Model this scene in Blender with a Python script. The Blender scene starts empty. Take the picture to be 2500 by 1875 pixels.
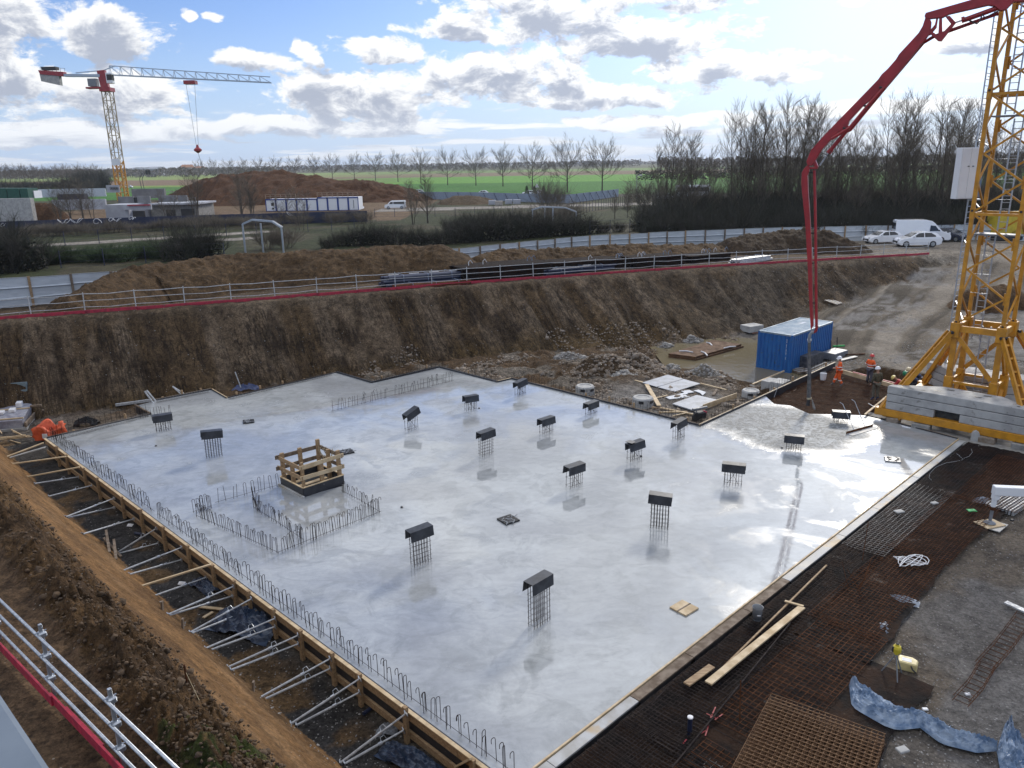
import bpy, math, random
import numpy as np
from mathutils import Vector, Matrix, noise as mnoise
from mathutils.geometry import tessellate_polygon
rnd = random.Random(7)
S = bpy.context.scene
col = S.collection
R = math.radians

# ---------------------------------------------------------------- camera
CH = 12.6; F = 1890.0; PT = R(15.9); RL = R(0.95)
cam = bpy.data.cameras.new('camera'); camo = bpy.data.objects.new('camera', cam); col.objects.link(camo)
cam.sensor_width = 36; cam.lens = 36*F/2500; cam.clip_start = 0.1; cam.clip_end = 20000
_a = Vector((1, 0, 0)); _b = Vector((0, math.sin(PT), math.cos(PT))); _f = Vector((0, math.cos(PT), -math.sin(PT)))
_c, _s = math.cos(RL), math.sin(RL)
_r = _a*_c-_b*_s; _u = _a*_s+_b*_c
camo.matrix_world = Matrix((( _r.x, _u.x, -_f.x, 0), (_r.y, _u.y, -_f.y, 0), (_r.z, _u.z, -_f.z, CH), (0, 0, 0, 1)))
S.camera = camo

# ---------------------------------------------------------------- sun, sky, exposure
SUN_EL = R(30); SUN_AZ = R(28)
sd = Vector((math.sin(SUN_AZ)*math.cos(SUN_EL), math.cos(SUN_AZ)*math.cos(SUN_EL), math.sin(SUN_EL)))
sl = bpy.data.lights.new('sun', 'SUN'); sl.energy = 1.9; sl.angle = R(8); sl.color = (1, .93, .82)
so = bpy.data.objects.new('sun', sl); col.objects.link(so); so.rotation_euler = (-sd).to_track_quat('-Z', 'Y').to_euler()
S.view_settings.view_transform = 'Standard'; S.view_settings.look = 'None'
S.view_settings.exposure = 0.42; S.view_settings.gamma = 1.0; S.view_settings.use_curve_mapping = False
S.cycles.max_bounces = 6; S.cycles.transparent_max_bounces = 8
S.cycles.caustics_reflective = False; S.cycles.caustics_refractive = False


class NT:
    """tiny node-graph writer: every method returns an output socket"""
    def __init__(s, tree): s.t = tree
    def put(s, inp, v):
        if hasattr(v, 'links') or isinstance(v, bpy.types.NodeSocket): s.t.links.new(v, inp)
        elif v is not None: inp.default_value = v
    def n(s, typ, **kw):
        nd = s.t.nodes.new(typ)
        for k, v in kw.items(): setattr(nd, k, v)
        return nd
    def m(s, op, a, b=None, c=None, clamp=False):
        nd = s.n('ShaderNodeMath', operation=op, use_clamp=clamp)
        for i, v in enumerate((a, b, c)):
            if v is not None: s.put(nd.inputs[i], v)
        return nd.outputs[0]
    def noise(s, vec, scale, detail=4, rough=.5, dist=0, dim='3D', kind='noise'):
        nd = s.n('ShaderNodeTexNoise', noise_dimensions=dim)
        if vec is not None: s.put(nd.inputs['Vector'], vec)
        nd.inputs['Scale'].default_value = scale; nd.inputs['Detail'].default_value = detail
        nd.inputs['Roughness'].default_value = rough; nd.inputs['Distortion'].default_value = dist
        return nd.outputs['Fac']
    def ramp(s, fac, stops, interp='LINEAR'):
        nd = s.n('ShaderNodeValToRGB'); cr = nd.color_ramp; cr.interpolation = interp
        while len(cr.elements) < len(stops): cr.elements.new(.5)
        for e, (p, c) in zip(cr.elements, stops):
            e.position = p; e.color = (c, c, c, 1) if not hasattr(c, '__len__') else (*c[:3], 1)
        s.put(nd.inputs[0], fac); return nd.outputs[0]
    def mix(s, fac, a, b, blend='MIX'):
        nd = s.n('ShaderNodeMix', data_type='RGBA', blend_type=blend)
        s.put(nd.inputs[0], fac)
        for i, v in ((6, a), (7, b)):
            if isinstance(v, (tuple, list)): v = (*v[:3], 1)
            s.put(nd.inputs[i], v)
        return nd.outputs[2]
    def smooth(s, v, lo, hi, a=0., b=1.):
        nd = s.n('ShaderNodeMapRange', interpolation_type='SMOOTHSTEP')
        s.put(nd.inputs[0], v); nd.inputs[1].default_value = lo; nd.inputs[2].default_value = hi
        nd.inputs[3].default_value = a; nd.inputs[4].default_value = b
        return nd.outputs[0]
    def vec(s, x, y, z):
        nd = s.n('ShaderNodeCombineXYZ')
        for i, v in enumerate((x, y, z)): s.put(nd.inputs[i], v)
        return nd.outputs[0]
    def scale(s, v, sc):
        nd = s.n('ShaderNodeVectorMath', operation='MULTIPLY'); s.put(nd.inputs[0], v); nd.inputs[1].default_value = sc
        return nd.outputs[0]


def make_world():
    w = bpy.data.worlds.new('World'); S.world = w; w.use_nodes = True
    t = w.node_tree; t.nodes.clear(); N = NT(t)
    out = N.n('ShaderNodeOutputWorld'); bg = N.n('ShaderNodeBackground')
    sky = N.n('ShaderNodeTexSky', sky_type='NISHITA', sun_disc=False, sun_elevation=SUN_EL, sun_rotation=SUN_AZ,
              altitude=50, air_density=1.0, dust_density=0.6, ozone_density=1.5)
    tc = N.n('ShaderNodeTexCoord'); sp = N.n('ShaderNodeSeparateXYZ'); t.links.new(tc.outputs['Generated'], sp.inputs[0])
    x, y, z = sp.outputs
    el = N.m('MULTIPLY', N.m('ARCSINE', z), 57.2958); az = N.m('MULTIPLY', N.m('ARCTAN2', x, y), 57.2958)
    # hand-placed cumulus banks: azimuth, elevation, half width, half height (degrees)
    banks = [(-32.5, 8.6, 6.5, 2.7), (-25.5, 8.0, 4.2, 1.6), (-32, 5.0, 4.5, 1.6), (-25.5, 4.6, 5.0, 1.8), (-16.3, 6.6, 2.6, .8), (-13.5, 7.3, 1.2, .6),
             (-18.9, 9.3, .8, .35), (-20.6, 9.4, .8, .4), (-10, 4.6, 7.5, 1.9), (-8.5, 7.4, 3.4, .9), (-3, 8.9, 4.5, 1.1), (0, 6.0, 6.5, 1.8), (2.5, 9.6, 7.5, 2.0), (4.0, 12.6, 9, 2.2),
             (-6.5, 12.4, 3.5, .9), (9, 7.9, 7.5, 1.5), (12.5, 11.4, 6.0, 2.0), (15.5, 5.9, 7, 1.1), (24, 12.4, 3, .9),
             (6, 4.4, 8, 1.0), (22, 9.4, 1.0, .35), (20, 11.8, .8, .4), (29.5, 6.8, 3.6, 1.0), (-14, 2.7, 12, .8), (10, 2.5, 9, .6), (-28, 2.1, 10, .7)]
    wx = N.noise(N.vec(N.m('MULTIPLY', az, .30), N.m('MULTIPLY', el, .55), 3.0), 1.0, 2, .5)
    def density(dz, det):
        e = N.m('ADD', el, dz)
        p = N.vec(N.m('MULTIPLY', az, .60), N.m('MULTIPLY', e, 1.05), 0)
        wob = N.noise(p, .56, det, .66, .3)
        e2 = N.m('ADD', e, N.m('MULTIPLY', N.m('SUBTRACT', wx, .5), 1.6)); a2 = N.m('ADD', az, N.m('MULTIPLY', N.m('SUBTRACT', wx, .5), -4.0))
        best = None
        for a, b, rx, ry in banks:
            dx = N.m('MULTIPLY', N.m('SUBTRACT', a2, a), 1/rx); dy = N.m('MULTIPLY', N.m('SUBTRACT', e2, b), 1/ry)
            d = N.m('SUBTRACT', 1.0, N.m('ADD', N.m('MULTIPLY', dx, dx), N.m('MULTIPLY', dy, dy)))
            best = d if best is None else N.m('MAXIMUM', best, d)
        best = N.m('MAXIMUM', best, -1.1)
        zz = N.m('ADD', N.m('MAXIMUM', N.m('ADD', z, dz*.0175), 0.0), .05)
        q = N.vec(N.m('DIVIDE', x, zz), N.m('DIVIDE', y, zz), 0)
        lay = N.noise(q, .36, det, .56, .2)
        thr = N.m('ADD', N.smooth(e, 0.6, 6.5, .135, 0.0), N.smooth(e, 13, 22, -.02, .17))
        layd = N.m('MULTIPLY', N.m('ADD', N.m('SUBTRACT', lay, .60), thr), 7.0)
        bd = N.m('ADD', N.m('MULTIPLY', best, 1.1), N.m('MULTIPLY', N.m('SUBTRACT', wob, .53), 4.4))
        return N.m('MAXIMUM', bd, layd)
    d0 = density(0.0, 7); d1 = density(.8, 5)
    mask = N.smooth(d0, -.16, .42)
    thick = N.smooth(d1, .05, 1.15)
    dot = N.n('ShaderNodeVectorMath', operation='DOT_PRODUCT'); t.links.new(tc.outputs['Generated'], dot.inputs[0]); dot.inputs[1].default_value = sd
    glow = N.m('MAXIMUM', dot.outputs['Value'], 0.0)
    g1 = N.m('POWER', glow, 9.0); g2 = N.m('POWER', glow, 70.0)
    skyc = N.scale(sky.outputs[0], (.054, .066, .096))
    skyc = N.mix(N.smooth(el, -1, 11, .85, 0.0), skyc, (.42, .54, .74))
    bright = N.m('ADD', N.m('ADD', .80, N.m('MULTIPLY', g1, .45)), N.m('MULTIPLY', g2, 3.0))
    lit = N.n('ShaderNodeVectorMath', operation='SCALE'); lit.inputs[0].default_value = (.98, .99, 1.0); t.links.new(bright, lit.inputs['Scale'])
    shb = N.m('ADD', N.m('ADD', .40, N.m('MULTIPLY', g1, .14)), N.m('MULTIPLY', g2, 1.5))
    shd = N.n('ShaderNodeVectorMath', operation='SCALE'); shd.inputs[0].default_value = (.86, .95, 1.16); t.links.new(shb, shd.inputs['Scale'])
    cl = N.mix(thick, lit.outputs[0], shd.outputs[0])
    cl = N.mix(N.smooth(el, 14, 30, 0, .55), cl, (1.0, 1.04, 1.12))
    cl = N.mix(N.smooth(el, 0, 4.5, .6, 0), cl, (.56, .62, .72))
    skyg = N.n('ShaderNodeVectorMath', operation='SCALE'); skyg.inputs[0].default_value = (1, .97, .90)
    t.links.new(N.m('ADD', N.m('MULTIPLY', g1, .26), N.m('MULTIPLY', g2, 1.3)), skyg.inputs['Scale'])
    ad = N.n('ShaderNodeVectorMath', operation='ADD'); t.links.new(skyc, ad.inputs[0]); t.links.new(skyg.outputs[0], ad.inputs[1])
    c = N.mix(mask, ad.outputs[0], cl)
    # below the horizon: dull ground bounce
    c = N.mix(N.smooth(el, -1.5, -.2, 1, 0), c, (.10, .095, .08))
    t.links.new(c, bg.inputs[0]); bg.inputs[1].default_value = 1.0
    t.links.new(bg.outputs[0], out.inputs[0])
    w.cycles.sampling_method = 'MANUAL'; w.cycles.sample_map_resolution = 512
make_world()

# ---------------------------------------------------------------- coordinates: photo pixel (2500 x 1875) -> point on a level plane
def ray(x, y):
    u = (x-1250)/F; v = -(y-937.5)/F
    a = u*_c+v*_s; b = -u*_s+v*_c
    return (a, math.cos(PT)+b*math.sin(PT), -math.sin(PT)+b*math.cos(PT))
def at(x, y, z=0.):
    r = ray(x, y); t = (z-CH)/r[2]
    return Vector((r[0]*t, r[1]*t, z))
def da(x, y, z=0.): return at(x*1.1302, y*1.1302, z)       # same in the 2212-wide view
def onplane(x, y, P, d):                                    # ray through the pixel meets the upright plane P + s*d
    r = ray(x, y); n = (d[1], -d[0])
    t = (P[0]*n[0]+P[1]*n[1])/(r[0]*n[0]+r[1]*n[1])
    return Vector((r[0]*t, r[1]*t, CH+r[2]*t))

# ---------------------------------------------------------------- mesh helpers
class MB:
    def __init__(s): s.v = []; s.f = []
    def add(s, v, f):
        o = len(s.v); s.v += [tuple(p) for p in v]; s.f += [tuple(i+o for i in q) for q in f]; return s
    def box(s, lo, hi, M=None):
        v = [Vector((x, y, z)) for z in (lo[2], hi[2]) for y in (lo[1], hi[1]) for x in (lo[0], hi[0])]
        if M is not None: v = [M @ p for p in v]
        return s.add(v, [(0, 2, 3, 1), (4, 5, 7, 6), (0, 1, 5, 4), (2, 6, 7, 3), (0, 4, 6, 2), (1, 3, 7, 5)])
    def bar(s, a, b, w, h=None, up=(0, 0, 1)):              # rectangular bar: w sideways, h along up
        a = Vector(a); b = Vector(b); h = w if h is None else h
        d = (b-a).normalized(); up = Vector(up)
        if abs(d.dot(up)) > .999: up = Vector((1, 0, 0))
        sx = d.cross(up).normalized(); uy = sx.cross(d)
        v = [p+sx*(i*w/2)+uy*(j*h/2) for p in (a, b) for j in (-1, 1) for i in (-1, 1)]
        return s.add(v, [(0, 1, 3, 2), (4, 6, 7, 5), (0, 4, 5, 1), (2, 3, 7, 6), (0, 2, 6, 4), (1, 5, 7, 3)])
    def tube(s, pts, r, n=6, cap=True):
        pts = [Vector(p) for p in pts]; rs = r if hasattr(r, '__len__') else [r]*len(pts)
        vs = []; fs = []; prev = None
        for i, p in enumerate(pts):
            d = (pts[min(i+1, len(pts)-1)]-pts[max(i-1, 0)])
            d = d.normalized() if d.length > 1e-9 else Vector((0, 0, 1))
            if prev is None: q = d.orthogonal().normalized()
            else:
                q = prev-d*prev.dot(d)
                q = q.normalized() if q.length > 1e-6 else d.orthogonal().normalized()
            prev = q; w = d.cross(q)
            for k in range(n):
                a = 2*math.pi*k/n; vs.append(p+(q*math.cos(a)+w*math.sin(a))*rs[i])
        for i in range(len(pts)-1):
            for k in range(n): fs.append((i*n+k, i*n+(k+1) % n, (i+1)*n+(k+1) % n, (i+1)*n+k))
        if cap: fs.append(tuple(range(n-1, -1, -1))); fs.append(tuple((len(pts)-1)*n+k for k in range(n)))
        return s.add(vs, fs)
    def prism(s, pts, z0, z1, M=None):                      # closed outline extruded in z
        n = len(pts); v = [Vector((p[0], p[1], z0)) for p in pts]+[Vector((p[0], p[1], z1)) for p in pts]
        tri = tessellate_polygon([[Vector((p[0], p[1], 0)) for p in pts]])
        if M is not None: v = [M @ p for p in v]
        f = [(i, (i+1) % n, (i+1) % n+n, i+n) for i in range(n)]
        f += [tuple(t) for t in tri]+[tuple(i+n for i in reversed(t)) for t in tri]
        return s.add(v, f)
    def lathe(s, prof, n=20, M=None, cap=True):             # profile of (radius, z)
        v = [Vector((r*math.cos(2*math.pi*k/n), r*math.sin(2*math.pi*k/n), z)) for r, z in prof for k in range(n)]
        if M is not None: v = [M @ p for p in v]
        f = [(i*n+k, i*n+(k+1) % n, (i+1)*n+(k+1) % n, (i+1)*n+k) for i in range(len(prof)-1) for k in range(n)]
        if cap: f.append(tuple(range(n-1, -1, -1))); f.append(tuple((len(prof)-1)*n+k for k in range(n)))
        return s.add(v, f)
    def build(s, name, mat, parent=None, bevel=0, smooth=False):
        me = bpy.data.meshes.new(name); me.from_pydata(s.v, [], s.f); me.update()
        import bmesh
        bm = bmesh.new(); bm.from_mesh(me); bmesh.ops.recalc_face_normals(bm, faces=bm.faces)
        if bevel: bmesh.ops.bevel(bm, geom=[e for e in bm.edges if len(e.link_faces) == 2 and e.calc_face_angle(0) > .5], offset=bevel, segments=1, affect='EDGES', clamp_overlap=True)
        bm.to_mesh(me); bm.free()
        if smooth: me.polygons.foreach_set('use_smooth', [True]*len(me.polygons))
        me.materials.append(mat)
        o = bpy.data.objects.new(name, me); col.objects.link(o)
        if parent: o.parent = parent
        return o
def tag(o, label=None, cat=None, group=None, kind=None):
    for k, v in (('label', label), ('category', cat), ('group', group), ('kind', kind)):
        if v: o[k] = v
    return o
def empty(name, loc=(0, 0, 0), rz=0, label=None, cat=None, group=None):
    o = bpy.data.objects.new(name, None); col.objects.link(o); o.location = loc; o.rotation_euler = (0, 0, rz)
    o.empty_display_size = .2
    return tag(o, label, cat, group)
def kids(o): return KID.get(o.name, []) or [c for c in col.objects if c.parent == o]
KID = {}
def dup(o, loc, rz=0, sc=None, label=None, group=None, rot=None):
    if o.name not in KID: KID[o.name] = [c for c in col.objects if c.parent == o]; [KID.setdefault(c.name, [d for d in col.objects if d.parent == c]) for c in KID[o.name]]
    r = o.copy(); col.objects.link(r); r.location = loc; r.rotation_euler = rot or (0, 0, rz)
    if sc is not None: r.scale = (sc,)*3 if not hasattr(sc, '__len__') else sc
    for ch in KID[o.name]:
        c = ch.copy(); col.objects.link(c); c.parent = r
        for g in KID.get(ch.name, []):
            d = g.copy(); col.objects.link(d); d.parent = c
    if label: r['label'] = label
    if group: r['group'] = group
    return r
def frame(o, x, y=None):                                    # matrix with origin o, x axis x (level), z up
    x = Vector(x).normalized(); z = Vector((0, 0, 1)); yy = z.cross(x).normalized()
    return Matrix(((x.x, yy.x, 0, o[0]), (x.y, yy.y, 0, o[1]), (x.z, yy.z, 1, o[2]), (0, 0, 0, 1)))

# ---------------------------------------------------------------- numpy noise
def vnoise(x, y, seed=0):
    xi = np.floor(x).astype(np.int64); yi = np.floor(y).astype(np.int64); fx = x-xi; fy = y-yi
    def h(a, b):
        k = (a*374761393+b*668265263+seed*1442695041) & 0xffffffff
        k = ((k ^ (k >> 13))*1274126177) & 0xffffffff
        return ((k ^ (k >> 16)) & 0xffff)/65535.
    ux = fx*fx*(3-2*fx); uy = fy*fy*(3-2*fy)
    return (h(xi, yi)*(1-ux)+h(xi+1, yi)*ux)*(1-uy)+(h(xi, yi+1)*(1-ux)+h(xi+1, yi+1)*ux)*uy
def fbm(x, y, sc, octv=4, seed=0, g=.5):
    t = 0; a = 1.; n = 0
    for i in range(octv):
        c, s = math.cos(i*1.3), math.sin(i*1.3)
        t = t+a*vnoise((x*c-y*s)*sc, (x*s+y*c)*sc, seed+i); n += a; a *= g; sc *= 2.03
    return t/n
def sstep(v, a, b):
    t = np.clip((v-a)/(b-a), 0, 1); return t*t*(3-2*t)
def grid_mesh(name, X, Y, Z, colr, mat, smooth=True, parent=None, kind=None):
    nr, nc = X.shape; me = bpy.data.meshes.new(name)
    me.vertices.add(nr*nc); me.vertices.foreach_set('co', np.stack([X, Y, Z], -1).astype(np.float32).ravel())
    idx = np.arange(nr*nc).reshape(nr, nc)
    q = np.stack([idx[:-1, :-1], idx[:-1, 1:], idx[1:, 1:], idx[1:, :-1]], -1).reshape(-1, 4)
    me.loops.add(q.size); me.loops.foreach_set('vertex_index', q.ravel().astype(np.int32))
    me.polygons.add(len(q)); me.polygons.foreach_set('loop_start', np.arange(0, q.size, 4, dtype=np.int32))
    me.polygons.foreach_set('use_smooth', np.full(len(q), smooth)); me.update(calc_edges=True)
    if colr is not None:
        ca = me.color_attributes.new('tint', 'FLOAT_COLOR', 'POINT')
        ca.data.foreach_set('color', np.concatenate([colr, np.ones(colr.shape[:2]+(1,))], -1).astype(np.float32).ravel())
    me.materials.append(mat); o = bpy.data.objects.new(name, me); col.objects.link(o)
    if parent: o.parent = parent
    if kind: o['kind'] = kind
    return o

# ---------------------------------------------------------------- materials
MATS = {}
def principled(name):
    m = bpy.data.materials.new(name); m.use_nodes = True; t = m.node_tree
    return m, NT(t), t.nodes['Principled BSDF'], t
def mat(name, c1, c2=None, rough=.7, metal=0., scale=4., bump=0., bscale=None, spec=.5, detail=5, stretch=None, spots=None, coat=0., contrast=(.35, .65)):
    """two-tone noise material in object space, optional bump and spots (colour, amount, scale)"""
    if name in MATS: return MATS[name]
    m, N, b, t = principled(name); MATS[name] = m
    tc = N.n('ShaderNodeTexCoord').outputs['Object']
    v = N.scale(tc, stretch) if stretch else tc
    n = N.noise(v, scale, detail, .6)
    c = N.mix(N.smooth(n, *contrast), c1, c2 or tuple(x*.75 for x in c1))
    if spots:
        n2 = N.noise(tc, spots[2], 4, .65); c = N.mix(N.smooth(n2, spots[1], spots[1]+.08), c, spots[0])
    t.links.new(c, b.inputs['Base Color']); b.inputs['Roughness'].default_value = rough; b.inputs['Metallic'].default_value = metal
    b.inputs['Specular IOR Level'].default_value = spec; b.inputs['Coat Weight'].default_value = coat
    if rough > .2:
        r = N.smooth(n, .3, .7, rough*.85, min(1, rough*1.15)); t.links.new(r, b.inputs['Roughness'])
    if bump:
        bn = N.n('ShaderNodeBump'); bn.inputs['Strength'].default_value = 1; bn.inputs['Distance'].default_value = bump
        t.links.new(N.noise(v, bscale or scale*3, 6, .65), bn.inputs['Height']); t.links.new(bn.outputs[0], b.inputs['Normal'])
    return m

def earth_material():
    m, N, b, t = principled('earth')
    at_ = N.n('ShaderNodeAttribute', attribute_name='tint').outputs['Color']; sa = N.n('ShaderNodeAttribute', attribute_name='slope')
    P = N.n('ShaderNodeNewGeometry').outputs['Position']
    big = N.noise(P, .35, 6, .6); mid = N.noise(P, 2.6, 8, .72); fine = N.noise(P, 11, 6, .75, .3)
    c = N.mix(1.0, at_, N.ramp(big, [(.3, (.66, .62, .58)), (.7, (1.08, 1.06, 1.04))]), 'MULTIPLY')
    ss = N.n('ShaderNodeSeparateXYZ'); t.links.new(sa.outputs['Vector'], ss.inputs[0]); tx, dd, on_ = ss.outputs
    on = N.m('MAXIMUM', on_, 0.0); amp = N.m('ADD', 1.0, N.m('MULTIPLY', N.m('MINIMUM', on_, 0.0), .72))
    c = N.mix(amp, c, N.ramp(mid, [(.34, .42), (.5, .95), (.66, 1.5)]), 'MULTIPLY')
    c = N.mix(amp, c, N.ramp(fine, [(.36, .45), (.5, 1.0), (.66, 1.6)]), 'MULTIPLY')
    # tooth marks of the digger running down the cut bank
    w = N.noise(N.vec(N.m('MULTIPLY', tx, 1.0), N.m('MULTIPLY', dd, .22), 0), 1.9, 3, .6)
    line = N.m('MULTIPLY', N.smooth(N.m('ABSOLUTE', N.m('SUBTRACT', w, .5)), .0, .030, 1, 0), N.smooth(N.noise(P, .5, 3, .6), .42, .56))
    w2 = N.noise(N.vec(N.m('MULTIPLY', tx, 1.0), N.m('MULTIPLY', dd, .10), 5), 5.5, 2, .5)
    line2 = N.m('MULTIPLY', N.smooth(N.m('ABSOLUTE', N.m('SUBTRACT', w2, .5)), .0, .05, 1, 0), N.smooth(N.noise(P, .23, 2, .5), .45, .55))
    ln = N.m('MULTIPLY', N.m('MAXIMUM', line, N.m('MULTIPLY', line2, .75)), on)
    c = N.mix(N.m('MULTIPLY', ln, .72), c, (.022, .015, .010))
    vor = N.n('ShaderNodeTexVoronoi'); t.links.new(P, vor.inputs['Vector']); vor.inputs['Scale'].default_value = 6.0
    st = N.m('MULTIPLY', N.smooth(vor.outputs['Distance'], .09, .14, 1, 0), N.smooth(N.noise(P, .9, 3, .6), .52, .60))
    c = N.mix(N.m('MULTIPLY', st, .8), c, (.40, .36, .30))
    t.links.new(c, b.inputs['Base Color']); b.inputs['Roughness'].default_value = .92; b.inputs['Specular IOR Level'].default_value = .2
    bn = N.n('ShaderNodeBump'); bn.inputs['Strength'].default_value = 1; bn.inputs['Distance'].default_value = .20
    hgt = N.m('SUBTRACT', N.m('ADD', mid, N.m('MULTIPLY', fine, .55)), N.m('MULTIPLY', ln, .5)); t.links.new(hgt, bn.inputs['Height']); t.links.new(bn.outputs[0], b.inputs['Normal'])
    return m
EARTH = earth_material()
# ================================================================ GROUND
def pt2(*ps): return [at(x, y, z)[:2] for x, y, z in ps]
BTOP = [(-75, 22), (-45, 37.6), (-30, 44.9), (-18.4, 50.5), (-3.6, 58.2), (6, 62.8), (16, 67.2), (30, 72.6), (42.7, 77.3), (46, 78.6)]
def bench_z(x, y): return 4.2-np.clip((x+30)/75, 0, 1)*1.0
def pline(X, Y, pts):                                       # signed distance (left of the line +) and length along it
    best = np.full(X.shape, 1e9); sg = np.zeros(X.shape); tt = np.zeros(X.shape); acc = 0
    for (x0, y0), (x1, y1) in zip(pts[:-1], pts[1:]):
        dx, dy = x1-x0, y1-y0; L = math.hypot(dx, dy)
        t = np.clip(((X-x0)*dx+(Y-y0)*dy)/L/L, 0, 1); px = X-x0-t*dx; py = Y-y0-t*dy
        d = np.hypot(px, py); s = (dx*(Y-y0)-dy*(X-x0))
        m = d < best; best = np.where(m, d, best); sg = np.where(m, np.sign(s), sg); tt = np.where(m, acc+t*L, tt); acc += L
    return best*sg, tt
def inpoly(X, Y, poly):
    c = np.zeros(X.shape, bool); n = len(poly)
    for i in range(n):
        x0, y0 = poly[i][:2]; x1, y1 = poly[(i+1) % n][:2]
        if y0 == y1: continue
        c ^= ((y0 > Y) != (y1 > Y)) & (X < (x1-x0)*(Y-y0)/(y1-y0)+x0)
    return c
def polydist(X, Y, poly):                                   # + outside, - inside
    d, _ = pline(X, Y, list(poly)+[poly[0]]); return np.where(inpoly(X, Y, poly), -1, 1)*np.abs(d)

SB = at(1250, 1913); SL = at(115, 1070); SR = at(2338, 1072)      # the three near corners of the slab
UX = (SL-SB).normalized(); VX = (SR-SB).normalized()
SLABPIX = [(115, 1070), (370, 1012), (332, 991), (376, 979), (516, 952), (552, 973), (821, 910), (907, 935.5), (1071.6, 897.5), (1214, 934),
           (1249, 926), (1709.5, 1041), (1868, 966), (1890, 986), (1930, 990), (1975, 1010), (2040, 1012), (2112, 1014), (2338, 1072), (1250, 1913)]
SLAB = [tuple(at(x, y)[:2]) for x, y in SLABPIX]
BAY = [tuple(at(x, y)[:2]) for x, y in [(1712, 1044), (2040, 886), (2195, 925), (2165, 1000), (2112, 1014), (1975, 1014), (1880, 990)]]
TRENCH = [tuple(at(x, y, -.2)[:2]) for x, y in [(2052, 900), (2135, 884), (2290, 915), (2235, 942)]]
ANCH = [(-22, 33, -.9), (-16, 27, -.9), (-10, 20.5, -.9), (-4, 15, -.9), (-1, 12, -.9), (-28, 40, -.9), (-24, 40, -.7), (-18, 45, -.7), (-12, 49.5, -.7), (-5, 51, -.55),
        (2, 50, -.5), (7, 46, -.45), (9, 43, -.4), (12, 41, -.4), (11, 46, -.5), (8, 51, -.6), (15, 43, -.6), (13, 49, -.75), (12, 52, -1.15), (15, 54, -1.35), (15, 50, -1.35), (17, 48, -1.3), (18, 46, -1.1), (18, 56, -1.3), (14, 57, -1.2),
        (12, 60, -.9), (20, 52, -1.0), (22, 57, -.9), (20, 62, -.9), (20, 44, -.5), (22, 49, -.45), (26, 52, -.35), (24, 44, -.3), (28, 46, -.25), (27, 58, -.25), (32, 54, -.2),
        (31, 64, .35), (37, 70, 1.3), (41, 75, 2.3), (46, 80, 3.1), (52, 86, 3.2), (38, 62, .4), (46, 68, 1.2), (54, 76, 2.3), (45, 56, 0), (60, 70, 1),
        (18, 27, -.15), (12, 20, -.15), (11, 14, -.12), (4, 12, -.15), (22, 31, -.1), (26, 36, -.1), (24, 40, -.15), (32, 42, -.1), (20, 38, -.2), (30, 30, 0), (20, 15, 0), (40, 45, 0)]
def height(X, Y, detail=True):
    w = 0; h = 0
    for ax, ay, az_ in ANCH:
        k = 1/((X-ax)**2+(Y-ay)**2+.3)**1.6; w = w+k; h = h+k*az_
    fl = h/w
    # left service strip is lower than the gravel on the other side of the slab
    side = (X-SB.x)*(-VX.x)+(Y-SB.y)*(-VX.y)                 # + towards the left edge strip
    lstrip = sstep(side, 0.0, .3)
    fl = fl*(1-lstrip)+np.minimum(fl, -.9)*lstrip
    gd = polydist(X, Y, SLAB); by = polydist(X, Y, BAY)
    fl = np.where(gd < .12, np.minimum(fl, -.8), fl)
    fl = np.where(by < -.02, -.33, fl)
    tr = polydist(X, Y, TRENCH)
    fl = fl-1.5*sstep(-tr, -.05, .45)
    far = (X*0+1)
    bz = bench_z(X, Y)
    d, t = pline(X, Y, BTOP)                                 # + = bench side
    slope = 1.12-.42*sstep(X, -14, 12)
    streak = 0
    if detail:
        tx = t+.12*d
        streak = .45*(fbm(tx, d*.13, .8, 3, 11)-.5)-.34*np.clip(1-np.abs(vnoise(tx*.75, d*.12, 5)-.5)*9, 0, 1)-.16*np.clip(1-np.abs(vnoise(tx*1.9+7, d*.2, 6)-.5)*5, 0, 1)
        streak = streak*sstep(-d, .1, 1.2)
    edge = .25*(fbm(X, Y, .5, 3, 3)-.5) if detail else 0
    bank = bz-slope*np.maximum(-(d+edge)-.25, 0)+streak
    # near bank
    n_ = X*.712+Y*.702
    nb_edge = .3*(fbm(X, Y, .35, 3, 8)-.5) if detail else 0
    nb = 3.95-1.22*np.maximum(n_+nb_edge-3.55, 0)
    inpit = sstep(-X*.702+Y*.712, 2.0, -8.0)                  # bank dies away towards the gravel yard
    nb = np.where((-X*.702+Y*.712) < -1.5, -9, nb)
    bank = np.where(X > 46, -9, bank)
    h = np.maximum(np.maximum(fl, bank), nb)
    h = h-.6*sstep(d, 1.4, 4.2)*(1-sstep(X, -24, -14))*(d > 0)
    # land behind the hoarding settles to an even level, road and yard on the right
    behind = sstep(d, 14, 34); h = np.where(d > 3, h*(1-behind)+(2.9+.0*X)*behind, h)
    onr = sstep(Y, 84, 96); h = h*(1-onr)+2.9*onr
    return h, fl, bank, nb, d, t, n_, gd, by, tr

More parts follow.
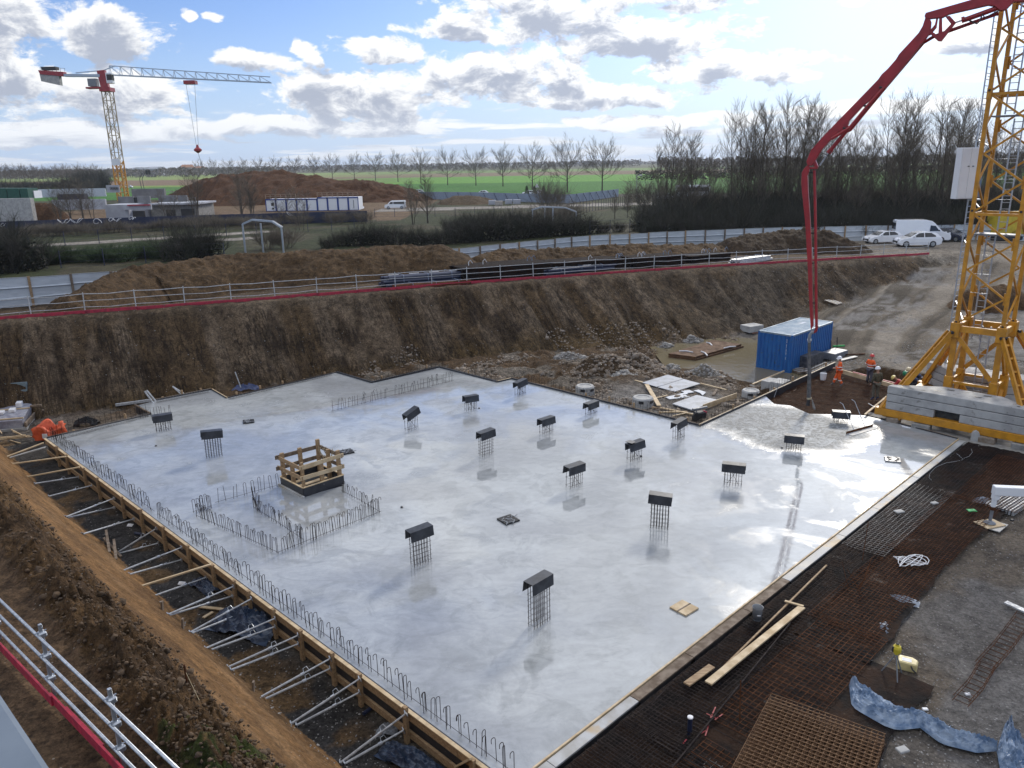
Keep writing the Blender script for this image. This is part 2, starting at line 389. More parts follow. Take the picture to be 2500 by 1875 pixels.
def build_ground():
    rr = [2.0]
    while rr[-1] < 9: rr.append(rr[-1]*1.03)
    while rr[-1] < 62: rr.append(rr[-1]*1.0042)
    while rr[-1] < 140: rr.append(rr[-1]*1.009)
    while rr[-1] < 1500: rr.append(rr[-1]*1.018)
    while rr[-1] < 9000: rr.append(rr[-1]*1.12)
    az = np.concatenate([np.linspace(-80, -38, 22)[:-1], np.linspace(-38, 38, 440), np.linspace(38, 80, 22)[1:]])
    A, Rr = np.meshgrid(np.radians(az), np.array(rr)); X = Rr*np.sin(A); Y = Rr*np.cos(A)
    h, fl, bank, nb, d, t, n_, gd, by, tr = height(X, Y)
    near = 1-sstep(Rr, 60, 110)
    onbank = (bank > np.maximum(fl, nb)+.02) & (d < .3); onbench = (d >= .3) & (bank >= nb)
    onnb = nb > np.maximum(fl, bank)+.02
    al_ = -X*.702+Y*.712
    lump = (fbm(X, Y, 1.3, 5, 21, .6)-.5)
    clod = np.maximum(fbm(X, Y, 3.2, 4, 31, .6)-.5, -.1)
    tops = onnb*sstep(n_, 2.75, 3.35)*(1-sstep(n_, 4.3, 5.3))     # the ridge of loose clods above the near slope
    h = h+tops*(.25+.55*clod*2+.35*lump)
    trenchn = onnb*sstep(n_, .8, 1.1)*(1-sstep(n_, 1.2, 1.6))
    h = h-.25*trenchn
    h = h+onnb*(1-sstep(n_, 1.0, 1.3))*(.5*clod+.1*lump)
    face = onnb*sstep(n_, 4.6, 5.6); h = h+face*(.16*lump+.05*clod+.10*(fbm(al_*.5, n_*2.2, 1.0, 3, 15)-.5)); h = h+onnb*sstep(n_, 6.5, 7.3)*.22*clod
    h = h+onbank*(.22*lump+.10*clod)*near
    h = h+onbench*(.25*lump+.06*clod)*near
    flo = ~(onbank | onbench | onnb)
    # rubble and mud behind the slab
    rub = flo*(gd > .5)*sstep(Y, 38, 44)*(1-sstep(X, 17, 21))*(1-sstep(Y+.0*X, 60, 70))
    fc_ = at(1640, 968, -.35); rub = rub*(1-np.exp(-(((X-fc_.x)/4.6)**2+((Y-fc_.y)/4.2)**2)**3)); pond = np.exp(-(((X-15.5)/4.2)**2+((Y-52.5)/5.5)**2)**2)
    h = h+rub*(1-pond)*(.75*np.maximum(lump, -.2)+.35*clod)
    h = h+flo*(gd > .3)*(1-rub)*(.07*lump+.03*clod)*(by > 0)*near
    # wheel ruts on the haul road
    road = flo*sstep(X*.7+Y*.3, 29, 33)*(Y > 38)
    TRK = [tuple(at(*q)[:2]) for q in ((2480, 560, 3.1), (2370, 612, 3.0), (2280, 680, 1.9), (2190, 742, .9), (2115, 795, .1), (2095, 840, -.2), (2140, 882, -.2), (2230, 908, -.2), (2400, 925, -.2))]; rut = 40+pline(X, Y, TRK)[0]; h = h+road*.14*(vnoise(rut*1.5, rut*0+1, 2)-.5)*near+road*.12*(vnoise(rut*4.2, t*.05, 4)-.5)*near
    c = np.zeros(X.shape+(3,))
    def put(mask, rgb):
        m = np.clip(mask, 0, 1)[..., None]; c[:] = c*(1-m)+np.array(rgb)*m
    put(np.ones(X.shape), (.135, .098, .062))
    nz = fbm(X, Y, .5, 4, 51)
    put(flo*1., (.175, .150, .122)); put(flo*sstep(fbm(X, Y, .22, 5, 53), .46, .56)*.9, (.205, .20, .195)); put(flo*sstep(nz, .52, .62)*.6, (.12, .105, .09))
    put(flo*(side_left(X, Y)), (.062, .060, .058)); put(flo*side_left(X, Y)*sstep(fbm(X, Y, .8, 4, 61), .56, .66)*sstep(n_, 9.3, 7.9), (.17, .11, .055))
    put(rub, (.085, .054, .029)); put(rub*sstep(fbm(X, Y, .55, 4, 71), .54, .62)*.8, (.17, .155, .135))
    put(road, (.165, .142, .112)); rw_ = rut+.9*(fbm(X, Y, .12, 2, 77)-.5); inn = road*(1-sstep(np.abs(rut-40), 7, 10)); put(inn*sstep(np.sin(rw_*1.55), -.1, .5)*.9, (.30, .272, .232)); put(inn*sstep(vnoise(rw_*1.5, rut*0+3, 4), .58, .7)*.85, (.07, .060, .048)); put(inn*sstep(vnoise(rw_*3.4, rut*0+5, 14), .62, .72)*.7, (.09, .078, .062)); put(road*sstep(np.abs(rut-40), 6.5, 9)*.8, (.235, .235, .235)); put(road*sstep(fbm(X, Y, .18, 4, 6), .52, .6)*sstep(fbm(X, Y, 2, 3, 7), .4, .6)*.8, (.27, .265, .26))
    put(onbank*1., (.112, .076, .042)); tx = t+.12*d; put(onbank*sstep(fbm(tx, d*.22, .55, 4, 81), .48, .56)*.85, (.175, .132, .090))
    put(onbank*sstep(fbm(tx, d*.5, 1.6, 3, 83), .54, .66)*.7, (.05, .034, .021)); put(onbank*sstep(fbm(X, Y, .22, 3, 87), .5, .6)*sstep(X, 5, 25)*.6, (.11, .095, .075))
    put(onbank*sstep(-d+.8*(nz-.5), 3.4, 5.0)*sstep(X, 20, 0)*.75, (.115, .074, .027)); put(onbank*sstep(-d, .9, .2)*.6, (.13, .10, .07))
    put(onbench*1., (.10, .070, .042)); put(onbench*sstep(nz, .4, .6)*.6, (.07, .05, .032))
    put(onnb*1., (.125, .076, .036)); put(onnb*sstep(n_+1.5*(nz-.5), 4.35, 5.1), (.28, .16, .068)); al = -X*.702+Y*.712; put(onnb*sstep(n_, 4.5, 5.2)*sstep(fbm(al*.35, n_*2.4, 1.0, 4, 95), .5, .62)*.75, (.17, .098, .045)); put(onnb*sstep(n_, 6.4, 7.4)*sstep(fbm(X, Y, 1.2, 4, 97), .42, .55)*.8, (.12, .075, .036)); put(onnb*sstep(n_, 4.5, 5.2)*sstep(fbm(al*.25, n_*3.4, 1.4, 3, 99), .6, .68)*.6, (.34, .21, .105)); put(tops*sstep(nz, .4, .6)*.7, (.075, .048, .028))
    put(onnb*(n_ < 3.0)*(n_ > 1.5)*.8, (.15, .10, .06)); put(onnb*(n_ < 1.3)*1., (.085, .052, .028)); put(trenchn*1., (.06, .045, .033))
    put(tops*(X > -5.6)*(Y < 12.5)*sstep(fbm(X, Y, 2.2, 4, 91), .5, .56)*.8, (.05, .085, .02))
    put((tr < .1)*1., (.11, .07, .038)); put((by < -.02)*1., (.075, .05, .035))
    # land behind the hoarding
    b2 = sstep(d, 12, 18); put(b2, (.042, .052, .020)); put(b2*sstep(fbm(X, Y, .12, 5, 101), .45, .6)*.8, (.075, .066, .040))
    yard = ((X > 36) & (Y > 76) & (Y < 95))*1.; put(yard, (.24, .215, .18))
    for (pa, pb, wd) in (((0, 606), (640, 566), 2.2), ((0, 624), (600, 582), 2.0), ((60, 638), (420, 611), 1.4)):
        A3, B3 = at(*pa, 2.9), at(*pb, 2.9); dd, _ = pline(X, Y, [tuple(A3[:2]), tuple(B3[:2])]); put(sstep(-np.abs(dd), -wd-.3, -wd+.2), (.30, .28, .25)); put(sstep(-np.abs(np.abs(dd)-wd-.5), -.4, -.1)*.8, (.03, .03, .022))
    put(((X < -20) & (X > -110) & (Y > 146) & (Y < 260))*.9, (.17, .115, .07))                # the other building site
    put(((X > -30) & (X < 60) & (np.abs(Y-(184+.12*X)) < 6))*1., (.30, .285, .26))
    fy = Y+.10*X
    for y0, y1, rgb in [(252, 420, (.055, .18, .03)), (420, 640, (.12, .30, .045)), (640, 900, (.20, .155, .105)), (900, 1250, (.17, .26, .085)), (1250, 1e5, (.11, .12, .07))]:  # near green darker, next brighter: cloud shadow and sunlight put into the field tint
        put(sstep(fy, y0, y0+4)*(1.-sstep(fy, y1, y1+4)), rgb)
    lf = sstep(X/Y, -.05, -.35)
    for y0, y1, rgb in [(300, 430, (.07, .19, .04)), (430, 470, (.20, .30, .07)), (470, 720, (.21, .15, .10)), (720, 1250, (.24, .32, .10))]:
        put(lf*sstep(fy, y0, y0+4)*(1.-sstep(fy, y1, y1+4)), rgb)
    rw = np.abs(Y-(262-.62*X)); put((rw < 4)*(X > -260)*(X < 110), (.12, .12, .12))
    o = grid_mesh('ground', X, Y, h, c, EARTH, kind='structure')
    sa = o.data.attributes.new('slope', 'FLOAT_VECTOR', 'POINT'); sa.data.foreach_set('vector', np.stack([t+.12*d, d, onbank*1.*sstep(-d, .3, 1.0)-road*.9-onnb*sstep(n_, 4.6, 5.2)*.45-flo*(1-road)*(gd > .4)*(X > 3)*(Y < 36)*.45], -1).astype(np.float32).ravel())
    return o
def side_left(X, Y):
    s = (X-SB.x)*(-VX.x)+(Y-SB.y)*(-VX.y); return sstep(s, 0, .5)*(1-sstep(Y, 37, 40))
GROUND = build_ground()
def gz(x, y):
    return float(height(np.array([[x]]), np.array([[y]]), False)[0][0, 0])
def drop(x, y, z=0., dz=0.):
    """ground point seen at pixel (x,y): a few fixed-point steps on the terrain"""
    for _ in range(8): p = at(x, y, z); z = .5*z+.5*gz(p.x, p.y)
    return Vector((p.x, p.y, z+dz))

# pond
def water():
    m, N, b, t = principled('muddy_water'); b.inputs['Base Color'].default_value = (.16, .135, .085, 1); b.inputs['Roughness'].default_value = .04; b.inputs['IOR'].default_value = 1.33
    bn = N.n('ShaderNodeBump'); bn.inputs['Distance'].default_value = .012; tc = N.n('ShaderNodeTexCoord').outputs['Object']
    t.links.new(N.noise(tc, 2.0, 4, .6), bn.inputs['Height']); t.links.new(bn.outputs[0], b.inputs['Normal'])
    mb = MB(); mb.add([(10.5, 44.3, 0), (21.5, 44.3, 0), (22.5, 60, 0), (10.5, 60, 0)], [(0, 1, 2, 3)])
    o = mb.build('water', m); o.location = (0, 0, -.98); tag(o, kind='structure')
water()

# ================================================================ SLAB
def concrete_material():
    m, N, b, t = principled('wet_concrete')
    P = N.n('ShaderNodeTexCoord').outputs['Object']
    big = N.noise(P, .16, 5, .55, .6); mid = N.noise(P, .75, 6, .62, .9); fine = N.noise(P, 5, 5, .65, .5)
    col_ = N.mix(N.smooth(big, .38, .62), (.27, .285, .30), (.37, .39, .40))
    col_ = N.mix(N.m('MULTIPLY', N.smooth(mid, .5, .6), .45), col_, (.21, .225, .23))
    col_ = N.mix(1.0, col_, N.ramp(fine, [(.3, .93), (.7, 1.06)]), 'MULTIPLY')
    t.links.new(col_, b.inputs['Base Color'])
    r = N.m('ADD', N.smooth(N.noise(P, .22, 6, .6, 1.0), .40, .56, .20, .012), N.smooth(mid, .53, .66, 0, .09))
    t.links.new(r, b.inputs['Roughness']); b.inputs['IOR'].default_value = 2.0
    b.inputs['Coat Weight'].default_value = .0
    bn = N.n('ShaderNodeBump'); bn.inputs['Distance'].default_value = .003; bn.inputs['Strength'].default_value = .4
    sw = N.noise(N.scale(P, (1, 2.2, 1)), 1.6, 5, .6, 1.5); col_ = N.mix(1.0, col_, N.ramp(N.noise(N.scale(P, (1, 1.8, 1)), 0.8, 7, .68, 1.6), [(.36, .88), (.5, 1.0), (.64, 1.10)]), 'MULTIPLY'); t.links.new(col_, b.inputs['Base Color']); t.links.new(sw, bn.inputs['Height'])
    # fresh, churned concrete near the hose
    vd = N.n('ShaderNodeVectorMath', operation='DISTANCE'); t.links.new(P, vd.inputs[0]); vd.inputs[1].default_value = tuple(at(1930, 1040))
    ch = N.smooth(N.m('ADD', vd.outputs['Value'], N.m('MULTIPLY', N.m('SUBTRACT', big, .5), 5)), 2.6, 4.6, 1, 0)
    bn2 = N.n('ShaderNodeBump'); bn2.inputs['Distance'].default_value = .045; t.links.new(ch, bn2.inputs['Strength']); swl = N.noise(P, 1.6, 6, .7, 2.5); t.links.new(N.mix(N.m('MULTIPLY', ch, N.smooth(swl, .42, .56)), col_, (.15, .155, .155)), b.inputs['Base Color']); t.links.new(N.m('MAXIMUM', r, N.m('MULTIPLY', ch, .6)), b.inputs['Roughness'])
    t.links.new(N.noise(P, 3.0, 5, .65, 1.5), bn2.inputs['Height']); t.links.new(bn.outputs[0], bn2.inputs['Normal']); t.links.new(bn2.outputs[0], b.inputs['Normal'])
    vd2 = N.n('ShaderNodeVectorMath', operation='DISTANCE'); t.links.new(P, vd2.inputs[0]); vd2.inputs[1].default_value = tuple(at(2290, 1062)); dry = N.smooth(N.m('ADD', vd2.outputs['Value'], N.m('MULTIPLY', N.m('SUBTRACT', mid, .5), 4)), 2.2, 3.0, 1, 0)
    t.links.new(N.smooth(N.m('MAXIMUM', ch, dry), 0, 1, .5, .08), b.inputs['Specular IOR Level'])
    return m
CONC_WET = concrete_material()
HOLE = [tuple(at(x, y)[:2]) for x, y in [(688, 1187), (740, 1212), (838, 1186), (790, 1158)]]
def slab():
    loops = [[Vector((x, y, 0)) for x, y in SLAB], [Vector((x, y, 0)) for x, y in HOLE]]
    tri = tessellate_polygon(loops); flat = [p for l in loops for p in l]
    mb = MB(); n = len(flat); ns = len(SLAB)
    f = [tuple(t) for t in tri]
    v = flat+[p-Vector((0, 0, .78)) for p in flat]
    f += [(i, (i+1) % ns, (i+1) % ns+n, i+n) for i in range(ns)]
    f += [(ns+i, ns+(i+1) % 4, ns+(i+1) % 4+n, ns+i+n) for i in range(4)]
    mb.add(v, f)
    o = mb.build('concrete_slab', CONC_WET)
    tag(o, 'large freshly poured wet concrete floor slab reflecting the sky', 'concrete slab')
    return o
slab()
# ================================================================ MATERIALS FOR OBJECTS
WOOD = mat('raw_timber', (.36, .25, .14), (.24, .155, .085), .75, 0, 3, .004, 20, stretch=(1, 6, 6))
WOODP = mat('pale_timber', (.56, .44, .28), (.42, .31, .18), .7, 0, 2.5, .003, 20)
WOODO = mat('weathered_timber', (.20, .155, .115), (.12, .088, .062), .85, 0, 4, .004, 20)
WOODG = mat('cement_stained_board', (.27, .265, .25), (.42, .43, .44), .6, 0, 1.1, .003, 15, spots=((.40, .31, .2), .55, .5))
PLY = mat('black_film_plywood', (.018, .020, .027), (.035, .036, .042), .45, 0, 3, spots=((.22, .21, .20), .66, 6))
PLYG = mat('used_grey_plywood', (.36, .38, .42), (.24, .255, .28), .45, 0, 1.6, spots=((.14, .12, .10), .63, 2.5))
GALV = mat('galvanised_steel', (.50, .53, .57), (.34, .36, .39), .38, .75, 12)
GALVM = mat('dull_galvanised_tube', (.50, .52, .54), (.33, .34, .35), .5, .2, 9, spots=((.55, .54, .52), .62, 14))
REBAR = mat('dark_rebar', (.030, .022, .020), (.018, .014, .014), .8, 0, 8, spec=.12)
REBARG = mat('cement_splashed_rebar', (.20, .195, .19), (.07, .06, .055), .7, .1, 14)
RUST = mat('rusty_rebar', (.115, .048, .022), (.055, .024, .013), .9, 0, 3, spec=.1, spots=((.03, .02, .016), .6, 5))
CAPM = mat('column_cap_sheet', (.05, .055, .065), (.022, .024, .030), .42, .2, 2.5, spots=((.30, .30, .31), .70, 18))
PVC = mat('dark_pipe_plastic', (.012, .018, .045), (.02, .028, .06), .35)
GREYPL = mat('grey_plastic', (.20, .215, .235), (.15, .16, .18), .45)
WHITE = mat('white_paint', (.74, .76, .78), (.70, .72, .75), .5, 0, 1)
WHITEC = mat('white_car_paint', (.78, .80, .83), (.74, .76, .80), .22, 0, 1, coat=.8)
RED = mat('red_kickboard', (.42, .022, .05), (.26, .018, .04), .55, 0, 5, spots=((.13, .07, .05), .64, 3))
BLKFILM = mat('black_polythene', (.006, .007, .009), (.014, .015, .018), .5, 0, 5, .05, 6, spec=.3)
BLUEFILM = mat('blue_grey_tarpaulin', (.10, .16, .26), (.26, .33, .43), .38, 0, 3.2, .01, 10, contrast=(.40, .62))
CONC = mat('precast_concrete', (.40, .40, .39), (.30, .30, .295), .85, 0, 1.6, .004, 25, spots=((.20, .195, .185), .6, 2.2))
CONCD = mat('rough_concrete', (.27, .265, .25), (.18, .175, .165), .9, 0, 3, .006, 20)
PAPER = mat('white_scrap', (.75, .76, .78), (.6, .6, .62), .6)
STONE = mat('crushed_stone', (.30, .29, .275), (.19, .18, .17), .9, 0, 6, .01, 12)
MUDROCK = mat('muddy_rubble', (.16, .115, .075), (.24, .21, .18), .95, 0, 4, .01, 10)

def side_frame(o, x):                                       # x axis along x, y to its left, z up
    return frame(o, x)

# ================================================================ EDGE FORMWORK
OUTL = -VX
def face_pt(x, y, off=.14): return onplane(x, y, (SB+OUTL*off)[:2], UX[:2])
EDGE = (SL-SB).length
POSTS = [(117, 1097), (139, 1115), (194, 1144), (227, 1169), (284, 1214), (331, 1249), (388, 1289), (445, 1336), (515, 1378), (574, 1413), (619, 1438), (677, 1483), (733, 1537), (810, 1597), (885, 1640), (992, 1728), (1154, 1855)]
root = empty('slab_edge_formwork', SB, 0, 'long shuttering of black panels and brown planks on the left edge of the slab', 'formwork', 'formwork round the slab edges')
fw = lambda s, o, z: SB*0+UX*s+OUTL*o+Vector((0, 0, z))
MB().bar(fw(-2.5, .02, -.41), fw(EDGE, .02, -.41), .025, .82).build('plywood_face', PLY, root)
for z, h in ((-.13, .23), (-.66, .20)):
    k = 0
    while k < EDGE:
        e = min(k+4.0, EDGE); MB().bar(fw(k-2.4, .085, z), fw(e-2.41 if e < EDGE else e, .085, z+rnd.uniform(-.01, .01)), .07, h).build('plank', WOOD, root, .006); k += 4.0
MB().bar(fw(-2.5, .10, .008), fw(EDGE, .10, .008), .10, .03).build('top_batten', WOODP, root)
for x, y in POSTS:
    s = (at(x, y, .1)-SB).dot(UX); t = rnd.uniform(-.04, .04)
    MB().bar(fw(s, .17, -.88), fw(s+t, .17, .10+rnd.uniform(-.03, .06)), .10, .13, up=UX).build('post', WOOD, root, .006)

def prop(head, foot, steel=True, label=None, group=None):
    d = (head-foot); L = d.length; o = empty('steel_prop' if steel else 'timber_brace', foot, 0, label, 'prop' if steel else 'brace', group)
    if steel:
        MB().tube([(0, 0, 0), d*.62], .030, 8).build('outer_tube', GALVM, o)
        MB().tube([d*.6, d], .023, 8).build('inner_tube', GALVM, o)
        n = d.normalized(); MB().tube([d*.60-n*.05, d*.60+n*.05], .046, 8).build('collar', GALV, o)
        u = n.orthogonal().normalized(); w = n.cross(u)
        c = d*.62; MB().tube([c+u*.03, c+u*.12+n*.02, c+u*.13+n*.12, c+u*.03+n*.14], .009, 5).build('handle', GALV, o)
        M = Matrix.Translation(d*1.0) @ n.to_track_quat('Z', 'Y').to_matrix().to_4x4(); MB().box((-.06, -.06, -.01), (.06, .06, .012), M).build('head_plate', GALV, o)
        M = n.to_track_quat('Z', 'Y').to_matrix().to_4x4(); MB().box((-.06, -.06, -.012), (.06, .06, .01), M).build('foot_plate', GALV, o)
    else:
        MB().bar((0, 0, 0), d, .075, .05).build('plank', WOODP, o, .004)
        MB().bar((0, 0, -.25), (0, 0, .06), .06, .06).build('stake', WOOD, o)
    return o
A_ = lambda x, y: (x/2.0114, 1050+y/2.0114)
PR = [(A_(325, 130), A_(60, 172), 0), (A_(390, 182), A_(135, 235), 0), (A_(385, 230), A_(170, 268), 1), (A_(450, 272), A_(240, 330), 1), (A_(560, 335), A_(322, 435), 1), (A_(560, 380), A_(330, 438), 1),
      (A_(655, 437), A_(405, 520), 1), (A_(768, 483), A_(575, 605), 1), (A_(778, 555), A_(570, 612), 1), (A_(890, 577), A_(600, 700), 1), (A_(890, 637), A_(635, 715), 1), (A_(1035, 660), A_(690, 775), 0), (A_(1010, 725), A_(755, 820), 1),
      (A_(1145, 768), A_(825, 915), 1), (A_(1140, 815), A_(830, 918), 1), (A_(1235, 828), A_(935, 1000), 1), (A_(1215, 890), A_(940, 1005), 1), (A_(1350, 925), A_(1010, 1080), 1), (A_(1350, 965), A_(1030, 1088), 1),
      ((728, 1551), (557, 1632), 1), ((728, 1572), (564, 1639), 1), ((806, 1608), (635, 1706), 1), ((806, 1632), (647, 1709), 1), ((878, 1657), (712, 1768), 1), ((878, 1690), (725, 1772), 1), ((991, 1742), (833, 1863), 1), ((985, 1783), (842, 1866), 1),
      ((1150, 1852), (1100, 1880), 0)]
steel = [p for p in PR if p[2]]
for i, (a, b, s) in enumerate(PR):
    f = drop(b[0], b[1], -.8, .02)
    if s:
        k = steel.index((a, b, s)); words = ['farthest', 'second', 'third', 'fourth', 'fifth', 'sixth', 'seventh', 'eighth', 'ninth', 'tenth', 'eleventh', 'twelfth']
        lb = ('%s steel prop along the left formwork counted from the far end' % words[k]) if k < 12 else (['nearest', 'second nearest', 'third nearest', 'fourth nearest', 'fifth nearest', 'sixth nearest', 'seventh nearest', 'eighth nearest', 'ninth nearest', 'tenth nearest', 'eleventh nearest', 'twelfth nearest', 'thirteenth nearest'][len(steel)-1-k]+' steel push prop bracing the left formwork')
        prop(face_pt(*a, .24), f, True, lb, 'steel props bracing the left formwork')
    else:
        lb = ['thin pale timber brace nearest the orange bag corner', 'pale timber brace with a stake, second from the far corner', 'long pale timber brace among the steel props at mid edge', 'short timber brace at the very bottom of the picture'][[p for p in PR if not p[2]].index((a, b, s))]
        prop(face_pt(*a, .24), f, False, lb, 'timber braces of the left formwork')
# sloping pair of boards at the far left corner
for (a, b, z0, z1, w, mt, lb) in [(A_(215, 62), A_(35, 130), .05, -.3, .12, WOODP, 'pale plank running down from the left slab corner'), (A_(222, 84), A_(48, 136), -.1, -.55, .22, WOODG, 'grey stained board lying below the pale plank at the slab corner')]:
    p, q = at(*a, z0), at(*b, z1); o = MB().bar((0, 0, 0), q-p, w, .04).build('plank', mt); o.location = p; tag(o, lb, 'plank')

# other sides
def form_side(a, b, label, top=.03, tim=WOODP, outer=True, posts=0, ply=PLY, h=.55):
    a = Vector((*a[:2], 0)); b = Vector((*b[:2], 0)); d = (b-a).normalized(); n = Vector((-d.y, d.x, 0)) if outer else Vector((d.y, -d.x, 0))
    o = empty('slab_edge_formwork', a, 0, label, 'formwork', 'formwork round the slab edges')
    L = (b-a).length; q = lambda s, k, z: d*s+n*k+Vector((0, 0, z))
    MB().bar(q(0, .02, top-h/2), q(L, .02, top-h/2), .03, h).build('plywood_face', ply, o)
    MB().bar(q(0, .062, top-.03), q(L, .062, top-.03), .05, .08).build('top_batten', tim, o, .004)
    for i in range(posts):
        s = L*(i+.5)/posts; MB().bar(q(s, .14, -.75), q(s+.02, .14, top+.28*rnd.random()), .08, .1).build('post', WOOD, o)
    return o
W = SLAB
form_side(W[1], W[0], 'low formwork from the left slab corner to the raised corner box', .05, WOODO, False, 2)
form_side(W[2], W[1], 'tiny return formwork at the corner box near the orange bag', .12, WOODO, False, 0)
form_side(W[4], W[3], 'back formwork under the leaning grey props at the foot of the bank', .08, WOODO, False, 3)
form_side(W[5], W[4], 'short notch formwork beside the blue wrapped bundle', .06, WOODP, False, 0)
form_side(W[6], W[5], 'long straight back formwork against the far earth bank', .05, WOODO, False, 5)
form_side(W[7], W[6], 'short notch formwork in the middle of the back edge', .08, PLY, False, 0)
form_side(W[8], W[7], 'back formwork rising to the farthest corner of the slab', .08, PLY, False, 3)
form_side(W[9], W[8], 'black formwork going down from the farthest slab corner', .08, PLY, False, 1)
form_side(W[10], W[9], 'tiny notch formwork behind the farthest column starter', .08, WOODP, False, 0)
form_side(W[11], W[10], 'long black formwork running past the two concrete rings', .09, WOODO, False, 8)
CORN = Vector((*W[11], 0)); BAYC = at(2040, 888)
form_side(tuple(BAYC), W[11], 'pale topped formwork from the inner corner towards the container', .10, WOODP, False, 7)
a_ = at(2052, 905, .0); b_ = at(2222, 953, .0)
o = MB().bar((0, 0, 0), b_-a_, .10, .24).build('timber_beam', WOODP); o.location = a_+Vector((0, 0, -.02)); tag(o, 'pale timber beam closing the unpoured corner in front of the trench', 'beam')
a_ = at(2083, 907, .15); b_ = at(2245, 950, .15)
o = MB().bar((0, 0, 0), b_-a_, .08, .22).build('steel_beam', RED); o.location = a_-Vector((0, 0, .12)); tag(o, 'dark red steel beam behind the pale timber beam', 'beam')
form_side(at(2112, 1013), at(2338, 1072), 'thin dark formwork between slab and crane beam', .04, WOODO, True, 0)
# right-hand edge: lath, wide stained boards
root = empty('slab_edge_formwork', SB, 0, 'wide pale stained boards and lath on the long right edge of the slab', 'formwork', 'formwork round the slab edges')
RL_ = (SR-SB).length; q = lambda s, k, z: VX*s-UX*k+Vector((0, 0, z))
MB().bar(q(-2, .03, -.05), q(RL_, .03, -.05), .045, .16).build('lath', WOODP, root, .004)
s = -2.
while s < RL_:
    e = min(s+rnd.choice([2.4, 3.0, 4.1]), RL_)
    MB().bar(q(s, .205, -.035+rnd.uniform(0, .008)), q(e-.015, .205, -.035), .27, .05).build('board', rnd.choice([WOODG, WOODG, WOODG, WOODO]), root, .004)
    MB().bar(q(s+.1, .30, -.16), q(e-.1, .30, -.16), .05, .19).build('outer_face', PLY, root)
    s = e

# ================================================================ STARTER BARS
def hook_mesh(h, kind, r=.0085, lean=0, w=.10):
    mb = MB(); arc = [(w/2-w/2*math.cos(t), 0, h-w/2+w/2*math.sin(t)) for t in [math.pi*k/5 for k in range(6)]]
    end = {'hairpin': -.02, 'cane': h*.78, 'straight': None}[kind]
    if end is None: pts = [(0, 0, -.05), (0, 0, h)]
    else: pts = [(0, 0, -.05)]+arc+[(w+lean, 0, end)]
    mb.tube(pts, r, 5); return mb
HOOKS = {}
def hook(kind, hh):
    k = (kind, round(hh, 2))
    if k not in HOOKS:
        ob = hook_mesh(hh, kind, w=.10).build('bar', REBAR); HOOKS[k] = ob.data; bpy.data.objects.remove(ob)
    return HOOKS[k]
def bar_row(name, label, a, b, n, h, kinds, group, ang=None, jit=.04, lean=.08, rails=((.06, .006),), gaps=()):
    a, b = Vector(a), Vector(b); root = empty(name, a, 0, label, 'rebar row', group); d = b-a; th = math.atan2(d.y, d.x) if ang is None else ang
    for i in range(n):
        f = (i+.5)/n+rnd.uniform(-.3, .3)/n
        if any(g0 < f < g1 for g0, g1 in gaps): continue
        o = bpy.data.objects.new('bar', hook(rnd.choice(kinds), rnd.choice([h, h*.92, h*1.06, h*.85]))); col.objects.link(o); o.parent = root
        o.location = d*f+Vector((rnd.uniform(-jit, jit), rnd.uniform(-jit, jit), 0)); o.rotation_euler = (rnd.gauss(0, lean*.6), rnd.gauss(0, lean*.6), th+rnd.gauss(0, .22))
    for z, r in rails:
        MB().tube([d*-.01+Vector((0, 0, z)), d*.5+Vector((.02, 0, z+.02)), d*1.01+Vector((0, 0, z))], r, 5).build('tie_bar', REBAR, root)
    return root
G = 'rows of starter bars standing out of the slab'
e1 = SB+UX*((at(383, 1262)-SB).dot(UX)); f1 = SB+UX*((at(372, 1250)-SB).dot(UX))
bar_row('starter_bar_row', 'dense row of hooked bars on the far half of the left slab edge', SL+VX*.20-UX*.3, f1+VX*.20, 52, .62, ['hairpin', 'cane'], G, ang=math.atan2(-VX.y, -VX.x), lean=.08)
bar_row('starter_bar_row', 'long row of hooked bars on the near half of the left slab edge', e1+VX*.20, SB+VX*.20, 92, .62, ['hairpin', 'cane', 'cane'], G, ang=math.atan2(-VX.y, -VX.x), lean=.05)
g = lambda x, y: at(x*1.1302, y*1.1302)
bar_row('starter_bar_row', 'straight sparse bars in line to the left of the lift opening', g(466, 1088), g(603, 1050), 10, .62, ['straight', 'straight', 'hairpin'], G)
bar_row('starter_bar_row', 'small tight cluster of hooked bars at the far left of the pit outline', g(418, 1108), g(456, 1096), 8, .6, ['hairpin'], G, ang=.3)
bar_row('starter_bar_row', 'outer row of hooked bars running from the cluster down to the near pit corner', g(424, 1116), g(600, 1196), 30, .6, ['hairpin', 'cane'], G)
bar_row('starter_bar_row', 'inner row of hairpin bars below the lift opening', g(548, 1098), g(655, 1168), 24, .55, ['hairpin', 'cane'], G)
bar_row('starter_bar_row', 'row of hairpin bars from the near pit corner rising to the right', g(604, 1195), g(822, 1108), 32, .6, ['hairpin', 'hairpin', 'cane'], G)
bar_row('starter_bar_row', 'short row of bars running down on the right of the lift opening', g(738, 1062), g(820, 1108), 16, .5, ['hairpin', 'cane'], G)
bar_row('starter_bar_row', 'tall dark bunch of bars left of the lift opening corner', g(547, 1078), g(560, 1108), 8, .78, ['straight', 'cane'], G)
bar_row('starter_bar_row', 'row of splayed bars tied by a long rod near the back edge', g(718, 889), g(978, 823), 44, .62, ['straight', 'cane', 'straight'], G, rails=((.32, .007), (.04, .006)), lean=.16, gaps=((.42, .47),))
bar_row('starter_bar_row', 'thin upright bars behind the corner box near the orange bag', g(300, 905), g(372, 893), 12, .5, ['straight'], G, lean=.05)
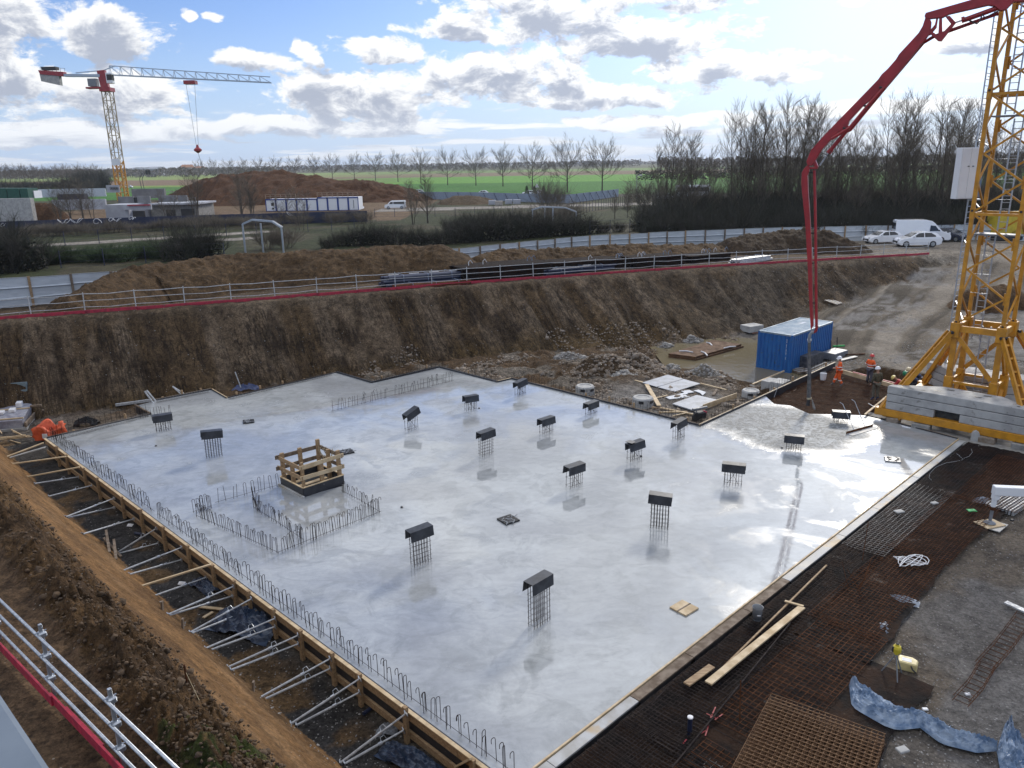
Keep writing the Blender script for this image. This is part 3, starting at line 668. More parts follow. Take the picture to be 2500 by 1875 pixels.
# stirrup cages along the formwork (cement splashed ladders and upright bars)
def ladder_cage(a, b, label, h=.16, n=40, m=REBARG, w=.16, z=.02):
    a = Vector((*a[:2], z)); b = Vector((*b[:2], z)); d = b-a; sdx = Vector((-d.y, d.x, 0)).normalized()*w
    root = empty('edge_cage', a, 0, label, 'rebar cage', 'stirrup cages along the formwork')
    for u, zz in ((0, 0), (0, h), (1, h), (1, 0)): MB().tube([sdx*u+Vector((0, 0, zz)), d+sdx*u+Vector((0, 0, zz))], .007, 5).build('rail', m, root)
    for i in range(min(n, 96)):
        c = d*((i+.5)/n); MB().tube([c, c+Vector((0, 0, h)), c+sdx+Vector((0, 0, h)), c+sdx], .006, 4).build('stirrup', m, root)
    return root
P_ = lambda x, y: tuple(at(x, y))
ladder_cage(P_(150, 1073), P_(366, 1017), 'pale stirrup ladder along the edge by the left slab corner', n=34)
ladder_cage(P_(383, 984), P_(512, 958), 'pale stirrup ladder at the foot of the leaning props', n=20)
ladder_cage(P_(560, 976), P_(812, 916), 'dark stirrup ladder along the long back edge', n=40, m=REBAR)
ladder_cage(P_(915, 934), P_(1065, 901), 'dark stirrup ladder at the farthest slab edge', n=28, m=REBAR)
def fringe(a, b, label, n, h=.42, off=.12, z=-.05):
    a = Vector((*a[:2], 0)); b = Vector((*b[:2], 0)); d = b-a; s_ = Vector((-d.y, d.x, 0)).normalized()*off
    root = empty('edge_bars', a, 0, label, 'rebar row', 'upright bars outside the formwork')
    for i in range(n):
        o = bpy.data.objects.new('bar', hook('straight', rnd.choice([h, h*1.25]))); col.objects.link(o); o.parent = root; o.location = d*((i+rnd.random()*.5)/n)+s_+Vector((0, 0, z)); o.rotation_euler = (rnd.gauss(0, .04), rnd.gauss(0, .04), 0)
    MB().tube([s_+Vector((0, 0, .2)), d+s_+Vector((0, 0, .2))], .006, 4).build('tie_bar', REBAR, root)
fringe(W[10], W[11], 'fringe of thin bars outside the long black formwork', 58, .40, .22)
fringe(W[11], tuple(BAYC), 'fringe of thin bars outside the pale topped formwork', 48, .42, .22)
fringe(W[8], W[9], 'fringe of thin bars by the farthest slab corner', 12, .36, .22)
fringe(W[0], W[1], 'fringe of thin bars behind the orange bag', 20, .5, .3)
fringe(W[7], W[8], 'fringe of thin bars behind the farthest edge', 22, .36, .2)

# ================================================================ COLUMN STARTERS WITH SHEET CAPS
# base (2212-view px), cap top y, heading of the cap, cap tilt, words
COLS = [(354, 930, 895, 30, 0, 'dark capped column starter nearest the back left corner box'), (463, 986, 930, 26, -.05, 'broad flat capped column starter on the open left part of the slab'),
        (889, 928, 887, 48, .30, 'column starter whose cap is tilted, behind the flat hatch cover'), (1017, 886, 854, 32, 0, 'low capped column starter right of the long splayed bar row'),
        (1124, 853, 822, 48, .1, 'farthest capped column starter, close to the back formwork notch'), (1050, 982, 930, 42, .05, 'tall capped column starter in the middle of the back half'),
        (1180, 934, 902, 40, 0, 'short capped column starter right of the tall middle one'), (1277, 894, 868, 44, 0, 'small capped column starter beside the first concrete ring'),
        (1240, 1050, 1003, 40, 0, 'capped column starter above the central wrapped hatch'), (1370, 993, 954, 34, .12, 'column starter under a cap of two overlapping sheets'),
        (1466, 948, 908, 46, .1, 'capped column starter at the inner corner of the formwork'), (910, 1216, 1140, 38, .03, 'tall capped column starter right of the lift opening rebar'),
        (1165, 1346, 1248, 46, 0, 'nearest and tallest capped column starter on the slab'), (1424, 1139, 1067, -20, -.05, 'tall capped column starter above the plywood hatch cover'),
        (1583, 1046, 1001, -18, 0, 'capped column starter with crossed bars on the bright right side'), (1714, 971, 940, -18, 0, 'low capped column starter in the bright patch below the hose end'),
        (1815, 912, 888, -14, 0, 'capped column starter partly behind the screed rake handles')]
for i, (bx, by_, ty, ang, tilt, lb) in enumerate(COLS):
    p = at(bx*1.1302, by_*1.1302); h = 1.0
    for _ in range(30):
        d = Vector((p.x, p.y, h))-Vector((0, 0, CH)); ff = d.dot(_f); yy = 937.5-F*(d.dot(_u)/ff)
        h += (yy-ty*1.1302)*ff/F*.8
    root = empty('column_starter', p, R(ang), lb, 'column starter', 'column starters with sheet caps')
    root.rotation_euler = (rnd.gauss(0, .012), rnd.gauss(0, .012), R(ang)+rnd.gauss(0, .05)); L = rnd.uniform(.80, .92); n = 7; bw = L*.72; dp = .24; hc = h-.04; thick = .0105 if ty-by_ < -60 else .009
    for k in range(n):
        for j in (-1, 1):
            x = -bw/2+bw*k/(n-1); 
            if j == 1 and k % 2 and h < 1.1: continue
            MB().tube([(x+rnd.uniform(-.01, .01), j*dp/2, -.03), (x, j*dp/2, hc-.08)], thick, 5).build('bar', REBAR, root)
    tz = [hc*.12, hc*.5] if h < 1.05 else [.1+hc*.13*k for k in range(6)]
    for z in tz: MB().tube([(-bw/2-.03, -dp/2-.01, z), (bw/2+.03, -dp/2-.01, z), (bw/2+.03, dp/2+.01, z), (-bw/2-.03, dp/2+.01, z), (-bw/2-.03, -dp/2-.01, z)], .005, 4).build('tie', REBAR, root)
    if h < 1.1:
        mb = MB(); mb.tube([(-bw/3, -dp/2, .05), (bw/3, dp/2, hc-.12)], .008, 5); mb.tube([(bw/3, -dp/2, .05), (-bw/3, dp/2, hc-.12)], .008, 5); mb.build('cross_tie', REBAR, root)
    cw = .17; dz = .34; prof = [(-cw-.03, -dz), (-cw, 0), (cw, 0), (cw+.03, -dz), (cw+.018, -dz), (cw-.012, -.012), (-cw+.012, -.012), (-cw-.018, -dz)]
    M = Matrix.Translation((0, 0, h)) @ Matrix.Rotation(-tilt, 4, 'Y') @ Matrix.Rotation(rnd.uniform(-.06, .06), 4, 'X')
    v = [M @ Vector((x, yy, zz)) for x in (-L/2, L/2) for yy, zz in prof]; m_ = len(prof)
    f = [(k, (k+1) % m_, (k+1) % m_+m_, k+m_) for k in range(m_)]+[(0, 1, 6, 7), (1, 2, 5, 6), (2, 3, 4, 5)]+[(8, 15, 14, 9), (9, 14, 13, 10), (10, 13, 12, 11)]
    MB().add(v, f).build('cap', CAPM, root)
    if bx == 1370:
        M2 = Matrix.Translation((-.2, .02, h+.02)) @ Matrix.Rotation(.15, 4, 'Y') @ Matrix.Rotation(.5, 4, 'Z'); MB().box((-.25, -.17, 0), (.25, .17, .012), M2).build('loose_sheet', CAPM, root)

# ================================================================ LIFT OPENING WITH TIMBER GUARD
FC = at(742, 1214); LC = at(684, 1186); RC = at(842, 1182)
L1 = (RC-FC).dot(VX); L2 = (LC-FC).dot(UX); Mx = Matrix(((VX.x, UX.x, 0, 0), (VX.y, UX.y, 0, 0), (0, 0, 1, 0), (0, 0, 0, 1)))
root = empty('lift_opening_guard', FC, 0, 'square timber guard rail standing on a black box over the lift opening', 'guard frame')
for a, b in (((0, 0), (L1, 0)), ((L1, 0), (L1, L2)), ((L1, L2), (0, L2)), ((0, L2), (0, 0))):
    pa = Mx @ Vector((*a, .12)); pb = Mx @ Vector((*b, .12)); MB().bar(pa, pb, .04, .52).build('plywood_side', PLY, root)
    pa = Mx @ Vector((*a, .395)); pb = Mx @ Vector((*b, .395)); MB().bar(pa, pb, .07, .03).build('top_lath', WOODP, root)
MB().bar(Mx @ Vector((-.06, -.1, .03)), Mx @ Vector((-.06, L2+.1, .03)), .09, .09).build('sole_beam', WOODG, root, .005)
HT = 1.42; ins = .10
for x, y, h in ((0, 0, HT), (L1, 0, HT+.05), (0, L2, HT), (L1, L2, HT+.15), (L1/2, 0, 1.15), (0, L2/2, 1.2), (L1/2, L2, HT), (L1, L2/2, HT-.1)):
    px = min(max(x, ins), L1-ins); py = min(max(y, ins), L2-ins); p = Mx @ Vector((px, py, 0))
    MB().bar(p+Vector((0, 0, -.3)), p+Vector((rnd.uniform(-.02, .02), 0, h)), .10, .16 if (x, y) != (0, 0) else .11, up=VX).build('post', WOOD, root, .006)
for zz in (.78, 1.22):
    for a, b, mt in (((-.08, 0), (L1+.08, 0), WOODP), ((0, -.05), (0, L2+.15), WOOD), ((-.15, L2), (L1, L2), WOODO), ((L1, -.02), (L1, L2+.05), WOODO)):
        MB().bar(Mx @ Vector((*a, zz+rnd.uniform(-.03, .03))), Mx @ Vector((*b, zz+rnd.uniform(-.03, .03))), .035, .17).build('rail', mt, root, .004)
for k in range(3): MB().bar(Mx @ Vector((.1, .25+.45*k, .2)), Mx @ Vector((L1*.8, .3+.4*k, .1+.1*k)), .2, .04).build('deck_board', WOODP, root, .004)
# tangle of rope over the back post
mb = MB()
for k in range(9):
    x = L1-rnd.random()*.15; y = L2*(1-rnd.random()*.75); z0 = 1.36
    mb.tube([Mx @ Vector((x-.12*math.sin(t*3+k), y+.1*math.sin(t*2+k*2), z0-.75*rnd.uniform(.5, 1)*t)) for t in (0, .25, .5, .75, 1)], .014, 5)
o = mb.build('rope_tangle', mat('old_rope', (.42, .36, .25), (.3, .24, .15), .9)); o.location = FC; tag(o, 'tangle of pale rope hanging over the back corner of the timber guard', 'rope')

# hatch covers wrapped in film
def hatch(x, y, w, ang, m, label, name='hatch_cover'):
    o = empty(name, at(x, y), R(ang), label, 'hatch cover', 'small covers lying in the slab')
    MB().box((-w/2, -w/2, 0), (w/2, w/2, .05)).build('panel', m, o, .008)
    mb = MB()
    if m is WOODP: return o
    for k in range(14):
        a = rnd.random()*6.28; r = w*.5; p = Vector((r*math.cos(a)*rnd.uniform(.3, 1.1), r*math.sin(a)*rnd.uniform(.3, 1.1), .055)); q_ = p+Vector((rnd.uniform(-.2, .2), rnd.uniform(-.2, .2), rnd.uniform(0, .03)))
        mb.bar(p, q_, .03, .015)
    mb.build('film_fold', GREYPL if m is BLKFILM else BLKFILM, o)
    return o
hatch(607, 1030, .55, 20, BLKFILM, 'black wrapped cover between the left column starters and the back edge')
hatch(846, 1104, .58, 30, BLKFILM, 'black wrapped cover just behind the timber guard')
hatch(1241, 1270, .62, 35, BLKFILM, 'black wrapped cover alone in the centre of the slab')
hatch(2179, 1123, .62, -20, GREYPL, 'pale film covered hatch on the bright right side')
o = hatch(1670, 1486, .60, 40, WOODP, 'bare plywood hatch cover near the right hand edge boards')
MB().box((-.32, -.02, .05), (.3, .02, .06)).build('strip', WOODO, o)
def smalls(x, y, nm, m, lb):
    o = MB().lathe([(.05, 0), (.06, .03), (.03, .05)], 8).build(nm, m); o.location = at(x, y); tag(o, lb, 'marker', 'small dark markers in the slab')
for x, y, lb in [(981, 1239, 'tiny dark stub left of the near left column starter'), (381, 1059, 'tiny dark stub by the broad capped column starter'), (1170, 997, 'tiny dark stub right of the low capped starter'), (1909, 1094, 'tiny dark stub in the bright right patch'), (1565, 1114, 'tiny dark stub beside the two sheet column cap')]:
    smalls(x, y+30 if x == 381 else y, 'slab_marker', PLY, lb)

# screed rake
root = empty('screed_rake', at(2120, 1062), 0, 'long red brown screed blade with two thin tall handles', 'screed rake')
a = at(2066, 1060)-root.location; b = at(2130, 1042)-root.location; d = (b-a).normalized(); n = Vector((d.y, -d.x, 0))
mb = MB().bar(a+Vector((0, 0, .06)), b+Vector((0, 0, .06)), .03, .12); mb.build('blade', RUST, root)
MB().bar(a+n*.16+Vector((.02, 0, .012)), b+n*.16+Vector((.02, 0, .012)), .3, .02).build('float_board', WOODG, root)
for sx, tx, ty in ((.30, 2071, 1007), (.72, 2086, 1000)):
    h0 = a.lerp(b, sx)+Vector((0, 0, .06)); top = h0+Vector((-.42 if sx < .5 else -.38, .6, 1.15)); MB().tube([h0, top, top+Vector((-.14, .03, .09))], .016, 6).build('handle', GALV, root)
MB().tube([a.lerp(b, .30)+Vector((-.17, .25, .52)), a.lerp(b, .72)+Vector((-.15, .25, .52))], .011, 5).build('handle_brace', GALV, root)
# ================================================================ BLUE CONTAINER
YEL = mat('crane_yellow_paint', (.56, .255, .016), (.40, .18, .013), .45, 0, 2.5, spots=((.16, .075, .03), .66, 6))
CONT = mat('container_blue', (.012, .085, .29), (.018, .13, .37), .45, 0, 1.3, stretch=(6, 6, 1), spots=((.05, .09, .13), .60, 4))
ROOF = mat('container_roof', (.19, .27, .35), (.28, .35, .41), .35, .2, 1.5)
REDP = mat('boom_red_paint', (.34, .018, .022), (.24, .014, .018), .38, 0, 2, spots=((.10, .03, .03), .66, 5))
BLACK = mat('black_rubber', (.02, .02, .022), (.03, .03, .032), .6)
HOSE = mat('mud_stained_hose', (.05, .055, .062), (.13, .12, .115), .6, 0, 5)
def container():
    N0 = at(1928, 912, -1.0); d = VX; w = UX; L, Wd, H = 6.06, 2.44, 2.56
    root = empty('shipping_container', N0, math.atan2(d.y, d.x), 'blue corrugated shipping container standing in the muddy pool', 'container')
    def corr(a, b, n, face):                                # corrugated wall strip between two points in plan
        a, b = Vector(a), Vector(b); dd = b-a; nn = Vector((dd.y, -dd.x)).normalized()
        prof = []
        for i in range(n):
            for s, o in ((.0, 0), (.25, 0), (.38, .045), (.74, .045), (.87, 0)): prof.append(a+dd*((i+s)/n)-nn*o)
        prof.append(b); v = [(p.x, p.y, z) for z in (.14, H-.10) for p in prof]; m_ = len(prof)
        MB().add(v, [(i, i+1, i+1+m_, i+m_) for i in range(m_-1)]).build('wall', CONT, root)
    corr((.1, .01), (L-.1, .01), 20, 0); corr((.01, Wd-.1), (.01, .1), 8, 0); corr((L-.1, Wd-.01), (.1, Wd-.01), 20, 0); corr((L-.01, .1), (L-.01, Wd-.1), 4, 0)
    for x in (0, L-.12):
        for y in (0, Wd-.12): MB().box((x, y, 0), (x+.12, y+.12, H)).build('corner_post', CONT, root, .01)
    for z0, z1, m_ in ((0, .15, CONT), (H-.11, H+.004, ROOF)):
        mb = MB(); mb.box((.12, .005, z0), (L-.12, .09, z1)); mb.box((.12, Wd-.09, z0), (L-.12, Wd-.005, z1)); mb.box((.005, .12, z0), (.09, Wd-.12, z1)); mb.box((L-.09, .12, z0), (L-.005, Wd-.12, z1)); mb.build('rail', m_, root)
    v = []; n = 34
    for i in range(n*4+1):
        x = .09+(L-.18)*i/(n*4); z = H-.02-(.02 if i % 4 in (1, 2) else 0); v += [(x, .09, z), (x, Wd-.09, z)]
    MB().add(v, [(2*i, 2*i+1, 2*i+3, 2*i+2) for i in range(n*4)]).build('roof', ROOF, root)
    mb = MB()
    for k in range(22):
        if k in (4, 9, 17, 18): continue
        z = H*.86-k*.062; h = .03 if k % 3 else .045; mb.box((-.052 if False else -.004, .37-.03+k*.001, z), (-.001, .37+.035, z+h*.35)); mb.box((-.004, .365, z), (-.001, .385, z+h))
    mb.build('lettering', WHITE, root)
    MB().lathe([(.45, 0), (.3, .012), (0.01, .02)], 14, Matrix.Translation((L*.72, Wd*.62, H-.01)) @ Matrix.Scale(.5, 4, (0, 1, 0))).build('puddle', mat('roof_puddle', (.5, .55, .6), (.6, .65, .7), .1), root)
container()

# ================================================================ TOWER CRANE (right)
e1 = Vector((.713, -.701, 0)); e2 = Vector((.701, .713, 0))
c0 = Vector((22.95, 36.75, 0)); zz_ = lambda z: Vector((0, 0, z))
def X(a, b, z): return e1*a+e2*b+zz_(z)
crane = empty('tower_crane', c0, 0, 'yellow lattice tower crane mast on a braced base at the right edge', 'tower crane')
HM = .98; CR = 3.15


for s in (-1, 1):
    MB().bar(X(-CR-.35, s*CR, .42), X(CR+.35, s*CR, .42), .34, .36).build('chassis_beam', YEL, crane, .015)
    MB().bar(X(s*CR, -CR+.2, .42), X(s*CR, CR-.2, .42), .34, .33).build('chassis_beam', YEL, crane, .015)
MB().bar(X(-CR, -CR+.17, .30), X(-CR+.9, -CR-.03, .30), .3, .3).build('corner_shoe', YEL, crane, .015)
for s in (-1, 1): MB().bar(X(-CR+.2, s*CR*.0+s*.75, .40), X(CR-.2, s*.75, .40), .22, .26).build('chassis_beam', YEL, crane)
ZN = 4.75
for sx in (-1, 1):
    for sy in (-1, 1):
        f = X(sx*CR, sy*CR, .62); h = X(sx*(HM+.18), sy*(HM+.18), ZN-.35); mid = (f+h)/2
        d = (h-f).normalized(); side = d.cross(Vector((0, 0, 1))).normalized()
        mb = MB()
        for o in (-.13, .13): mb.bar(f+side*o, h+side*o, .09, .26)
        for k in range(7): p = f.lerp(h, .08+k*.14); mb.bar(p-side*.16, p+side*.16, .16, .10, up=d)
        mb.build('strut', YEL, crane, .006)
        MB().bar(f+Vector((0, 0, -.15)), f+d*.75, .2, .5).build('strut_foot', YEL, crane, .01)
        MB().tube([h-side*.22, h+side*.22], .075, 10).build('pin', BLACK, crane)
        # portal leg with gusset head and kneed foot
        mb = MB(); L0 = X(sx*HM, sy*HM, 0)
        mb.bar(L0+zz_(1.0), L0+zz_(ZN+.2), .24, .24, up=e1)
        mb.bar(L0+zz_(1.55), X(sx*HM, sy*HM*.35, .55), .16, .2); mb.bar(L0+zz_(1.55), X(sx*HM*.35, sy*HM, .55), .16, .2)
        mb.bar(L0+zz_(1.2), X(sx*HM*1.05, sy*HM*1.05, .55), .2, .2)
        mb.build('portal_leg', YEL, crane, .008)
        MB().bar(L0+zz_(ZN-.62), L0+zz_(ZN+.12), .42, .42, up=e1).build('gusset', YEL, crane, .03); MB().bar(L0+zz_(1.1), L0+zz_(2.2), .36, .36, up=e1).build('gusset', YEL, crane, .03)
for (ax, ay, bx, by) in ((-1, -1, 1, -1), (1, -1, 1, 1), (1, 1, -1, 1), (-1, 1, -1, -1)):
    A = X(ax*HM, ay*HM, 0); B = X(bx*HM, by*HM, 0)
    MB().bar(A+zz_(ZN-.18), B+zz_(ZN-.18), .16, .30).build('portal_beam', YEL, crane, .008)
    MB().bar(A.lerp(B, .08)+zz_(ZN-.6), A.lerp(B, .92)+zz_(2.25), .10, .20).build('diagonal', YEL, crane, .006)
    A2 = A.lerp(B, .22); B2 = A.lerp(B, .78)
    mb = MB(); mb.bar(A.lerp(B, .08)+zz_(1.9), B.lerp(A, .08)+zz_(1.9), .10, .12); mb.build('ring_beam', YEL, crane)
SEC = 5.25; z0 = ZN+.05
for s in range(3):
    zb = z0+s*SEC
    for sx in (-1, 1):
        for sy in (-1, 1):
            L0 = X(sx*HM, sy*HM, 0); MB().bar(L0+zz_(zb), L0+zz_(zb+SEC-.01), .165, .165, up=e1).build('mast_leg', YEL, crane, .01)
            mb = MB(); mb.bar(L0+zz_(zb+SEC-.28), L0+zz_(zb+SEC+.22), .20, .20, up=e1); mb.build('joint_collar', YEL, crane, .01)
            MB().tube([L0+zz_(zb-.02+.12)-e2*.13, L0+zz_(zb+.10)+e2*.13], .055, 8).build('pin', BLACK, crane)
    for fi, (ax, ay, bx, by) in enumerate(((-1, -1, 1, -1), (1, -1, 1, 1), (1, 1, -1, 1), (-1, 1, -1, -1))):
        A = X(ax*HM, ay*HM, 0); B = X(bx*HM, by*HM, 0)
        for k in range(4):
            za = zb+.12+(SEC-.24)*k/4; ze = zb+.12+(SEC-.24)*(k+1)/4; P0, P1 = (A, B) if k % 2 == 0 else (B, A)
            mb = MB().bar(P0.lerp(P1, .06)+zz_(za), P0.lerp(P1, .94)+zz_(ze), .075, .085)
            if k % 2 == 0: mb.bar(P1.lerp(P0, .02)+zz_(ze-.28), P1.lerp(P0, .02)+zz_(ze+.28), .02, .26, up=(B-A).normalized())
            mb.build('diagonal', YEL, crane)
        MB().bar(A+zz_(zb+SEC-.06), B+zz_(zb+SEC-.06), .08, .12).build('mast_beam', YEL, crane)
    # inner landing with its ladder
    MB().box((-HM*.9, -.9, -.03), (HM*.9, -.05, .03), frame(X(0, .25, zb+SEC-1.0), e1)).build('landing', GREYPL, crane)
    for ox in (-.36, .36): pass
def ladder(foot, top, name='ladder', w=.34, parent=None, sd=None, rad=.022, mtl=GALV):
    foot, top = Vector(foot), Vector(top); sd = sd or e1; mb = MB()
    for s in (-1, 1): mb.bar(foot+sd*s*w/2, top+sd*s*w/2, .05, .09, up=e2)
    n = int((top-foot).length/.29)
    for i in range(n): p = foot.lerp(top, (i+.5)/n); mb.tube([p-sd*w/2, p+sd*w/2], .018, 5, False)
    return mb.build(name, mtl, parent)
for s in range(-1, 3):
    zb = z0+s*SEC; ladder(X(.05 if s % 2 else -.35, .2, max(zb-.9, .6)), X(.05 if s % 2 else -.35, .25, zb+SEC-1.1+(.9 if s == -1 else 0)), 'ladder', .36, crane)
    if s >= 0:
        for k in range(5):
            z = zb+.6+k*.9; r = .38; cx = .05 if s % 2 else -.35
            MB().tube([X(cx+r*math.sin(t), .25-.05-.75*abs(math.cos(t/2))**.5*1.0, z) for t in [math.pi*(-.5+j/6) for j in range(7)]], .012, 4).build('cage_hoop', GALV, crane)
# long outside ladder and the white cabinet
lp = at(2304, 946, .35)
lad = empty('external_ladder', lp, 0, 'long grey ladder clamped to the left side of the yellow mast', 'ladder')
ladder((0, 0, 0), (0, 0, 19.5), 'ladder_rails', .52, lad, Vector((.8, .6, 0)).normalized())
for z in (1.5, 4.8, 8, 10.2, 13, 16): MB().bar((0, 0, z), Vector((c0.x-e1.x*HM, c0.y-e1.y*HM, 0))-Vector((lp.x, lp.y, -z+.3)), .04, .04).build('bracket', GALV, lad)
cab = empty('electrical_cabinet', lp+Vector((-.62, -.35, 10.15)), 0, 'white electrical cabinet fixed high on the ladder side of the mast', 'cabinet')
M = frame((0, 0, 0), (1, .10, 0))
MB().box((-.5, -.22, 0), (.46, .25, 2.5), M).build('body', WHITE, cab, .012)
MB().box((-.47, -.245, .04), (-.03, -.222, 2.46), M).build('door', WHITE, cab, .006); MB().box((-.02, -.245, .04), (.43, -.222, 2.46), M).build('door', WHITE, cab, .006)
for x in (-.14, .10): MB().box((x, -.27, 1.58), (x+.09, -.246, 1.62), M).build('handle', BLACK, cab)
MB().box((.52, -.15, -.08), (.95, .3, -.02), M).build('bracket', GALV, cab); MB().box((.60, -.1, .05), (.84, .2, 1.1), M).build('cable_box', mat('blue_grey_box', (.12, .22, .34), (.2, .2, .24), .5), cab); MB().box((.47, -.18, 0), (.58, .2, 2.5), M).build('side_plate', GREYPL, cab)

# ballast blocks
def ballast(org, ax, ay, z, label, notch=False, hh=.40):
    o = empty('ballast_block', org+zz_(z), math.atan2(ax.y, ax.x), label, 'ballast block', 'concrete ballast blocks of the crane')
    P = [(0, 0), (6.15, 0), (6.2, .22), (4.6, 1.55), (2.1, 1.62), (.05, .35)]
    if notch:
        MB().prism([(0, 0), (2.2, 0), (2.15, 1.6), (2.1, 1.62), (.05, .35)], 0, hh-.028).build('slab', CONC, o, .02)
        MB().prism([(3.3, 0), (6.15, 0), (6.2, .22), (4.6, 1.55), (3.3, 1.6)], 0, hh-.028).build('slab', CONC, o, .02)
        MB().box((2.2, .25, 0), (3.3, 1.5, hh-.01)).build('recess', mat('dark_recess', (.05, .055, .055), (.03, .03, .03), .9), o)
    else: MB().prism(P, 0, hh-.028).build('slab', CONC, o, .02)
    if not notch:
        for x, y in ((1.9, .55), (2.35, 1.05), (3.6, .62), (3.9, 1.08)): MB().box((x, y, hh-.034), (x+.32, y+.16, hh-.024)).build('pocket', BLACK, o)
        for x, y in ((.6, .22), (5.5, .30)): MB().lathe([(.07, hh-.034), (.07, hh-.024)], 10, Matrix.Translation((x, y, 0))).build('lifting_hole', BLACK, o)
    return o
fo = c0+X(-CR+.12, -CR-.12, 0)
ballast(fo, e1, e2, .61, 'lowest of the three front ballast blocks, with a dark gap in it', True); ballast(fo, e1, e2, 1.01, 'middle one of the three front ballast blocks, blotchy grey'); ballast(fo, e1, e2, 1.41, 'topmost front ballast block with four slots in its top')
bo = c0+X(CR-.12, CR+.12, 0)
for k, w in enumerate(('lower', 'middle', 'upper')): ballast(bo, -e1, -e2, .61+.4*k, w+' ballast block stacked behind the mast ladder')
for k, (a, b, s) in enumerate([(-2.6, -CR, .55), (-1.3, -CR-.05, .8), (.1, -CR, .75), (1.5, -CR, .7), (2.8, -CR, .6), (-CR, 0, .7), (-CR, 2.4, .7)]):
    if k == 2: continue
    mb = MB(); M = frame(c0+X(a, b, -.18), e1)
    mb.box((-s/2, -.3, 0), (s/2, .3, .40), M); o = mb.build('support_block', [MUDROCK, CONCD, WOODO][k % 3], bevel=.05); o.location = (0, 0, 0)
    me = o.data
    for v in me.vertices: n_ = mnoise.noise_vector(v.co*3)*.05; v.co += n_
    tag(o, ['rough support block under the left end of the front crane beam', 'pinkish rubble block under the front crane beam', '', 'grey packing block right of the small marker stone under the front beam', 'packing block near the right end of the front beam', 'packing block under the left side beam of the crane', 'packing block under the rear of the left side beam'][k], 'packing block', 'blocks packed under the crane base')
p = at(2379, 1078, -.1)
o = MB().prism([(-.17, 0), (.17, 0), (.17, .35), (.12, .48), (0, .56), (-.12, .48), (-.17, .35)], -.09, .09, Matrix.Rotation(R(90), 4, 'X')).build('marker_stone', CONC, None, .02); o.location = p; o.rotation_euler = (0, 0, -.4); tag(o, 'small round topped grey stone standing before the front crane beam', 'stone')
# apron under the crane
v = [c0+X(-4.1, -4.3, -.11), c0+X(5.5, -4.3, -.11), c0+X(5.5, -2.2, -.11), c0+X(-4.1, -2.2, -.11)]
o = MB().prism([(q_.x, q_.y) for q_ in v], -.3, -.06).build('concrete_kerb', CONCD, None, .02); tag(o, 'low rough concrete strip in front of the crane base', 'concrete strip')

# ================================================================ CONCRETE PUMP BOOM
HP = at(1977, 1000, .0); pd = Vector((.86, -.51, 0)).normalized(); pn = Vector((-pd.y, pd.x, 0))
BP = lambda x, y: onplane(x, y, HP[:2], pd)
boom = empty('concrete_pump_boom', HP, 0, 'red folding boom of a concrete pump reaching over the slab from the right', 'concrete pump boom')
def plate(name, pts, w, m_=None, off=0., par=None, org=HP):
    P3 = [BP(*p)-org for p in pts]; n = len(P3)
    v = [p+pn*(off-w/2) for p in P3]+[p+pn*(off+w/2) for p in P3]
    fl = [Vector((p.dot(pd), p.z, 0)) for p in P3]; tri = tessellate_polygon([fl])
    f = [(i, (i+1) % n, (i+1) % n+n, i+n) for i in range(n)]+[tuple(t) for t in tri]+[tuple(i+n for i in reversed(t)) for t in tri]
    return MB().add(v, f).build(name, m_ or REDP, par or boom, .012)
def btube(name, pts, r, m_=None, off=0., n=10): return MB().tube([BP(*p)-HP+pn*off for p in pts], r, n).build(name, m_ or REDP, boom, smooth=False)
C1 = lambda x, y: (1900+x/3.687, y/3.687); C5 = lambda x, y: (1800+x/3.16, 200+y/3.16); C4 = lambda x, y: (1800+x/3.16, 700+y/3.16)
plate('boom_section', [C5(500, 700), C5(520, 665), C5(545, 640), C5(560, 650), C5(558, 690), C5(545, 720), C5(548, 830), C5(560, 1000), C5(572, 1200), C5(578, 1400), C5(582, 1659), C4(588, 300), C4(570, 330), C4(562, 200), C5(556, 1659), C5(545, 1400), C5(528, 1100), C5(508, 900), C5(496, 780)], .22)
plate('boom_section', [C1(258, 1455), C1(285, 1385), C1(300, 1350), C1(420, 1215), C1(900, 720), C1(935, 670), C1(985, 625), C1(1060, 540), C1(1090, 490), C1(1265, 300), C1(1300, 240), C1(1325, 165), C1(1365, 165), C1(1380, 200), C1(1372, 300), C1(1330, 350), C1(1180, 540), C1(970, 790), C1(760, 960), C1(640, 1090), C1(628, 1130), C1(650, 1140), C1(600, 1185), C1(545, 1190), C1(400, 1340), C1(340, 1440), C1(310, 1490), C1(270, 1490)], .30)
plate('boom_section', [C1(1318, 150), C1(1330, 120), C1(1800, -15), C1(2300, -150), C1(2310, -40), C1(2120, 20), C1(2050, 90), C1(2000, 100), C1(1950, 60), C1(1890, 50), C1(1540, 130), C1(1480, 160), C1(1330, 175)], .34)
plate('boom_section', [C1(2100, -20), C1(2280, -110), C1(2900, -320), C1(2900, -200), C1(2300, 20), C1(2120, 20)], .40)
plate('linkage', [C1(1350, 290), C1(1375, 280), C1(1450, 330), C1(1560, 215), C1(1590, 215), C1(1600, 205), C1(1470, 372), C1(1440, 370)], .26)
plate('linkage', [C1(1440, 340), C1(1450, 160), C1(1475, 160), C1(1478, 340)], .24); plate('linkage', [C1(1505, 150), C1(1545, 145), C1(1600, 205), C1(1560, 220)], .24, off=.02)
plate('linkage', [C1(1345, 300), C1(1410, 225), C1(1425, 160), C1(1440, 160), C1(1425, 250), C1(1365, 320)], .2)
plate('linkage', [C5(575, 610), C5(600, 590), C5(625, 650), C5(620, 672), C5(560, 672), C5(560, 655), C5(600, 655)], .22)
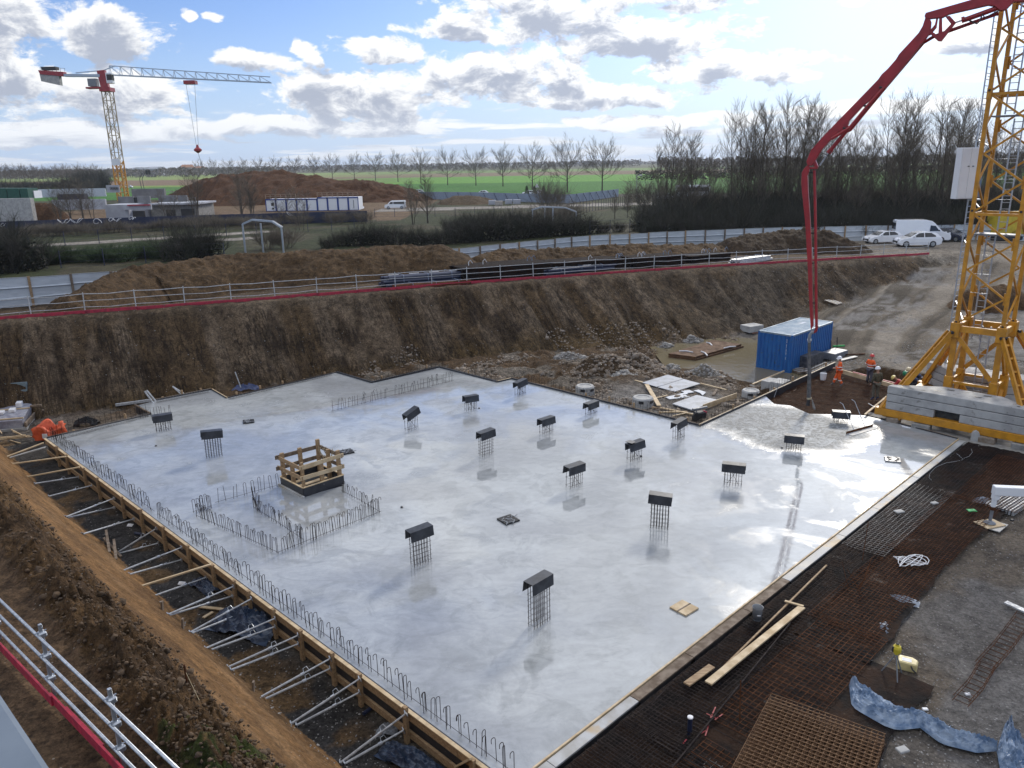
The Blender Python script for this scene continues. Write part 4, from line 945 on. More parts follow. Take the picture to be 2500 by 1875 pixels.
btube('cylinder_rod', [C1(1590, 205), C1(1670, 178)], .035, GALV); btube('hydraulic_cylinder', [C1(1655, 180), C1(1690, 175), C1(1990, 65)], .105)
btube('cylinder_gland', [C1(1650, 182), C1(1680, 172)], .13)
btube('hydraulic_line', [C1(1720, 190), C1(1790, 220), C1(1820, 190), C1(1830, 150)], .03, BLACK, -.2, 6); btube('hydraulic_line', [C1(1835, 130), C1(1860, 165), C1(1990, 100)], .03, BLACK, -.2, 6)
btube('hydraulic_cylinder', [C1(630, 1160), C1(455, 1370)], .095); btube('cylinder_gland', [C1(480, 1340), C1(450, 1378)], .12); btube('cylinder_rod', [C1(455, 1370), C1(375, 1490)], .038, GALV)
btube('hydraulic_line', [C1(480, 1360), C1(450, 1400), C1(390, 1370), C1(380, 1440)], .02, BLACK, -.15, 6)
btube('delivery_pipe', [C1(1985, 110), C1(1400, 320), C1(1300, 380), C1(970, 770), C1(820, 950), C1(640, 1170), C1(560, 1200)], .075, None, .28)
btube('delivery_pipe', [C1(960, 790), C1(820, 945), C1(650, 1150), C1(490, 1250)], .07, None, -.26)
for x, y in ((945, 795), (805, 960), (620, 1160)): btube('pipe_clamp', [C1(x-30, y-8), C1(x+22, y+8)], .05, BLACK, -.26, 6)
btube('delivery_pipe', [C5(595, 680), C5(600, 900), C5(605, 1200), C5(608, 1659), C4(612, 315), C4(608, 338), C4(592, 352)], .068)
btube('elbow', [C4(592, 352), C4(575, 352), C4(562, 368), C4(556, 395), C4(555, 430)], .082, GREYPL)
for y in (1150, 1390, 560): pass
for a, b in ((C5(555, 700), C5(600, 700)), (C5(548, 1168), C5(612, 1165)), (C5(562, 1400), C5(620, 1395)), (C4(552, 125), C4(618, 125)), (C4(600, 300), C4(626, 310)), (C4(578, 345), C4(590, 360))): btube('pipe_clamp', [a, b], .035, BLACK, 0, 6)
btube('coupling', [C4(541, 412), C4(572, 412)], .07, GALV); 
btube('end_hose', [C4(555, 420), C4(556, 560), C4(556, 700), C4(553, 820), C4(552, 870)], [.075, .085, .095, .11, .10], HOSE)
btube('hose_collar', [C4(555, 855), C4(556, 868)], .125, mat('rope_collar', (.45, .40, .28), (.3, .25, .17), .9)); btube('hose_mouth', [C4(552, 868), C4(548, 890), C4(543, 915)], [.10, .085, .10], BLACK)
o = MB().tube([BP(*C4(575, 868))+Vector((0, 0, 0)), BP(*C4(585, 905)), BP(*C4(592, 935)), BP(*C4(600, 950))], [.02, .05, .07, .02], 6).build('concrete_pour', CONCD); tag(o, 'thin stream of wet concrete falling beside the hose mouth', 'concrete')

# outrigger of the pump
p0 = da(2137, 1134, -.08)
root = empty('pump_outrigger', p0, 0, 'white outrigger beam and jack leg standing on stacked boards', 'outrigger')
q0 = Vector((0, 0, 0)); MB().tube([(0, 0, .12), (.02, 0, .62)], .055, 10).build('jack_rod', GREYPL, root); MB().tube([(.02, 0, .6), (.05, 0, 1.25)], .085, 10).build('jack_sleeve', WHITE, root)
MB().lathe([(.20, .09), (.16, .12), (.06, .17)], 14).build('foot_plate', GREYPL, root)
MB().tube([(.02, 0, .6), (.022, 0, .72)], .10, 10).build('collar', RUST, root)
MB().bar((-.05, .02, 1.34), (2.6, -.30, 1.30), .26, .32).build('beam', WHITE, root, .015); MB().bar((.05, 0, 1.0), (.07, 0, 1.4), .2, .2).build('beam_end', WHITE, root, .01)
for k, (a, dx, dy) in enumerate([(.3, 0, 0), (.7, .12, -.1), (-.2, -.1, .1)]):
    M = Matrix.Translation(p0+Vector((dx, dy, -.035+(2-k)*.035))) @ Matrix.Rotation(a, 4, 'Z'); o = MB().box((-.42, -.30, 0), (.42, .30, .032), M).build('support_board', [WOODP, WOODG, WOODP][k]); o['label'] = ['top pale board directly under the outrigger foot', 'middle grey board of the outrigger pad', 'lowest pale board of the outrigger pad'][k]; o['category'] = 'board'; o['group'] = 'boards under the outrigger'

# ================================================================ WORKERS
SKIN = mat('skin', (.42, .24, .17), (.36, .20, .14), .6)
def cloth(n, a, b=None): return mat(n, a, b, .85, 0, 14, .004, 30)
ORANGE = cloth('hi_vis_orange', (.85, .13, .02), (.70, .10, .015)); NAVY = cloth('navy_trousers', (.025, .03, .05)); OLIVE = cloth('olive_jacket', (.085, .078, .05)); KHAKI = cloth('khaki_trousers', (.13, .125, .10), (.09, .085, .07))
SLATE = cloth('slate_trousers', (.09, .09, .115)); REDS = cloth('red_sweater', (.40, .03, .03)); BLUES = cloth('blue_jacket', (.03, .05, .13)); GREYB = cloth('muddy_boots', (.13, .14, .15), (.08, .08, .08)); BLK = cloth('black_cloth', (.015, .016, .02))
REFL = mat('reflective_band', (.75, .77, .76), (.65, .67, .66), .35)
def skinned(name, verts, edges, rads, m_, parent, root_i=0, sub=1):
    me = bpy.data.meshes.new(name); me.from_pydata(verts, edges, []); o = bpy.data.objects.new(name, me); col.objects.link(o); o.parent = parent
    md = o.modifiers.new('skin', 'SKIN'); md.use_smooth_shade = True
    if not me.skin_vertices: me.skin_vertices.new() if hasattr(me.skin_vertices, 'new') else None
    for i, r in enumerate(rads): me.skin_vertices[0].data[i].radius = r if hasattr(r, '__len__') else (r, r); me.skin_vertices[0].data[i].use_root = (i == root_i)
    s = o.modifiers.new('sub', 'SUBSURF'); s.levels = sub; s.render_levels = sub; me.materials.append(m_); return o
def person(pos, rz, J, jacket, trousers, boots, helmet, label, bands=True, scale=1.0, tband=False):
    root = empty('person', pos, rz, label, 'person', 'workers around the unpoured corner'); V = {k: Vector(v) for k, v in J.items()}; root.scale = (scale,)*3
    vs, es, rs, ix = [], [], [], {}
    def add(k, v, r, pk=None):
        ix[k] = len(vs); vs.append(tuple(v)); rs.append(r)
        if pk is not None: es.append((ix[pk], ix[k]))
    add('pel', V['pel'], (.13, .10)); add('waist', V['pel'].lerp(V['chest'], .45), (.12, .09), 'pel'); add('chest', V['chest'], (.15, .10), 'waist'); add('neck', V['neck'], .055, 'chest')
    up = (V['head']-V['neck']).normalized(); add('jaw', V['neck'].lerp(V['head'], .55), (.065, .075), 'neck'); add('head', V['head'], (.075, .09), 'jaw'); add('crown', V['head']+up*.09, (.055, .065), 'head')
    for s in 'lr':
        add(s+'sh', V[s+'sh'], .06, 'chest'); add(s+'el', V[s+'el'], .042, s+'sh'); add(s+'wr', V[s+'wr'], .028, s+'el')
        hd = (V[s+'wr']-V[s+'el']).normalized(); add(s+'palm', V[s+'wr']+hd*.08, (.038, .018), s+'wr')
        sd = hd.orthogonal().normalized()
        for k in range(4): b = V[s+'wr']+hd*.085+sd*(.03-.02*k); l = (.065, .075, .072, .055)[k]; add(s+'f%d' % k, b+hd*.03, .009, s+'palm'); add(s+'g%d' % k, b+hd*l+hd.cross(sd)*.03, .008, s+'f%d' % k)
        add(s+'t1', V[s+'wr']+hd*.04+sd*.045, .011, s+'palm'); add(s+'t2', V[s+'wr']+hd*.075+sd*.055, .009, s+'t1')
        add(s+'hip', V[s+'hip'], .085, 'pel'); add(s+'kn', V[s+'kn'], .055, s+'hip'); add(s+'an', V[s+'an'], .04, s+'kn'); add(s+'to', V[s+'to'], .035, s+'an')
    skinned('body', vs, es, rs, SKIN, root)
    # face
    fw_ = Vector(J.get('face', (0, 1, 0))).normalized(); sdv = fw_.cross(up).normalized(); hc = V['head']+up*.01
    mb = MB(); mb.lathe([(.0, -.02), (.016, -.012), (.004, .03)], 6, Matrix.Translation(hc+fw_*.095-up*.015)); mb.build('nose', SKIN, root)
    for s in (-1, 1):
        MB().lathe([(.002, -.008), (.011, 0), (.002, .008)], 6, Matrix.Translation(hc+fw_*.086+sdv*s*.03+up*.012)).build('eye', BLK, root)
        MB().lathe([(.008, -.03), (.02, 0), (.008, .03)], 6, Matrix.Translation(hc+sdv*s*.082-up*.01)).build('ear', SKIN, root)
    MB().bar(hc+fw_*.088-sdv*.022-up*.05, hc+fw_*.088+sdv*.022-up*.05, .008, .008).build('mouth', mat('lips', (.25, .09, .08)), root)
    jv = [V['pel']+(V['chest']-V['pel'])*.02, V['pel'].lerp(V['chest'], .45), V['chest'], V['neck']-up*.02, V['lsh'], V['lel'], V['lwr']-(V['lwr']-V['lel']).normalized()*.02, V['rsh'], V['rel'], V['rwr']-(V['rwr']-V['rel']).normalized()*.02]
    skinned('jacket', [tuple(p) for p in jv], [(0, 1), (1, 2), (2, 3), (2, 4), (4, 5), (5, 6), (2, 7), (7, 8), (8, 9)], [(.175, .135), (.165, .135), (.185, .135), (.075, .07), .085, .068, .052, .085, .068, .052], jacket, root)
    tv = [V['pel']+Vector((0, 0, .03)), V['lhip'], V['lkn'], V['lan']+Vector((0, 0, .05)), V['rhip'], V['rkn'], V['ran']+Vector((0, 0, .05))]
    skinned('trousers', [tuple(p) for p in tv], [(0, 1), (1, 2), (2, 3), (0, 4), (4, 5), (5, 6)], [(.165, .13), .115, .085, .075, .115, .085, .075], trousers, root)
    for s in 'lr': skinned('boot', [tuple(V[s+'an']+Vector((0, 0, .16))), tuple(V[s+'an']), tuple(V[s+'to'])], [(0, 1), (1, 2)], [.068, .065, (.05, .045)], boots, root, 1)
    M = Matrix.Translation(V['head']+up*.075) @ up.to_track_quat('Z', 'Y').to_matrix().to_4x4()
    MB().lathe([(.148, -.03), (.132, -.025), (.128, .03), (.105, .085), (.06, .118), (.001, .125)], 16, M).build('helmet', helmet, root, smooth=True)
    pk = V['head']+up*.05+fw_*.13; MB().bar(pk-sdv*.07, pk+sdv*.07, .09, .012, up=up).build('helmet_peak', helmet, root)
    if bands:
        for f, r in ((.25, .185), (.62, .188)):
            c = V['pel'].lerp(V['chest'], f); M = Matrix.Translation(c) @ (V['chest']-V['pel']).to_track_quat('Z', 'Y').to_matrix().to_4x4() @ Matrix.Scale(.82, 4, (0, 1, 0)); MB().lathe([(r, -.025), (r+.004, 0), (r, .025)], 16, M, False).build('reflective_band', REFL, root)
        for s in 'lr':
            c = V[s+'sh'].lerp(V[s+'el'], .75); M = Matrix.Translation(c) @ (V[s+'el']-V[s+'sh']).to_track_quat('Z', 'Y').to_matrix().to_4x4(); MB().lathe([(.079, -.025), (.08, .025)], 10, M, False).build('reflective_band', REFL, root)
    if tband:
        for s in 'lr': c = V[s+'kn'].lerp(V[s+'an'], .25); M = Matrix.Translation(c); MB().lathe([(.094, -.03), (.09, .03)], 10, M, False).build('reflective_band', REFL, root)
    return root
STAND = dict(pel=(0, 0, .95), chest=(0, .02, 1.32), neck=(0, .02, 1.50), head=(0, .05, 1.63), lsh=(.19, .01, 1.42), lel=(.25, -.02, 1.13), lwr=(.22, .14, .92), rsh=(-.19, .01, 1.42), rel=(-.25, -.02, 1.13), rwr=(-.22, .14, .92),
             lhip=(.1, 0, .90), lkn=(.11, .03, .50), lan=(.12, -.02, .10), lto=(.14, .14, .05), rhip=(-.1, 0, .90), rkn=(-.11, .05, .50), ran=(-.12, .0, .10), rto=(-.14, .16, .05))
WALK = dict(STAND, lkn=(.1, .16, .52), lan=(.1, .26, .10), lto=(.1, .42, .06), rkn=(-.1, .0, .48), ran=(-.1, -.2, .12), rto=(-.1, -.06, .05), lwr=(.16, .24, 1.08), rwr=(-.12, .26, 1.10), lel=(.26, .02, 1.14), rel=(-.26, .02, 1.14))
HIPS = dict(STAND, lwr=(.12, .16, 1.12), rwr=(-.12, .17, 1.10), lel=(.29, .0, 1.15), rel=(-.29, .0, 1.15))
BEND = dict(STAND, pel=(0, -.10, .62), chest=(0, .22, .86), neck=(0, .38, .94), head=(0, .49, 1.0), face=(0, .8, -.6), lsh=(.18, .28, .88), lel=(.22, .42, .62), lwr=(.15, .55, .42), rsh=(-.18, .28, .88), rel=(-.22, .42, .62), rwr=(-.15, .55, .42),
            lhip=(.1, -.08, .58), lkn=(.14, .22, .45), lan=(.12, .0, .10), lto=(.13, .16, .05), rhip=(-.1, -.08, .58), rkn=(-.14, .22, .42), ran=(-.12, -.04, .10), rto=(-.13, .12, .05))
HW = mat('white_helmet', (.78, .80, .84), (.72, .74, .8), .3); HR = mat('red_helmet', (.55, .03, .03), (.5, .02, .02), .3); HY = mat('yellow_helmet', (.75, .62, .22), (.7, .55, .2), .35); HG = mat('green_helmet', (.01, .22, .10), None, .35); HC = mat('cream_helmet', (.66, .56, .36), None, .35)
person(at(2046, 943, -.28), R(75), WALK, ORANGE, ORANGE, GREYB, HW, 'person in full orange work clothes and white helmet walking beside the hose', tband=True)
person(at(2120, 938, -.28), R(-60), HIPS, ORANGE, SLATE, BLK, HR, 'person in orange reflective jacket, dark trousers and red helmet')
person(at(2136, 978, -.28), R(8), STAND, OLIVE, KHAKI, BLUES, HW, 'person seen from behind in olive jacket, khaki trousers and white helmet', bands=False, scale=1.06)
person(at(2203, 968, -.28), R(60), BEND, REDS, NAVY, BLK, HY, 'person crouching in red sweater and yellow helmet behind the crane strut', bands=False)
person(at(2232, 958, -.28), R(70), BEND, BLUES, NAVY, BLK, HG, 'person crouching in blue jacket and green helmet behind the crane strut', bands=False, scale=1.05)
person(at(2240, 950, -.28), R(75), BEND, BLUES, SLATE, BLK, HC, 'person in cream helmet, rearmost of the crouching three', bands=False, scale=1.1)
# ================================================================ STONES AND CLODS (uncountable)
def stones(name, pts, mat_, flat=.6):
    ico = []
    t = (1+5**.5)/2
    iv = [Vector(v).normalized() for v in ((-1, t, 0), (1, t, 0), (-1, -t, 0), (1, -t, 0), (0, -1, t), (0, 1, t), (0, -1, -t), (0, 1, -t), (t, 0, -1), (t, 0, 1), (-t, 0, -1), (-t, 0, 1))]
    fc = [(0, 11, 5), (0, 5, 1), (0, 1, 7), (0, 7, 10), (0, 10, 11), (1, 5, 9), (5, 11, 4), (11, 10, 2), (10, 7, 6), (7, 1, 8), (3, 9, 4), (3, 4, 2), (3, 2, 6), (3, 6, 8), (3, 8, 9), (4, 9, 5), (2, 4, 11), (6, 2, 10), (8, 6, 7), (9, 8, 1)]
    iv = np.array([tuple(v) for v in iv]); fc = np.array(fc); n = len(pts); rs = np.random.RandomState(5)
    P = np.array([p[:3] for p in pts]); s = np.array([p[3] for p in pts])
    V = iv[None]*s[:, None, None]*(1+rs.uniform(-.45, .45, (n, 12, 1)))*np.stack([rs.uniform(.7, 1.3, n), rs.uniform(.7, 1.3, n), rs.uniform(flat*.7, flat*1.3, n)], -1)[:, None]
    a = rs.uniform(0, 6.28, n); c, s_ = np.cos(a)[:, None], np.sin(a)[:, None]
    V = np.stack([V[..., 0]*c-V[..., 1]*s_, V[..., 0]*s_+V[..., 1]*c, V[..., 2]], -1)+P[:, None]
    me = bpy.data.meshes.new(name); me.vertices.add(n*12); me.vertices.foreach_set('co', V.astype(np.float32).ravel())
    Fq = (fc[None]+np.arange(n)[:, None, None]*12).reshape(-1); me.loops.add(Fq.size); me.loops.foreach_set('vertex_index', Fq.astype(np.int32))
    me.polygons.add(Fq.size//3); me.polygons.foreach_set('loop_start', np.arange(0, Fq.size, 3, dtype=np.int32)); me.update(calc_edges=True)
    me.materials.append(mat_); o = bpy.data.objects.new(name, me); col.objects.link(o); o['kind'] = 'stuff'; return o
GV = GROUND.data.vertices; GN = len(GV); _co = np.empty(GN*3, np.float32); GV.foreach_get('co', _co); _co = _co.reshape(-1, 3).astype(float)
def ground_pick(mask, n, seed):
    idx = np.nonzero(mask)[0]; rs = np.random.RandomState(seed); idx = rs.choice(idx, min(n, len(idx)), replace=False); q = _co[idx].copy(); q[:, :2] += rs.normal(0, .07, (len(q), 2)); return q
gx, gy, gzv = _co.T; gn = gx*.712+gy*.702; gt = -gx*.702+gy*.712; rsn = np.random.RandomState(3)
inframe = (np.abs(np.arctan2(gx, gy)) < .66)
sl_d = polydist(gx, gy, SLAB)
pk = ground_pick(inframe & (gn > 3.0) & (gn < 5.0) & (gt > -2) & (gt < 30), 5200, 1)
stones('soil_clods', [(*p, rsn.uniform(.012, .042)*(1+1.5*(rsn.rand() > .97))) for p in pk], mat('clod_soil', (.10, .062, .032), (.055, .036, .021), .95, 0, 5, .01, 25), .8)
pk = ground_pick(inframe & (gn > 5) & (gn < 13) & (sl_d > .1) & (gt > -2) & (gt < 34) & (gzv < -.3), 2600, 2)
stones('strip_gravel', [(*p, rsn.uniform(.008, .03)) for p in pk], STONE)
pk = ground_pick(inframe & (sl_d > .5) & (gx > 3) & (gzv > -.4) & (gzv < .3) & (gy < 36) & (gy > 11), 6500, 3)
stones('yard_gravel', [(*p, rsn.uniform(.008, .028)) for p in pk], STONE)
rubm = inframe & (polydist(gx, gy, BAY) > .3) & (sl_d > .6) & (gy > 39) & (gy < 60) & (gx > -14) & (gx < 19) & (gzv < .6) & (gzv > -.95) & (fbm(gx, gy, .42, 3, 71) > .47)
pk = ground_pick(rubm, 5200, 4); stones('rubble', [(*p, rsn.uniform(.025, .10)*(1+1.8*(rsn.rand() > .96))) for p in pk], MUDROCK, .75)
pk = ground_pick(inframe & (gx > 20) & (gy > 44) & (gy < 80) & (gzv < 3.2) & (fbm(gx, gy, .3, 3, 9) > .56), 2600, 6); stones('road_gravel', [(*p, rsn.uniform(.02, .06)) for p in pk], STONE)
pk = ground_pick(inframe & (gy > 44) & (gy < 70) & (gx < 30) & (gzv > -.5) & (gzv < 4.4), 1300, 7); stones('bank_pebbles', [(*p, rsn.uniform(.018, .045)) for p in pk], STONE)

# gravel and rubble piles on the pit floor, spoil heaps on the bench
def heap(name, label, spine, tint, seed=1, rough_=.35, n=160, m=44, group=None, cat='soil heap', power=1.5, scale=1.1):
    """spine: (x, y, z_base, height, half width)"""
    P = np.array(spine, float); L = np.concatenate([[0], np.cumsum(np.hypot(*np.diff(P[:, :2], axis=0).T))]); s = np.linspace(0, L[-1], n)
    I = lambda k: np.interp(s, L, P[:, k]); x, y, zb, h, w = (I(k) for k in range(5))
    for arr in (x, y): arr[:] = np.convolve(np.pad(arr, 6, 'edge'), np.ones(13)/13, 'valid')
    tx, ty = np.gradient(x), np.gradient(y); q_ = np.hypot(tx, ty)+1e-9; nx, ny = -ty/q_, tx/q_
    c = np.linspace(-1, 1, m)[None]; X_ = x[:, None]+nx[:, None]*w[:, None]*c; Y_ = y[:, None]+ny[:, None]*w[:, None]*c
    endt = np.clip(np.minimum(s, L[-1]-s)/2.0, 0, 1)[:, None]
    prof = (1-np.abs(c)**power)*endt
    Z_ = zb[:, None]-.3+(h[:, None]+.3)*prof+prof**.5*rough_*((fbm(X_, Y_, scale, 5, seed, .62)-.5)*1.6+.5*(fbm(X_, Y_, scale*3, 3, seed+9)-.5))
    nz = fbm(X_, Y_, .5, 4, seed+3)[..., None]; colr = np.array(tint)*(.8+.4*nz)
    o = grid_mesh(name, X_, Y_, Z_, colr, EARTH); return tag(o, label, cat, group)
def sp(lst): return [(*(lambda p: (p.x, p.y))(da(x, y, z)), z-h, h, w) for x, y, z, h, w in lst]
SOIL = (.095, .060, .030); DSOIL = (.060, .042, .026)
heap('spoil_heap', 'long brown spoil heap behind the far guard rail on the left', sp([(70, 664, 4.6, .9, 1.7), (130, 641, 5.0, 1.3, 2.2), (200, 612, 5.4, 1.8, 2.8), (290, 575, 5.85, 2.2, 4.2), (500, 551, 6.0, 2.0, 4.6), (700, 541, 6.2, 2.3, 4.8), (880, 529, 6.3, 2.4, 4.8), (960, 531, 6.2, 2.4, 4.4), (1025, 562, 4.6, .7, 3)]), SOIL, 11, .42, 300, 60, 'spoil heaps on the far bench')
heap('spoil_heap', 'low brown spoil heap in front of the middle of the white hoarding', sp([(1000, 562, 4.6, .7, 3), (1080, 541, 4.9, 1.2, 3.4), (1200, 537, 4.8, 1.1, 3.4), (1310, 530, 4.9, 1.2, 3.6), (1420, 528, 4.8, 1.2, 3.4), (1520, 527, 4.5, .9, 3), (1580, 530, 4.1, .6, 2.6)]), SOIL, 23, .5, 240, 44, 'spoil heaps on the far bench')
heap('spoil_heap', 'dark rounded spoil heap beside the parked white cars', sp([(1530, 527, 4.4, .8, 2.8), (1600, 509, 5.1, 1.6, 3.8), (1700, 494, 5.6, 2.2, 4.4), (1780, 496, 5.5, 2.2, 4.2), (1850, 524, 4.3, 1.1, 3), (1905, 545, 3.5, .4, 2)]), DSOIL, 37, .5, 200, 44, 'spoil heaps on the far bench')
PILE = []
def lh(name, label, c, h, rx, ry, tint, seed, ang=0, **k):
    ca, sa = math.cos(ang), math.sin(ang); x, y = c[0], c[1]; z = c[2]
    o = heap(name, label, [(x-rx*ca, y-rx*sa, z, .02, ry*.6), (x-rx*.4*ca, y-rx*.4*sa, z, h, ry), (x+rx*.4*ca, y+rx*.4*sa, z, h, ry), (x+rx*ca, y+rx*sa, z, .02, ry*.6)], tint, seed, n=70, m=30, group='rubble and gravel piles on the pit floor', cat='rubble pile', **k)
    q = np.empty(len(o.data.vertices)*3, np.float32); o.data.vertices.foreach_get('co', q); q = q.reshape(-1, 3).astype(float); PILE.append((tint, q[np.random.RandomState(seed).choice(len(q), min(len(q), 620), replace=False)])); return o
GRV = (.20, .19, .18); RB = (.085, .058, .034)
for i, (x, y, h, rx, ry, t_, a, lb) in enumerate([(1390, 875, .55, 1.9, 1.2, GRV, .2, 'grey gravel pile at the foot of the bank behind the first concrete ring'), (1470, 905, 1.0, 2.8, 1.6, RB, .1, 'largest brown rubble pile in the middle of the pit floor'), (1520, 915, .7, 1.2, 1.0, GRV, 0, 'light grey gravel pile in front of the big brown rubble pile'),
     (1550, 885, .8, 2.0, 1.3, RB, -.2, 'brown rubble pile between the gravel and the pool'), (1625, 850, .5, 1.6, 1.0, GRV, .2, 'gravel pile reaching into the muddy pool'), (1690, 835, .5, 1.8, .9, GRV, .3, 'flat gravel pile behind the rusty mat in the pool'), (1720, 915, .7, 2.0, 1.0, (.19, .17, .14), -.5, 'stony rubble ridge between pool and plywood sheets'), (1775, 950, .45, 1.2, .8, RB, -.4, 'small brown mud pile at the end of the stony ridge'), (1640, 900, .6, 1.3, .9, (.2, .18, .15), -.3, 'stony rubble pile left of the pool edge')]):
    lh('rubble_pile', lb, drop(x, y, -.5), h, rx, ry, t_, 50+i, a, rough_=.3, scale=2.2)
stones('pile_stones', [(*p, rsn.uniform(.03, .10)*(1+1.5*(rsn.rand() > .95))) for t_, q in PILE if t_[2] > .1 for p in q if p[2] > -.95], STONE, .8); stones('pile_rubble', [(*p, rsn.uniform(.03, .13)*(1+1.2*(rsn.rand() > .95))) for t_, q in PILE if t_[2] <= .1 for p in q if p[2] > -.95], MUDROCK, .8)
lh('earth_mound', 'brown earth mound seen through the lattice behind the crane base', drop(2420, 745, .5), 1.6, 4.5, 2.4, (.10, .06, .03), 88, .2, rough_=.4)

# ================================================================ GUARD RAILS
def along(pts, s):
    for a, b in zip(pts[:-1], pts[1:]):
        L = (Vector(b)-Vector(a)).length
        if s <= L: return Vector(a).lerp(Vector(b), s/L)
        s -= L
    return Vector(pts[-1])
poly = [Vector((a[0], a[1])) for a in BTOP[:-1]]
off = []
for i, p in enumerate(poly):
    d = (poly[min(i+1, len(poly)-1)]-poly[max(i-1, 0)]).normalized(); off.append(p+Vector((-d.y, d.x))*.35)
tot = sum((b-a).length for a, b in zip(off[:-1], off[1:])); s0 = (off[1]-off[0]).length+4
root = empty('guard_rail', (0, 0, 0), 0, 'long guard rail with red kickboard along the top of the far bank', 'guard rail', 'scaffold tube guard rails')
pp = []; s = s0
while s < tot: p = along(off, s); pp.append(Vector((p.x, p.y, gz(p.x, p.y)))); s += 2.85
root.location = pp[0]; rl = root.location.copy()
for i, p in enumerate(pp):
    l = Vector((rnd.uniform(-.05, .05), rnd.uniform(-.03, .03), 1.28)); MB().tube([p-rl-Vector((0, 0, .1)), p-rl+l], .034, 6).build('post', GALVM, root)
for h, r in ((1.18, .026), (.78, .022), (.38, .022)):
    mb = MB(); seq = []
    for i, p in enumerate(pp):
        seq.append(p-rl+Vector((0, 0, h+rnd.uniform(-.03, .03))))
        if i < len(pp)-1: seq.append((p+pp[i+1])/2-rl+Vector((0, 0, h+rnd.uniform(-.06, .03))))
    mb.tube(seq, r, 5).build('rail', GALVM, root)
for i in range(len(pp)-1):
    a, b = pp[i]-rl, pp[i+1]-rl; d = (b-a).normalized(); n = Vector((d.y, -d.x, 0))*.06
    MB().bar(a+n+Vector((0, 0, .10+rnd.uniform(-.02, .02))), b+n+d*.12+Vector((0, 0, .10+rnd.uniform(-.02, .02))), .04, .20).build('kickboard', RED, root)
pa = Vector((-7.94, 11.35, 4.0)); dn = Vector((.763, -.646, 0)); root = empty('guard_rail', pa, 0, 'close galvanised guard rail with red boards at the bottom left', 'guard rail', 'scaffold tube guard rails')
nn = Vector((.646, .763, 0))
for k in range(-4, 4):
    b0 = dn*(2.62*k); MB().bar(b0+Vector((0, 0, -.15)), b0+Vector((0, 0, 1.34)), .055, .055, up=dn).build('post', GALV, root, .006)
    for h in (1.15, .73, .30):
        MB().bar(b0+dn*(-.06)-nn*.0+Vector((0, 0, h)), b0+dn*.07+Vector((0, 0, h)), .13, .10).build('coupler', GALV, root, .02); MB().tube([b0+nn*-.1+Vector((0, 0, h+.05)), b0+nn*.08+Vector((0, 0, h+.05))], .012, 6).build('coupler_bolt', GALV, root)
for j, h in enumerate((1.15, .73, .30)):
    a, b = dn*(-2.62*4.2), dn*(2.62*3.6); MB().tube([a-nn*.06+Vector((0, 0, h)), (a+b)/2-nn*.06+Vector((0, 0, h-.01)), b-nn*.06+Vector((0, 0, h))], .0265, 12).build('rail', GALV, root, smooth=True)
for k in range(-4, 4):
    a = dn*(2.62*k+.25); b = a+dn*2.75; MB().bar(a-nn*(.12+.03*(k % 2))+Vector((0, 0, .10)), b-nn*(.12+.03*(k % 2))+Vector((0, 0, .11)), .035, .19).build('kickboard', RED, root, .004)
    if k % 2 == 0: MB().bar(a+dn*.5-nn*.07+Vector((0, 0, .06)), a+dn*1.9-nn*.07+Vector((0, 0, .07)), .03, .16).build('kickboard', RED, root, .004)
# parapet sheet right beside the camera
a, b = at(-60, 1600, CH-1.15), at(128, 1880, CH-1.15); d = (b-a).normalized(); n = Vector((-d.y, d.x, 0)); 
mb = MB(); M = frame(a, d); L = (b-a).length; mb.prism([(-2, -1.2), (L+2, -1.2), (L+2, 0), (-2, 0)], -.05, 0, M); o = mb.build('parapet_coping', mat('zinc_coping', (.10, .13, .17), (.14, .175, .22), .6, .0, 3), None, .012); tag(o, 'smooth pale grey metal coping at the bottom left corner', 'parapet')
o = MB().prism([(-2, -1.0), (L+2, -1.0), (L+2, -.12), (-2, -.12)], -8.5, -.052, M).build('viewing_wall', CONCD); tag(o, 'plain wall carrying the grey metal coping at the bottom left corner', 'wall')

# stake and scraps on the near slope
p = drop(463, 1703, 2.5); o = MB().tube([(0, 0, -.1), (0, -.02, .72)], .02, 6).build('steel_stake', RUST); o.location = p; tag(o, 'thin rusty stake standing alone on the near slope', 'stake')
q_ = drop(545, 1830, 2.5); o = MB().tube([(0, 0, .55), (q_-p)*.5+Vector((0, 0, .25)), (q_-p)], .005, 4).build('string', mat('old_string', (.4, .33, .2))); o.location = p; tag(o, 'thin string hanging from the rusty stake down the slope', 'string')
for x, y, lb in [(395, 1493, 'short brown stake on the slope toe by the tall prop pair'), (445, 1535, 'second short brown stake on the slope toe'), (617, 1690, 'small dark stake near the lower slope toe')]:
    o = MB().bar((0, 0, -.2), (.05, 0, .32), .10, .05).build('timber_stake', WOODO, None, .005); o.location = drop(x, y, -.5); tag(o, lb, 'stake', 'short stakes along the slope toe')
for x, y, lb in [(315, 1583, 'white crumpled scrap lying on the clods'), (318, 1285, 'white paper scrap in the dark service strip'), (444, 1427, 'white scrap beside the long pale brace')]:
    mb = MB(); mb.add([(-.12, -.05, .03), (.1, -.08, .02), (.13, .05, .07), (.0, .1, .03), (-.1, .06, .09), (.02, 0, .12)], [(0, 1, 5), (1, 2, 5), (2, 3, 5), (3, 4, 5), (4, 0, 5)]); o = mb.build('paper_scrap', PAPER); o.location = drop(x, y, -.5); tag(o, lb, 'scrap', 'white scraps')

